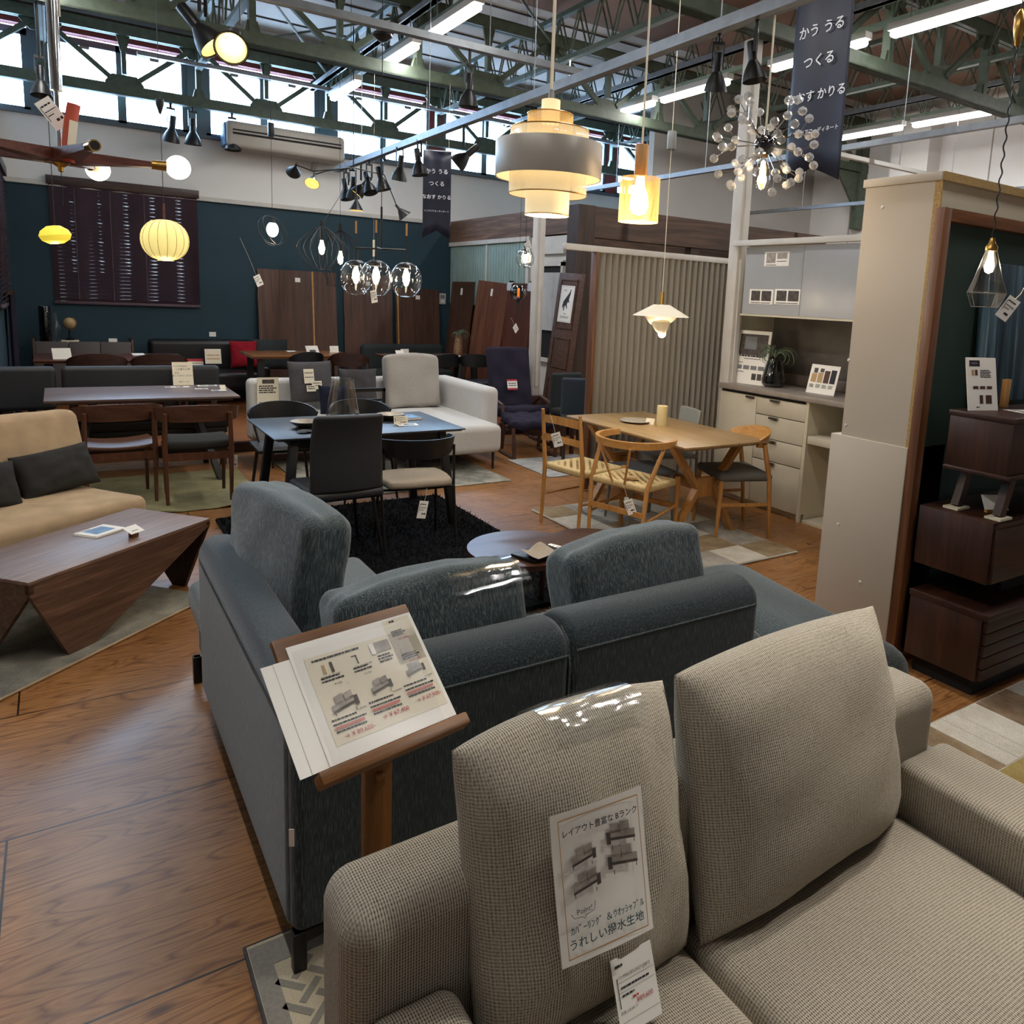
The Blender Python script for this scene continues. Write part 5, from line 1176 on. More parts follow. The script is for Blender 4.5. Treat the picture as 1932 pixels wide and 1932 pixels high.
on_back(3.84, .74, 1.77, 'leaning walnut board directly behind the three glass globes')
on_back(4.62, .72, 1.60, 'shorter leaning walnut board beside the wall control panel', .04)
def on_side(y, wd, ht, lb, tl=5, roll=0, m=None):
    b_ = board(lb, face((5.17 - math.sin(R(tl)) * ht - .03, y, PZ), -90, tl, roll), wd, ht, m or WZ2)
    G().box(-.03, .03, ht - .2, ht - .1, 0, .002).ob('price_label', MT['paper'], b_); return b_
on_side(10.95, .75, 1.74, 'dark walnut board in the corner of the side partition', m=WZ)
on_side(10.03, .95, 1.75, 'tilted reddish walnut board with golden streaks in the middle of the side partition', 6, -3)
o = on_side(9.15, .72, 1.73, 'dark red walnut board with white cloths on its top corners behind the recliner', 5, 0, wood('walnut_slab_red', '#3d2019', '#6a3d2d', '#522d22', 1, .8, .45))
for i, (y_, lb) in enumerate(((9.42, 'white cloth over the top corner of the dark red board, beside the streaked board'), (8.86, 'white cloth folded over the outer top corner of the dark red board'))):
    cl = G().surf(12, 8, lambda u, v: Vector((.0 + (.03 if abs(u - .5) < .1 else (.055 if u < .5 else .0)) - .02, (v - .5) * .13 + .02 * u, -abs(u - .5) * .26 + .004 * math.sin(v * 9))))
    q = tag(cl.ob('cloth', MT['soap']), lb, 'cloth', 'cloths on the dark red board'); q.location = (5.145, y_, PZ + 1.755)
# wall thermostat
th_ = thing('wall_control', 'small white control panel on the teal wall', 'wall control', M=face((5.05, YW - .001, 1.48), 0, 0))
G().box(-.055, .055, 0, .17, 0, .02, .004).ob('body', MT['plastic'], th_); G().box(-.035, .035, .09, .145, .02, .022).ob('screen', MT['greysw'], th_); G().box(-.03, .03, .03, .06, .02, .022, .001).ob('button', MT['paper'], th_)
# blinds
def blind(label, x0, x1, z0, z1, M):
    t = thing('wooden_blind', label, 'blind', M=M)
    n = 30; g = G(); cols = [.14, .32, .5, .68, .86]
    for i in range(n):
        z = z0 + (z1 - z0) * i / n
        def fn(u, v, z=z, i=i):
            hole = max(0, 1 - min(abs(u - c) for c in cols) / .03) * (1 if (i * 7) % 5 < 3 and i > 6 else .25)
            return Vector((x0 + (x1 - x0) * u, -.02 + .006 * math.sin(u * 31) - (v - .5) * .046, z + (v - .5) * (.053 - .024 * hole) + .004 * math.sin(u * 27)))
        g.surf(60, 1, fn)
    g.ob('slats', MT['blind'], t)
    G().box(x0 - .02, x1 + .02, -.07, 0, z1 - .02, z1 + .08, .004).ob('headrail', MT['darkwood'], t); G().box(x0, x1, -.04, -.005, z0 - .05, z0 - .015, .004).ob('bottom_rail', MT['blind'], t)
    for k in range(4): G().box(x0 + (x1 - x0) * (.16 + k * .23) - .004, x0 + (x1 - x0) * (.16 + k * .23) + .004, -.046, -.044, z0, z1).ob('ladder_tape', MT['blind'], t)
    return t
blind('dark wavy slatted blind on the teal wall behind the paper lantern', 0, 1.6, 0, 1.38, T(-.02, YW - .005, 1.36))
blind('dark slatted blind on the left wall cut off by the picture edge', 0, 1.5, 0, 1.35, T(-.455, 9.3, 1.36) @ RZ(90))
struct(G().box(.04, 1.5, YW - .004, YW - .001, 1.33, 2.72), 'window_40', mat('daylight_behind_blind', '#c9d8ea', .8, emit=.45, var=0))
cp = thing('curtain_panel', 'dark tied-back curtain at the left edge below the slatted blind', 'curtain', (-.40, 10.3, PZ))
G().surf(30, 12, lambda u, v: Vector((.03 * math.sin(u * 22), .45 * u * (.5 + .5 * v) - .2, 1.3 * v + .02))).ob('cloth', MT['purple'], cp); G().box(-.02, .02, -.3, .4, 1.32, 1.36).ob('curtain_rail', MT['darkwood'], cp)

# ------------------------------------------------------------------ recliner, footstool, old door
rc = thing('recliner_chair', 'dark aubergine recliner with a bent wood frame near the white post', 'armchair', (4.28, 7.62, 0), 176)
PU = MT['purple']
def tuft(p, u, v, w):
    return p + Vector((0, (1 if v > 0 else -1) * .012 * math.cos(u * 5) * math.cos(w * 7), 0))
G().soft(-.26, .26, -.06, .06, -.36, .36, .05, 12, tuft).ob('back_pad', PU, rc, 60, M=T(0, -.22, .72) @ RX(14))
G().soft(-.26, .26, -.27, .27, -.06, .06, .05, 10, lambda p, u, v, w: p + Vector((0, 0, .01 * math.cos(u * 5) * math.cos(v * 5)))).ob('seat_pad', PU, rc, 60, M=T(0, .1, .38) @ RX(6))
for sx in (-1, 1):
    G().tube([(sx * .30, .3, .02), (sx * .30, .34, .25), (sx * .30, .28, .48), (sx * .30, .0, .53), (sx * .30, -.16, .42), (sx * .30, -.2, .2), (sx * .30, -.26, .02), (sx * .30, .0, .015)], .02, 8, True).ob('side_frame', MT['walnut_z'], rc)
G().bar((-.3, .25, .3), (.3, .25, .3), .03, .04).ob('cross_rail', MT['walnut'], rc); G().bar((-.3, -.18, .3), (.3, -.18, .3), .03, .04).ob('cross_rail', MT['walnut'], rc)
rc_t = card('price_tag', 'white and red tag hanging on the recliner back', 'price tag', .13, .12, face((4.27, 7.70, .60), 0, 14), [('inkr', -.065, 0, .065, .02), ('inkr', -.065, .1, .065, .12)] + lines('ink', -.05, .05, .07, .01, 2) + lines('ink', -.05, .05, .045, .01, 3))
fs = thing('footstool', 'tufted aubergine footstool with a wooden frame in front of the recliner', 'footstool', (4.06, 6.98, 0), 172)
G().soft(-.24, .24, -.2, .2, -.05, .05, .045, 10, lambda p, u, v, w: p + Vector((0, 0, .012 * math.cos(u * 7) * math.cos(v * 7)))).ob('pad', PU, fs, 60, M=T(0, 0, .36) @ RX(-8))
for sx in (-1, 1): G().tube([(sx * .23, .19, .32), (sx * .23, .24, .02), (sx * .23, -.22, .02), (sx * .23, -.19, .32)], .02, 8).ob('side_frame', MT['walnut_z'], fs)
G().bar((-.23, .0, .28), (.23, .0, .28), .03, .03).ob('cross_rail', MT['walnut'], fs)
od = thing('old_door', 'narrow old panelled wooden door leaning beside the white post', 'door', M=face((4.93, 7.95, .02), -90, 5.5, -2))
G().box(-.26, .26, 0, 1.95, -.035, 0, .003).ob('door_leaf', MT['doorw'], od)
for z_, h_ in ((.12, .55), (.82, .34), (1.30, .56)): G().box(-.17, .17, z_, z_ + h_, 0, .003).box(-.185, -.17, z_, z_ + h_, 0, .012).box(.17, .185, z_, z_ + h_, 0, .012).box(-.185, .185, z_ - .015, z_, 0, .012).box(-.185, .185, z_ + h_, z_ + h_ + .015, 0, .012).ob('door_panel', MT['doorw'], od)
ep = card('poster', 'white poster with a black rearing elephant on the old door', 'poster', .30, .44, face((4.93, 7.95, .02), -90, 5.5, -2) @ T(0, 1.36, .014), [('ink', -.13, .01, .13, .012), ('ink', -.13, .425, .13, .427), ('ink', -.13, .01, -.128, .427), ('ink', .128, .01, .13, .427)])
el = [(-.07, .16), (-.075, .2), (-.06, .25), (-.02, .29), (.02, .33), (.05, .36), (.07, .40), (.08, .395), (.075, .34), (.06, .30), (.055, .27), (.07, .24), (.06, .235), (.04, .25), (.02, .22), (.035, .17), (.02, .165), (.0, .2), (-.02, .2), (-.03, .14), (-.05, .14), (-.045, .19)]
gE = G(); gE.b.faces.new([gE.b.verts.new((x_, y_, 0)) for x_, y_ in el]); bmesh.ops.triangulate(gE.b, faces=gE.b.faces[:]); gE.ob('elephant_print', MT['ink'], ep, M=T(0, 0, .0012))
text(ep, 'THE', 0, .1, .026, MT['ink']); text(ep, 'ELEPHANT', 0, .06, .04, MT['ink']); text(ep, '1962', -.05, .38, .035, MT['ink'])
for i, (x_, y_, rz_) in enumerate(((4.70, 7.02, 185), (4.42, 6.5, 150), (4.8, 5.95, 190))):
    t = thing('dining_chair', ('dark upholstered chair behind the pleated curtain, by the foot of the white post', 'slate blue upholstered chair between the white post and the pleated curtain', 'navy upholstered chair half hidden by the edge of the pleated curtain')[i], 'chair', (x_, y_, 0), rz_, 'dark chairs near the white post')
    G().soft(-.21, .21, -.23, -.17, .36, .84, .028, 5).ob('backrest', mat('chair_cloth_%s' % 'abc'[i], ('#22282a', '#2c3640', '#1d2332')[i], .9), t, 60); G().soft(-.21, .21, -.2, .2, .38, .46, .03, 5).ob('seat', MT['seatd'], t, 60)
    for sx in (-1, 1):
        for sy in (-1, 1): G().bar((sx * .18, sy * .17, 0), (sx * .18, sy * .17, .4), .035, .035).ob('leg', MT['darkwood_z'], t)
# pleated curtain with its head rail
pc_ = thing('accordion_curtain', 'tall pleated grey accordion curtain on a pale head rail behind the oak table', 'curtain', (0, 5.42, 0))
def pl_(u, v):
    n = 22; k = u * n; f_ = k % 1
    f_ = f_ / .8 if f_ < .8 else (1 - f_) / .2
    return Vector((3.76 + u * 1.52, .07 * (f_ - .5), .03 + v * 2.02))
G().surf(22 * 5, 2, pl_).ob('pleats', MT['pleat'], pc_, 25); G().box(3.44, 5.32, -.03, .03, 2.05, 2.10, .004).ob('head_rail', MT['trimw'], pc_)
G().box(3.735, 3.765, -.04, .04, .02, 2.05, .004).ob('edge_post', MT['teak'], pc_)
# lit patches, put in as white panels, and bags in the hut above the curtain
for i in range(4):
    o = G().prism([(-.2, -.02), (.06, -.02), (.22, .22), (-.02, .22)], -.01, .01, RX(90)); o = tag(o.ob('lit_patch_panel', MT['paper']), ('first', 'second', 'third', 'fourth')[i] + ' white panel for a lit patch under the timber beam, counted from the timber post', 'board', 'white panels for lit patches'); o.location = (5.75 + i * .52, 8.3, 2.09 + .0)
for i, (x_, m_, lb) in enumerate(((7.72, 'paper', 'white canvas tote bag hanging under the timber beam'), (8.3, 'soap', 'pale bag beside the white tote under the timber beam'))):
    t = thing('tote_bag', lb, 'bag', (x_, 8.25, 2.02)); G().soft(-.2, .2, -.05, .05, 0, .2, .03, 4).ob('bag_body', MT[m_], t, 60); G().tube([(-.1, 0, .19), (-.08, 0, .27), (.08, 0, .27), (.1, 0, .19)], .008, 6).ob('handle', MT['ink'], t)

# ------------------------------------------------------------------ cabinets with stone worktop
XF = 4.75
struct(G().box(5.36, 5.42, 2.5, 4.9, 0, 2.2), 'wall_kitchen', MT['stone']); struct(G().box(4.80, 5.40, 4.86, 4.90, 0, 2.17), 'wall_kitchen_side', MT['kitw'])
struct(G().box(4.73, 4.79, 2.5, 4.82, 2.155, 2.20, .003), 'trim_90', MT['trimw'])
def handle(par, w_=.09): return G().box(-.022, 0, -w_ / 2, w_ / 2, -.004, 0).box(-.022, -.019, -w_ / 2, w_ / 2, -.014, 0).ob('handle', MT['nickel'], par)
ck = thing('base_cabinet', 'greige base cabinet with one tall door and four drawers', 'cabinet', (XF, 4.37, 0))
G().box(.02, .58, -.49, .48, .06, .955).ob('body', MT['kitw'], ck); G().box(.05, .55, -.49, .48, 0, .06).ob('plinth', MT['kitw'], ck)
G().box(.0195, .0215, -.455, .48, .06, .95).ob('shadow_gap', MT['dark'], ck)
d = G().box(0, .02, .055, .48, .055, .93, .002).ob('door', MT['kit'], ck); h = handle(d); h.location = (0, .12, .925)
for a, b_ in ((.796, .93), (.606, .789), (.426, .599), (.055, .419)):
    d = G().box(0, .02, -.455, .05, a, b_, .002).ob('drawer', MT['kit'], ck); h = handle(d); h.location = (0, -.15, b_ - .004)
G().box(-.003, .02, -.49, -.46, 0, .955).ob('end_panel', MT['kitw'], ck)
cn = thing('open_cabinet', 'open cream cabinet with a shelf, right of the drawers', 'cabinet', (XF, 3.35, 0))
G().box(.02, .58, -.55, .52, .0, .02).box(.56, .58, -.55, .52, 0, .955).box(.02, .56, -.55, -.52, 0, .955).ob('body', MT['kitw'], cn)
G().box(-.0, .5, -.55, .52, .635, .695, .003).ob('pull_out_shelf', MT['kit'], cn); G().box(.1, .3, .2, .35, .695, .70).ob('shelf_tray', MT['dark'], cn)
wk = tag(G().box(-.02, .6, -1.45, .02, .957, 1.0, .003).ob('worktop', MT['top']), 'grey stone-look worktop on the greige cabinets', 'worktop'); wk.location = (XF, 4.85, 0)
G().box(.585, .61, -1.45, .02, 1.0, 1.09, .002).ob('upstand', MT['top'], wk)
wc = thing('wall_cabinet', 'wall cabinet with two glossy grey sliding doors above the worktop', 'cabinet', (4.78, 4.72, 0))
G().box(.03, .57, -1.9, 0, 1.585, 1.61).box(.03, .57, -1.9, 0, 2.13, 2.15).box(.55, .57, -1.9, 0, 1.6, 2.15).box(.03, .57, -.01, 0.01, 1.585, 2.15).box(.0, .03, -1.9, 0, 1.585, 1.60).ob('body', MT['kitw'], wc)
G().box(.016, .03, -.67, -.005, 1.602, 2.145).ob('sliding_door', MT['slid'], wc); sd2 = G().box(0, .014, -1.75, -.63, 1.602, 2.145).ob('sliding_door', MT['slid'], wc); G().box(-.002, .016, -.634, -.628, 1.602, 2.145).ob('edge_strip', MT['greyp'], sd2)
for y_, z_, w_, h_, lb, k in ((4.375, 1.99, .26, .115, 'white photo card at the top of the left grey sliding door', 0), (4.51, 1.685, .26, .12, 'lower white photo card on the grey sliding door, beside the white post', 1), (4.23, 1.69, .27, .12, 'lower white photo card on the grey sliding door, near the seam', 2)):
    o = card('photo_card', lb, 'photo card', w_, h_, face((4.793, y_, z_), -90), [('photo' if k == 0 else 'photod', -w_ * .42, h_ * .22, -w_ * .04, h_ * .9), ('photo' if k == 0 else 'photod', w_ * .02, h_ * (.5 if k == 0 else .22), w_ * .42, h_ * .9)] + lines('ink', -w_ * .42, w_ * .0, h_ * .06, .006, k) + lines('ink', w_ * .02, w_ * .4, h_ * .3 if k == 0 else h_ * .06, .006, k + 4), group='photo cards on the sliding door')
o = card('poster', 'tall white product poster with an interior photo leaning behind the dark glass vase', 'poster', .33, .46, face((4.91, 4.685, 1.0), -80, 6), [('photod', -.14, .25, .14, .43), ('greysw', -.09, .30, .03, .41)] + lines('ink', -.13, .13, .235, .014, 1) + lines('ink', -.08, .08, .215, .006, 2) + [('greysw', -.15 + i * .075, .125, -.09 + i * .075, .16) for i in range(4)] + [('photod', .02, .04, .065, .095), ('photod', .075, .04, .12, .095)] + lines('ink', -.15, -.06, .1, .006, 4) + lines('ink', -.15, -.08, .18, .006, 6), th=.003)
kv = thing('vase_with_air_plant', 'dark grey glass vase with a large curly air plant on the stone worktop', 'vase', (4.98, 4.47, 1.0))
G().lathe([(0, .003), (.07, .003), (.098, .03), (.1, .06), (.075, .18), (.055, .235), (.057, .245), (.05, .24), (.07, .175), (.092, .06), (.088, .035), (0, .015)], 28).ob('vase_body', MT['gsm'], kv); airplant(kv, .16, 30, 9, .25)
o = card('sample_board', 'white sample board with four tall wood colour swatches on the worktop', 'sample board', .27, .235, face((4.99, 3.99, 1.0), -88, 14), [('tan', -.115, .09, -.065, .16), ('tan', -.055, .09, -.005, .17), ('brownsw', .005, .09, .055, .19), ('ink', .065, .09, .115, .2), ('photod', -.1, .165, -.065, .205), ('photod', -.04, .175, -.005, .205)] + [x for i in range(4) for x in para('ink', -.115 + i * .06, -.07 + i * .06, .07, .004, 4, 1.8, i)], th=.003)
card('leaflet', 'clear glossy leaflet lying in front of the wood swatch board', 'leaflet', .22, .16, face((4.87, 3.86, 1.0005), -80, 90), m='clear', th=.001)
so = thing('wall_socket', 'small ivory double socket on the stone splashback', 'socket', M=face((5.36, 4.26, 1.12), -90)); G().box(-.06, .06, 0, .075, 0, .008, .002).ob('plate', MT['outlet'], so)
for dx in (-.025, .025): G().box(dx - .012, dx + .012, .025, .05, .008, .0095).ob('socket_face', MT['greysw'], so)

# ------------------------------------------------------------------ greige partition with the green recess
X0 = 3.198
struct(G().box(X0, 5.6, 2.045, 2.40, 0, 2.235), 'wall_partition', MT['pill'])
struct(G().box(X0 - .008, X0 + .3, 2.03, 2.455, 0, 1.05, .002), 'wall_partition_plinth', MT['pill'])
struct(G().box(X0 - .01, 5.6, 2.012, 2.41, 2.235, 2.272, .001), 'trim_91', MT['pill']); struct(G().box(X0 + .0, 5.6, 2.005, 2.012, 2.235, 2.272), 'trim_92', MT['pcore'])
struct(G().box(X0, X0 + .008, 2.012, 2.045, 0, 2.235), 'trim_93', MT['pcore']); struct(G().box(X0 + .008, 5.6, 2.035, 2.046, 2.1, 2.235), 'trim_94', MT['kitw'])
struct(G().box(X0 + .05, 5.5, 2.030, 2.046, 0, 2.1), 'wall_green', MT['green'])
fr = struct(G().box(X0 - .002, X0 + .055, 1.985, 2.03, 0, 2.12, .002), 'door_frame_post', MT['teak']); struct(G().box(X0 + .055, 5.5, 1.985, 2.03, 2.065, 2.12, .002), 'door_frame_head', MT['teak_x']); struct(G().box(X0 + .055, 5.5, 1.99, 2.03, 0, .05, .002), 'baseboard_green', MT['teak_x'])
for i, (y_, z_) in enumerate(((2.30, 2.14), (2.40, 1.42), (2.38, 1.1), (2.2, .35), (2.36, .6))): struct(G().lathe([(0, .004), (.007, .003), (.009, 0)], 12, T(X0 - (.009 if z_ < 1.05 else .001), y_, z_) @ RY(-90)), 'trim_%d' % (95 + i), MT['plastic'])
# walnut cabinets
WN, WZ_ = wood('cabinet_walnut', '#25140e', '#47281a', '#351d14', 0, 1.4, .4), wood('cabinet_walnut_side', '#25140e', '#48291b', '#371f15', 2, 1.6, .4)
lo = thing('tv_cabinet', 'low dark walnut cabinet with grooved drawer fronts on the floor', 'cabinet', (3.22, 1.59, 0))
G().box(.05, 1.2, .05, .34, 0, .09).ob('plinth', MT['dark'], lo)
G().box(0, 1.25, .02, .36, .09, .37, .002).ob('body', WZ_, lo); G().box(-.004, 1.26, -.01, .365, .372, .402, .003).ob('top_board', WN, lo)
for i in range(5): G().box(.012, 1.24, 0, .02, .095 + i * .055, .145 + i * .055, .002).ob('grooved_front', WN, lo)
mi = thing('tv_cabinet', 'dark walnut box cabinet raised above the low cabinet', 'cabinet', (3.22, 1.60, 0))
G().box(.35, 1.2, .12, .33, .403, .53).ob('raised_base', MT['dark'], mi); G().box(0, 1.25, .015, .355, .53, .80, .002).ob('body', WZ_, mi); G().box(.012, 1.24, -.002, .015, .535, .775, .002).ob('drawer_front', WN, mi); G().box(.0, 1.25, -.004, .0, .785, .80).ob('front_lip', WN, mi)
hi = thing('tv_cabinet', 'topmost dark walnut cabinet standing on slanted wooden legs', 'cabinet', (3.25, 1.60, 0))
G().box(0, 1.2, .0, .28, 1.0, 1.225, .002).ob('body', WZ_, hi); G().box(-.006, 1.21, -.01, .285, 1.225, 1.25, .003).ob('top_board', WN, hi); G().box(-.006, 1.21, -.012, .285, .985, 1.003, .003).ob('bottom_board', WN, hi)
for px, sx in ((.10, -1), (1.05, 1)):
    for py in (.05, .24): G().bar((px + .03 * -sx, py, .99), (px + .03 * sx, py, .812), .035, .045).ob('leg', WZ_, hi); G().box(px - .05 + .03 * sx, px + .05 + .03 * sx, py - .035, py + .035, .802, .812).ob('leg_pad', MT['paperc'], hi)
o = card('sign_card', 'white product card with dark heading and brown swatches on the top walnut cabinet', 'sign card', .17, .235, face((3.37, 1.80, 1.2505), -14, 12), [('ink', -.07, .195, -.01, .222), ('tan', -.06, .155, -.045, .18), ('brownsw', -.04, .155, -.025, .18)] + para('ink', -.01, .06, .175, .0045, 5, 1.6) + [('brownsw', -.055 + i * .04, .095, -.025 + i * .04, .108) for i in range(3)] + [('brownsw', -.02, .03, .0, .068), ('brownsw', .015, .03, .05, .068)] + lines('ink', -.04, -.02, .012, .005, 2), th=.006)
text(o, 'トヨカラー', -.04, .2085, .011, MT['let'], sx=.8)
cm, n_, l_, b_ = nt('streaked_canvas'); setb(b_, .7)
l_.new(ramp(n_, l_, ntex(n_, l_, coords(n_, l_, (26, 26, 1.1)), 1, 4, .6), [(.3, '#0f1c24'), (.48, '#26414f'), (.6, '#4d6a78'), (.74, '#9fb0b6')]), b_.inputs['Base Color'])
ar_ = tag(G().box(0, .6, -.02, .0, 0, .66, .002).ob('painting', cm), 'blue-green vertically streaked canvas standing behind the walnut cabinet top', 'painting'); ar_.location = (3.60, 1.985, 1.255); ar_.rotation_euler.x = R(-3)
o = tag(G().box(-.02, .02, -.012, .012, 0, .13, .002).ob('wood_block', MT['oak']), 'small oak block in front of the streaked canvas', 'block'); o.location = (3.615, 1.84, 1.2505)
card('leaflet', 'white printed leaflet lying at the edge of the top walnut cabinet', 'leaflet', .16, .12, face((3.55, 1.65, 1.2506), -20, 90), [('greysw', -.06, .02, -.01, .06), ('greysw', .01, .03, .06, .1)] + para('ink', -.06, 0, .1, .006, 3, 1.8))
pcs = thing('card_stand', 'small wooden wedge with a slanted white price card on the raised walnut cabinet', 'card stand', (3.40, 1.72, .801), -30); G().box(-.03, .03, -.012, .012, 0, .04, .002).ob('block', MT['oak'], pcs); G().box(-.055, .055, -.035, .035, 0, .0015).ob('card', MT['paper'], pcs, M=T(0, -.01, .05) @ RX(55))

# ------------------------------------------------------------------ lamps
def cordline(par, z0, z1, r=.004, m='ink', name='cord'): return G().tube([(0, 0, z0), (0, 0, z1)], r, 6).ob(name, MT[m], par)
def glow(loc, e, col=(1, .80, .55), r=.04): return lamp('lamp_glow', 'POINT', loc, e, col, r)
# big tiered drum pendant
t = thing('pendant_lamp', 'big cream pendant of stacked drums with a broad grey middle band', 'pendant lamp', (1.963, 3.262, 0))
cordline(t, 2.60, 4.24, .009, 'paperc'); G().lathe([(0, 2.62), (.012, 2.61), (.015, 2.57), (.0, 2.57)], 14).ob('cord_grip', MT['greyp'], t)
G().lathe([(0, 2.565), (.044, 2.565), (.044, 2.46), (0, 2.46)], 28).ob('lamp_holder', MT['lin'], t)
def drum(r, z0, z1, m, name, th=.0025): return G().lathe([(r, z0), (r, z1), (r - th, z1), (r - th, z0), (r, z0)], 56).ob(name, m, t)
drum(.108, 2.29, 2.50, MT['net'], 'inner_mesh_drum'); drum(.105, 2.04, 2.30, MT['lin'], 'lower_mesh_drum'); drum(.185, 2.135, 2.43, MT['netc'], 'wide_mesh_drum')
G().lathe([(.250, 2.21), (.252, 2.215), (.252, 2.365), (.250, 2.37), (.246, 2.365), (.246, 2.215), (.250, 2.21)], 64).ob('band', MT['band'], t, label='brushed grey metal band'); drum(.2455, 2.213, 2.367, MT['lin'], 'band_lining', .001)
for z_, r_ in ((2.50, .108), (2.43, .185), (2.136, .186), (2.042, .106)): G().tube([(r_ * math.cos(a * .1309), r_ * math.sin(a * .1309), z_) for a in range(48)], .003, 6, True).ob('rim', MT['brass'], t)
G().lathe([(0, 2.05), (.104, 2.05)], 40).ob('diffuser', MT['lin'], t); G().lathe([(0, 2.4), (.03, 2.38), (.045, 2.33), (.03, 2.28), (0, 2.27)], 20).ob('bulb', MT['bulb'], t)
glow((1.963, 3.262, 1.99), 16, r=.09)
# mesh cylinder pendant
t = thing('pendant_lamp', 'small amber mesh cylinder pendant with a wooden cap right of the big drum', 'pendant lamp', (2.324, 3.014, 0))
cordline(t, 2.38, 4.24, .0055, 'paperc'); G().lathe([(0, 2.385), (.03, 2.385), (.032, 2.38), (.032, 2.24), (0, 2.24)], 24).ob('wooden_cap', MT['oak'], t)
G().lathe([(.0955, 2.03), (.0955, 2.235), (.094, 2.235), (.094, 2.03), (.0955, 2.03)], 48).ob('mesh_shade', MT['net'], t); G().lathe([(.0, 2.233), (.094, 2.234)], 40).ob('top_mesh', MT['net'], t)
G().lathe([(0, 2.06), (.03, 2.07), (.045, 2.1), (.042, 2.15), (.025, 2.19), (.018, 2.24), (0, 2.24)], 24).ob('bulb', MT['bulb'], t); glow((2.324, 3.014, 2.0), 8)
# white layered pendant over the oak table
t = thing('pendant_lamp', 'white layered petal pendant with brass neck above the oak table', 'pendant lamp', (3.69, 4.445, 0))
cordline(t, 1.73, 4.2, .003, 'paperc'); G().lathe([(0, 2.87), (.03, 2.865), (.032, 2.86), (.032, 2.745), (.03, 2.74), (0, 2.74)], 18).ob('cord_adjuster', MT['greyp'], t)
G().lathe([(0, 1.735), (.012, 1.735), (.016, 1.72), (.016, 1.645), (0, 1.645)], 16).ob('neck', MT['brass'], t)
G().lathe([(.06, 1.643), (.205, 1.562), (.21, 1.558), (.205, 1.557), (.058, 1.637), (0, 1.645)], 56).ob('upper_shade', MT['phw'], t)
def petal(r, z, h, ph, name):
    G().surf(48, 6, lambda u, v: Vector((r * (1 - .45 * v) * math.cos(u * 2 * math.pi), r * (1 - .45 * v) * math.sin(u * 2 * math.pi), z - h * math.sin(v * 1.5) * (.75 + .35 * math.sin(u * 2 * math.pi + ph)))), True).ob(name, MT['phw'], t, 60)
petal(.125, 1.565, .075, .4, 'middle_shade'); petal(.072, 1.52, .085, 3.4, 'lower_shade'); G().ball((.02, -.0, 1.43), .03).ob('bulb', MT['bulb'], t); glow((3.69, 4.445, 1.37), 9, r=.05)
# three glass globes on a black frame
t = thing('pendant_lamp', 'black three-arm pendant with three clear glass globes above the black table', 'pendant lamp', (2.02, 5.72, 0))
G().lathe([(0, 3.47), (.065, 3.46), (.07, 3.44), (.03, 3.41), (0, 3.40)], 24, T(0, 0, 0)).ob('ceiling_cup', MT['blackm'], t); cordline(t, 2.25, 3.42, .003); G().tube([(0, 0, 3.45), (0, 0, 3.8)], .004, 6).ob('hanger', MT['ink'], t)
G().tube([(0, 0, 1.955), (0, 0, 2.26)], .008, 10).ob('stem', MT['blackm'], t)
GP = ((-.155, .11), (-.085, -.13), (.16, -.09))
for gx, gy in GP:
    G().tube([(0, 0, 1.955), (gx, gy, 1.955)], .007, 8).ob('arm', MT['blackm'], t); G().tube([(gx, gy, 1.83), (gx, gy, 2.06)], .006, 8).ob('rod', MT['blackm'], t); G().tube([(gx, gy, 2.06), (gx, gy, 2.15)], .0075, 8).ob('wooden_tip', MT['oak'], t, label='wooden tip')
    gl_ = G().lathe([(0, 1.625), (.05, 1.635), (.088, 1.68), (.098, 1.735), (.088, 1.79), (.062, 1.825)], 36, T(gx, gy, 1.735) @ Matrix.Scale(1.2, 4) @ T(0, 0, -1.735)).ob('glass_globe', MT['glass'], t); G().lathe([(0, 1.845), (.03, 1.842), (.062, 1.825), (.07, 1.808), (.066, 1.806), (0, 1.81)], 28, T(gx, gy, 1.735) @ Matrix.Scale(1.2, 4) @ T(0, 0, -1.735)).ob('cap', MT['blackm'], gl_)
    G().lathe([(0, 1.69), (.015, 1.70), (.02, 1.73), (.012, 1.77), (.01, 1.8), (0, 1.8)], 16, T(gx, gy, 0)).ob('bulb', MT['bulb'], gl_); glow((2.02 + gx, 5.72 + gy, 1.725), 4, r=.03)
tagcard('cream price tag hanging under the front glass globe', face((1.92, 5.57, 1.56), 25, 0, 10), 41, wd=.06, ht=.09, cordlen=.12)
# ribbed paper lantern and small yellow shade
t = thing('pendant_lamp', 'round ribbed yellow paper lantern hanging in front of the blind', 'pendant lamp', (.752, 7.243, 0))
prof = [(0, 2.135)] + [(.178 * math.sin(a) ** .8, 1.972 + .163 * math.cos(a)) for a in [i * math.pi / 14 for i in range(1, 14)]] + [(0.06, 1.808), (0, 1.808)]
G().lathe(prof, 64, ribs=lambda a: 1 - .018 * abs(math.cos(8 * a)) ** 6).ob('lantern_shade', MT['lantern'], t)
for k in range(16):
    a = k * math.pi / 8; G().tube([(.1785 * math.sin(b_) ** .8 * math.cos(a), .1785 * math.sin(b_) ** .8 * math.sin(a), 1.972 + .1632 * math.cos(b_)) for b_ in [i * math.pi / 14 for i in range(1, 14)]], .0016, 5).ob('rib', MT['brass'], t)
G().tube([(0, 0, 2.13), (0, 0, 2.26)], .009, 10).ob('wooden_stem', MT['lamwood'], t); cordline(t, 2.26, 3.02, .0025); G().lathe([(0, 3.07), (.03, 3.06), (.03, 3.02), (.008, 2.95), (0, 2.95)], 16).ob('cord_cup', MT['blackm'], t); G().tube([(0, 0, 3.06), (0, .0, 3.83)], .0025, 6).ob('hanger', MT['ink'], t)
glow((.752, 7.243, 1.76), 6)
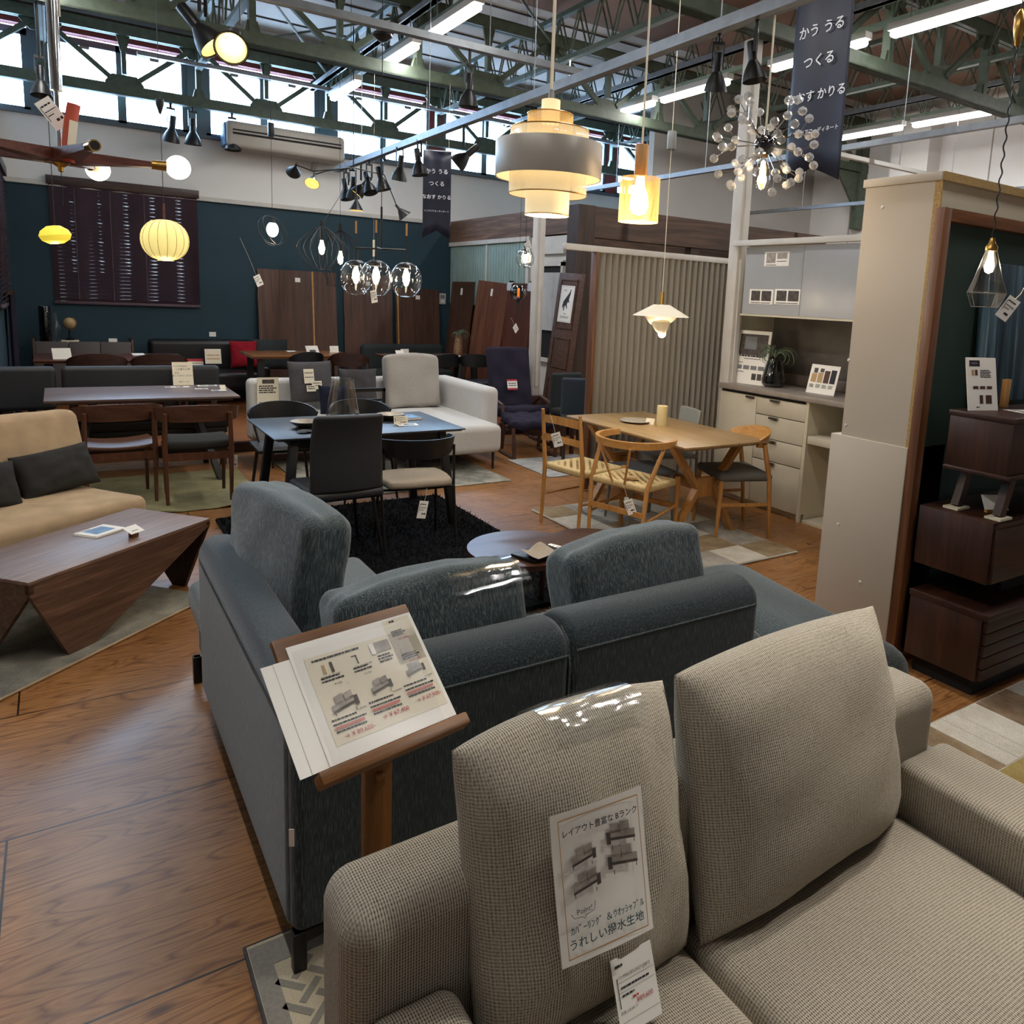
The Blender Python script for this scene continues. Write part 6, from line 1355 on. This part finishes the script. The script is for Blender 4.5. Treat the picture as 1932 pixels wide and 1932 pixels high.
t = thing('pendant_lamp', 'small oval yellow pendant at the left in front of the blind', 'pendant lamp', (.016, 7.99, 0))
G().lathe([(0, 2.06), (.05, 2.055), (.1, 2.02), (.118, 1.98), (.1, 1.94), (.05, 1.912), (0, 1.908)], 36, T(0, 0, 1.98) @ RY(-8) @ T(0, 0, -1.98)).ob('shade', MT['ellip'], t); cordline(t, 2.06, 4.2, .003); glow((.016, 7.99, 1.85), 3)
# wooden star chandelier with opal globes
t = thing('chandelier', 'walnut star chandelier with brass sockets and round opal bulbs at the left', 'chandelier', (.05, 4.82, 0))
for k in range(5):
    a = R(-2 + k * 72); ca_, sa = math.cos(a), math.sin(a); L_ = .40
    g = G().prism([(0, -.07), (L_, -.022), (L_, .022), (0, .07)], 2.235, 2.262, RZ(math.degrees(a)))
    for v in g.b.verts:
        rr = math.hypot(v.co.x, v.co.y); v.co.z += -.04 * (1 - rr / L_) * (1 if v.co.z < 2.25 else -.15)
    g.ob('arm', MT['lamwood'], t)
    G().tube([(ca_ * L_, sa * L_, 2.25), (ca_ * (L_ + .075), sa * (L_ + .075), 2.25)], [.024, .027], 16).ob('socket', MT['brass'], t)
    if k in (0, 1): G().ball((ca_ * (L_ + .125), sa * (L_ + .125), 2.25), .062, seg=20, rings=12).ob('opal_bulb', MT['bulbw'], t); glow((.05 + ca_ * (L_ + .125), 4.82 + sa * (L_ + .125), 2.25), 5, (1, .85, .65), .06)
    else: G().tube([(ca_ * (L_ + .0755), sa * (L_ + .0755), 2.25), (ca_ * (L_ + .0765), sa * (L_ + .0765), 2.25)], .021, 14).ob('empty_socket_opening', MT['dark'], t)
G().lathe([(0, 2.16), (.012, 2.165), (.014, 2.185), (.045, 2.205), (.05, 2.225), (0, 2.23)], 20).ob('finial', MT['brass'], t)
G().tube([(0, 0, 2.26), (0, 0, 2.6)], .012, 12).tube([(0, 0, 2.55), (0, 0, 4.24)], .026, 16).ob('chrome_stem', MT['chrome'], t); G().tube([(.03, 0, 2.9), (.028, 0, 4.2)], .005, 6).ob('cord', MT['paperc'], t)
tg = card('price_tag', 'long orange paper tag twisted round the stem of the star chandelier', 'price tag', .065, .28, face((.075, 4.71, 2.20), 28, -4, -6), m='orange', bend=.03); prints(tg, [('paperc', -.02, .08, .02, .2)], .026)
card('price_tag', 'white paper tag behind the orange tag on the chandelier stem', 'price tag', .08, .14, face((.07, 4.74, 2.37), 20, 0, 40), price(.08, .14, 5))
G().tube([(0, 0, 2.0), (0, 0, 2.16)], .002, 5).ob('pull_cord', MT['ink'], t)
# ring lamp
t = thing('pendant_lamp', 'small pendant with a lit egg bulb inside crossed thin black rings', 'pendant lamp', (1.984, 9.066, 0))
for tx, ty in ((90, 0), (62, 35), (62, -35)): G().tube([tuple((RZ(34) @ RY(ty) @ RX(tx)) @ Vector((.165 * math.cos(a * .131), .165 * math.sin(a * .131), 0)) + Vector((0, 0, 2.24))) for a in range(48)], .0028, 6, True).ob('ring', MT['blackm'], t)
G().ball((0, 0, 2.25), .062, 1, 1, 1.3, 18, 12).ob('opal_bulb', MT['bulbw'], t); G().lathe([(0, 2.36), (.03, 2.355), (.035, 2.32), (0, 2.32)], 16).ob('cap', MT['blackm'], t); cordline(t, 2.36, 3.25, .0025); G().box(-.03, .03, -.03, .03, 3.22, 3.36, .006).ob('connector_box', MT['blackm'], t); G().tube([(0, 0, 3.36), (0, 0, 4.24)], .003, 6).ob('hanger', MT['ink'], t); glow((1.984, 9.0, 2.13), 4)
tagcard('white price tag on a long wire left of the leaning boards', face((1.84, 9.0, 1.64), 20, 0, 25), 51, wd=.08, ht=.12, cordlen=.42)
# wire cage pendants
def cage(label, x, y, z, r, tall, prof, n=22):
    t = thing('pendant_lamp', label, 'pendant lamp', (x, y, 0), group='black wire cage pendants')
    g = G()
    for k in range(n):
        a = 2 * math.pi * k / n; g.tube([(pr * r * math.cos(a), pr * r * math.sin(a), z + pz * tall) for pr, pz in prof], .0026, 5)
    g.ob('wire_cage', MT['blackm'], t); G().tube([(prof[-1][0] * r * math.cos(a * .2618), prof[-1][0] * r * math.sin(a * .2618), z + prof[-1][1] * tall) for a in range(24)], .003, 5, True).ob('bottom_ring', MT['blackm'], t)
    G().tube([(0, 0, z + tall * .45), (0, 0, z + tall * .62)], .02, 12).ob('lamp_holder', MT['blackm'], t); G().lathe([(0, z - .07), (.022, z - .055), (.034, z - .0), (.02, z + .05), (.014, z + .08), (0, z + .08)], 16).ob('bulb', MT['bulb'], t); G().tube([(0, 0, z + .08), (0, 0, z + tall * .5)], .012, 10).ob('socket', MT['blackm'], t)
    glow((x, y, z - .0), 4, r=.03); return t
PF = [(.06, .5), (.3, .42), (.62, .28), (.9, .12), (1, -.02), (.92, -.15), (.66, -.33), (.4, -.46), (.34, -.5)]
t = cage('front black wire cage pendant shaped like an onion with a lit bulb', 2.342, 8.457, 2.062, .27, .45, PF); G().tube([(0, 0, 2.30), (.30, .35, 2.66), (.5, .6, 3.05)], .003, 5).ob('cord', MT['ink'], t); G().tube([(.5, .6, 3.05), (.5, .6, 4.86)], .003, 5).ob('hanger', MT['ink'], t)
t = cage('rear black wire cage pendant, taller and partly behind the onion-shaped one', 2.70, 9.0, 1.99, .24, .62, [(.06, .5), (.4, .42), (.8, .25), (.95, .05), (.9, -.1), (.72, -.3), (.6, -.42), (.62, -.5)]); cordline(t, 2.3, 4.86, .0025)
# crystal burst chandelier
t = thing('chandelier', 'burst chandelier of crystal drops on chrome rods with a lit bulb below', 'chandelier', (2.874, 2.76, 0))
zc = 2.43
cordline(t, 2.5, 4.24, .005, 'paperc'); G().ball((0, 0, zc), .05, seg=18, rings=12).ob('core', MT['smoke'], t); G().lathe([(0, zc + .075), (.015, zc + .07), (.02, zc + .04), (0, zc + .03)], 14).ob('stem_cap', MT['chrome'], t)
rr = random.Random(12); N = 17
gd = G().lathe([(0, -.022), (.016, -.014), (.022, 0), (.016, .014), (0, .022)], 8)
first = None
for i in range(N):
    ph = math.acos(1 - 2 * (i + .5) / N); th = i * 2.399963
    d = Vector((math.sin(ph) * math.cos(th), math.sin(ph) * math.sin(th), math.cos(ph)))
    if d.z < -.88 or d.z > .93: continue
    p0 = Vector((0, 0, zc)) + d * .05; p1 = Vector((0, 0, zc)) + d * .17
    rod = G().tube([p0, p1], .0028, 6)
    tips = []
    ort = d.orthogonal().normalized()
    for k in range(3):
        q = Matrix.Rotation(k * 2.094 + i, 4, d) @ ort; e = (d * .8 + q * .62).normalized(); tip = p1 + e * rr.uniform(.075, .1); rod.tube([p1, tip], .002, 5); tips.append(tip)
    ro = rod.ob('rod', MT['chrome'], t)
    for tip in tips + [p1]:
        if first is None: first = gd.ob('crystal_drop', MT['crystal'], ro, 20); first.location = tip
        else:
            c = first.copy(); C.objects.link(c); c.parent = ro; c.location = tip
G().lathe([(0, 2.22), (.025, 2.23), (.04, 2.27), (.036, 2.32), (.02, 2.36), (.014, 2.385), (0, 2.385)], 22).ob('bulb', MT['amber'], t); G().lathe([(0, 2.25), (.012, 2.26), (.016, 2.3), (.01, 2.35), (0, 2.36)], 14).ob('filament', MT['fil'], t); G().lathe([(.016, 2.375), (.02, 2.395), (.012, 2.40), (0, 2.40)], 14).ob('socket', MT['brass'], t)
glow((2.874, 2.76, 2.28), 8, r=.03)
# two small glass pendants by the white post
t = thing('pendant_lamp', 'clear dimpled glass pendant with a lit filament near the far white post', 'pendant lamp', (3.966, 6.981, 0))
G().lathe([(0, 1.945), (.05, 1.95), (.085, 1.985), (.092, 2.04), (.075, 2.1), (.04, 2.135), (.02, 2.14)], 28, ribs=lambda a: 1 + .06 * math.cos(4 * a)).ob('glass_shade', MT['glass'], t); G().lathe([(0, 1.99), (.018, 2.0), (.024, 2.03), (.012, 2.08), (0, 2.09)], 14).ob('bulb', MT['bulb'], t); G().tube([(0, 0, 2.08), (0, 0, 2.17)], .015, 12).ob('socket', MT['blackm'], t); cordline(t, 2.17, 4.84, .003); glow((3.966, 6.981, 2.03), 4, r=.03)
tagcard('grey card hanging on the cord of the clear dimpled pendant', face((3.98, 6.93, 2.13), 20, 0, 30), 61, wd=.09, ht=.08, cordlen=.06)
t = thing('pendant_lamp', 'smoked glass globe with an amber filament in front of the dark red board', 'pendant lamp', (3.918, 7.014, 0))
G().lathe([(0.03, 1.615), (.065, 1.635), (.084, 1.68), (.08, 1.73), (.05, 1.765), (0, 1.772)], 28).ob('glass_shade', MT['smoke'], t); G().tube([(0, 0, 1.59), (0, 0, 1.62)], .025, 12).ob('base_cap', MT['blackm'], t); G().tube([(0, 0, 1.65), (0, 0, 1.74)], .012, 12).ob('bulb', mat('amber_filament', '#e07a1e', .5, emit=5, var=0), t); cordline(t, 1.77, 4.84, .002); cordline(t, 1.40, 1.59, .004)
tagcard('white price tag below the smoked glass globe', face((3.91, 7.0, 1.30), 25, 0, 40), 71, wd=.07, ht=.08, cordlen=.1)
# faceted glass pendant at the right
t = thing('pendant_lamp', 'clear faceted glass pendant with brass cap hanging at the right before the green wall', 'pendant lamp', (2.942, 1.62, 0))
G().lathe([(0.018, 1.915), (.055, 1.79), (.072, 1.748), (.05, 1.695), (0, 1.693)], 5, RZ(0)).ob('glass_shade', MT['amber'], t, 5)
ge = G()
for k in range(5):
    a = 2 * math.pi * k / 5; ca_, sa = math.cos(a), math.sin(a); ge.tube([(r_ * ca_, r_ * sa, z_) for r_, z_ in ((.018, 1.915), (.055, 1.79), (.072, 1.748), (.05, 1.695))], .0012, 5)
    a2 = 2 * math.pi * (k + 1) / 5
    for r_, z_ in ((.072, 1.748), (.05, 1.695)): ge.tube([(r_ * ca_, r_ * sa, z_), (r_ * math.cos(a2), r_ * math.sin(a2), z_)], .0011, 5)
ge.ob('glass_edges', MT['nickel'], t)

G().lathe([(0, 1.955), (.008, 1.953), (.012, 1.935), (.022, 1.92), (.022, 1.905), (0, 1.905)], 16).ob('cap', MT['brass'], t); G().lathe([(0, 1.82), (.014, 1.828), (.018, 1.85), (.01, 1.88), (.008, 1.905), (0, 1.905)], 16).ob('bulb', MT['bulb'], t); G().tube([(.004 * math.cos(i * 1.2), .004 * math.sin(i * 1.2), 1.95 + i * .012) for i in range(62)], .003, 5).ob('twisted_cord', MT['ink'], t)
G().lathe([(0, 2.63), (.01, 2.64), (.02, 2.69), (.02, 2.74), (.008, 2.76), (0, 2.76)], 16).ob('cord_grip', MT['brass'], t); G().tube([(0, 0, 2.75), (0, 0, 4.24)], .003, 6).ob('hanger', MT['ink'], t); glow((2.942, 1.60, 1.85), 3, r=.02)
tagcard('white price tag hanging from the faceted glass pendant', face((2.955, 1.56, 1.655), -35, 0, -32), 81, wd=.05, ht=.09, cordlen=.05)

# ------------------------------------------------------------------ spotlights
def spot(label, loc, yaw, tilt, up, grp, lit=False, sc=1.0, white=False):
    t = thing('spotlight', label, 'spotlight', loc, yaw, grp)
    m = MT['plastic'] if white else MT['blackm']
    Mh = RX(tilt) @ Matrix.Scale(sc, 4)
    h = G().lathe([(0, .125), (.018, .125), (.021, .12), (.021, .035), (.023, .034), (.030, .02), (.044, -.005), (.055, -.035), (.060, -.06), (.057, -.06), (.042, -.005), (.02, .02), (0, .02)], 24, Mh).ob('head', m, t)
    if lit: G().lathe([(0, .012), (.024, .010), (.052, -.056)], 24, Mh).ob('reflector', MT['spotin'], h); G().ball((0, 0, -.012), .02, seg=12, rings=8).ob('bulb', MT['bulb'], h, M=Mh)
    for s in (-1, 1): G().box(s * .028 * sc - .003, s * .028 * sc + .003, -.009, .009, -.0, .1 * sc).ob('yoke', m, t, M=T(0, 0, .07 * sc))
    top = Mh @ Vector((0, 0, .1))
    G().tube([(0, 0, .17 * sc), (0, 0, up)], .009 * sc, 8).box(-.03 * sc, .03 * sc, -.009, .009, .165 * sc, .18 * sc).ob('stem', m, t)
    return t
GR = 'black spotlights on the rails'
z1 = 3.02
for lb, loc, yaw, tilt, lit in (
    ('black spotlight aimed down, second from the mesh pendant towards the window rail end', (2.845, 7.55, 2.80), 10, 12, False), ('black spotlight hanging from the rail between the far banner and the drum pendant', (2.845, 7.05, 2.80), 40, -10, False),
    ('black spotlight tilted towards the drum pendant just left of its top', (2.845, 6.1, 2.76), 60, 48, False), ('black spotlight on the rail left of the crystal chandelier', (2.86, 3.12, 2.80), -40, 14, False), ('black spotlight on the rail behind the crystal chandelier cord', (2.86, 2.86, 2.80), 40, -10, False),
    ('black spotlight nearest the far end of the rail', (2.845, 9.25, 2.75), 30, -14, False), ('second black spotlight from the far end of the rail, leaning', (2.845, 9.0, 2.75), -10, 20, False), ('third black spotlight from the far end of the rail, glowing at its rim', (2.845, 8.72, 2.75), 70, 38, True), ('fourth black spotlight from the far end of the rail', (2.845, 8.45, 2.75), 20, -24, False), ('fifth black spotlight from the far end of the rail, wide cone', (2.845, 8.05, 2.75), 60, -16, False)):
    spot(lb, loc, yaw, tilt, z1 - loc[2] if loc[1] < 8 else .27, GR, lit, 1.0 if loc[1] < 5 else 1.3)
for lb, x_, yaw, tilt in (('black spotlight under the window truss beside the lantern cord cup', 1.28, 20, 16), ('black spotlight under the window truss above the blind corner', 1.52, 10, 4), ('black spotlight in front of the end of the air conditioner', 1.98, 0, -4)): spot(lb, (x_, 11.2, 3.45), yaw, tilt, .36, 'black spotlights under the window truss', sc=1.7)
spot('black spotlight hanging alone from the crossing rail, high up left of the drum pendant', (2.6, 5.5, 3.10), 10, 4, .33, 'black spotlights under the second truss', sc=1.25)
spot('black spotlight at the far left beside the chrome chandelier stem', (-.02, 8.0, 3.16), 0, -8, .65, 'black spotlights under the second truss', sc=1.3)
# pair of big spots at the upper left on a cross rail
spot('near black spotlight seen side on at the upper left', (.66, 4.42, 2.85), 60, -40, .27, 'pair of spotlights at the upper left', True, 1.3)
t = spot('near spotlight at the upper left showing its lit yellow reflector', (.78, 4.36, 2.82), -15, -58, .3, 'pair of spotlights at the upper left', True, 1.35)
rail('lighting_rail', 'short rail carrying the pair of spotlights at the upper left', (.4, 4.55, 3.13), (1.2, 4.15, 3.13), hang=4.24)
for i in range(3): spot('%s small white spotlight on the thin white rail, counted from the banner' % ('first', 'second', 'third')[i], (7.0 + i * .45, 4.4, 2.80), 20 + 30 * i, 15 - 12 * i, .15, 'small white spotlights', False, .8, True)
for i in range(3): spot('%s of the three far white spotlights above the greige panel' % ('first', 'second', 'third')[i], (8.95, 4.6 + i * .25, 2.85), 10, 4, .24, 'far white spotlights', False, .7, True)
for lb, loc, yaw, tilt, aim in (('unseen black spotlight added on the rail to light the grey knit sofa', (2.845, 1.0, 2.80), 90, 35, (1.35, .62, .6)), ('unseen black spotlight added at the near end of the rail to light the sofa', (2.845, .5, 2.80), 100, 40, (.75, .6, .6))):  # unseen pair added to brighten the grey sofa and its cushions
    spot(lb, loc, yaw, tilt, z1 - loc[2], GR)
    d_ = Vector(aim) - Vector(loc); s_ = lamp('added_spot_beam', 'SPOT', Vector(loc) + d_.normalized() * .12, 100, (1, .94, .85), .04, spot=R(42)); s_.rotation_euler = d_.to_track_quat('-Z', 'Y').to_euler()
# spider lamp with four cones
t = thing('pendant_lamp', 'black spider ceiling lamp with four adjustable cone shades', 'pendant lamp', (2.55, 8.05, 0))
G().tube([(0, 0, 2.86), (0, 0, 4.2)], .006, 8).ob('stem', MT['blackm'], t)
for (ax, ay, az), rot, lit in (((-.32, .25, 2.78), (-35, 20), True), ((-.02, -.15, 2.56), (0, 0), True), ((.42, -.1, 2.52), (-10, -40), False), ((-.45, .45, 2.88), (60, 0), False)):
    G().tube([(0, 0, 2.86), (ax * .7, ay * .7, 2.82), (ax, ay, az)], .006, 8).ob('arm', MT['blackm'], t)
    h = G().lathe([(0, .02), (.012, .02), (.014, -.03), (.075, -.13), (.073, -.131), (.01, -.03), (0, -.03)], 24).ob('cone_shade', MT['blackm'], t, M=T(ax, ay, az) @ RX(rot[0]) @ RY(rot[1]))
    if lit: G().lathe([(0, -.04), (.012, -.036), (.071, -.1305)], 24).ob('reflector', MT['spotin'], h)

# ------------------------------------------------------------------ banners
def banner(label, M, wd, ht, notch, bendf=0.0):
    t = thing('banner', label, 'banner', M=M, group='navy swallow-tail banners')
    n = 16
    def fn(side):
        return lambda u, v: Vector(((u - .5) * wd, (1 - v) * (ht - notch * (1 - abs(u - .5) * 2) * 1.0) - ht + (notch * (1 - abs(u - .5) * 2)) , bendf * math.sin(u * math.pi * 2) + side))
    g = G(); vs = {}
    for i in range(n + 1):
        for j in range(9):
            u = i / n; v = j / 8; zb = -ht + notch * (1 - abs(u - .5) * 2)
            vs[i, j] = g.b.verts.new(((u - .5) * wd, zb * v, bendf * math.sin(u * 6.28) + bendf * .5 * math.sin(v * 5)))
    for i in range(n):
        for j in range(8): g.b.faces.new((vs[i, j], vs[i + 1, j], vs[i + 1, j + 1], vs[i, j + 1]))
    b_ = g.ob('cloth', MT['ban'], t, 80); so_ = b_.modifiers.new('thick', 'SOLIDIFY'); so_.thickness = .002; so_.offset = -1
    dz = abs(bendf) * 1.6 + .002
    if wd > .4: prints(t, [('bang', (-wd * .5, -.0), (-wd * .22, -.0), (-wd * .5, -.17)), ('bang', (-wd * .2, 0), (wd * .12, 0), (-wd * .02, -.12)), ('bang', (wd * .2, 0), (wd * .5, 0), (wd * .5, -.16), (wd * .36, -.08)), ('let', (-wd * .48, -.17), (-wd * .22, -.0), (-wd * .3, -.14))][:3], dz)
    k = wd / .45
    for s_, v_, sz in (('かう うる', -.33 * k, .085 * k), ('つくる', -.52 * k, .085 * k), ('なおす かりる', -.73 * k, .075 * k), ('インテリアコーディネート', -.95 * k, .034 * k)): text(t, s_, 0, v_, sz, MT['let'], z=dz, bold=.01)
    G().tube([(-wd / 2, 0, 0), (wd / 2, 0, 0)], .008, 8).ob('top_rod', MT['galv'], t); G().tube([(-wd * .4, 0, 0), (-wd * .4, .68, 0)], .0015, 4).ob('hanging_cord', MT['paperc'], t); G().tube([(wd * .4, 0, 0), (wd * .4, .68, 0)], .0015, 4).ob('hanging_cord', MT['paperc'], t)
    return t
banner('large navy swallow-tail banner with white Japanese lettering beside the crystal chandelier', face((4.2, 3.60, 3.79), -90, 0), .46, 1.30, .10, .01)
banner('folded narrow navy banner far away below the end of the long rail', face((3.42, 7.97, 3.135), -28, 0), .295, .905, .084, .02)
# air conditioner
ac = thing('air_conditioner', 'long beige wall-hung air conditioner under the clerestory windows', 'air conditioner', (2.65, 11.28, 3.37))
G().soft(-.76, .76, -.17, .2, 0, .34, .06, 6).ob('casing', MT['acbody'], ac, 60); G().box(-.68, .70, -.175, -.12, .17, .195).ob('outlet_slot', MT['dark'], ac); G().box(-.68, .70, -.176, -.12, .215, .235).ob('outlet_slot', MT['dark'], ac); G().box(-.69, .71, -.180, -.165, .196, .214).ob('louver', MT['acbody'], ac); G().box(-.775, -.75, -.13, .15, .03, .31, .01).ob('end_cap', MT['photob'], ac, label='pale blue end cap')
G().tube([(.42, .1, .04), (.42, .14, -.06), (.42, .2, -.1)], .035, 12).ob('drain_pipe', MT['acbody'], ac)
wa = tag(G().tube([(0, 0, 1.62), (0, 0, 4.86)], .001, 4).lathe([(0, 2.02), (.012, 2.02), (.012, 2.2), (0, 2.2)], 8).ob('pull_cord', MT['paperc']), 'white pull cord with a thin tag left of the three glass globes', 'cord'); wa.location = (2.95, 8.6, 0)
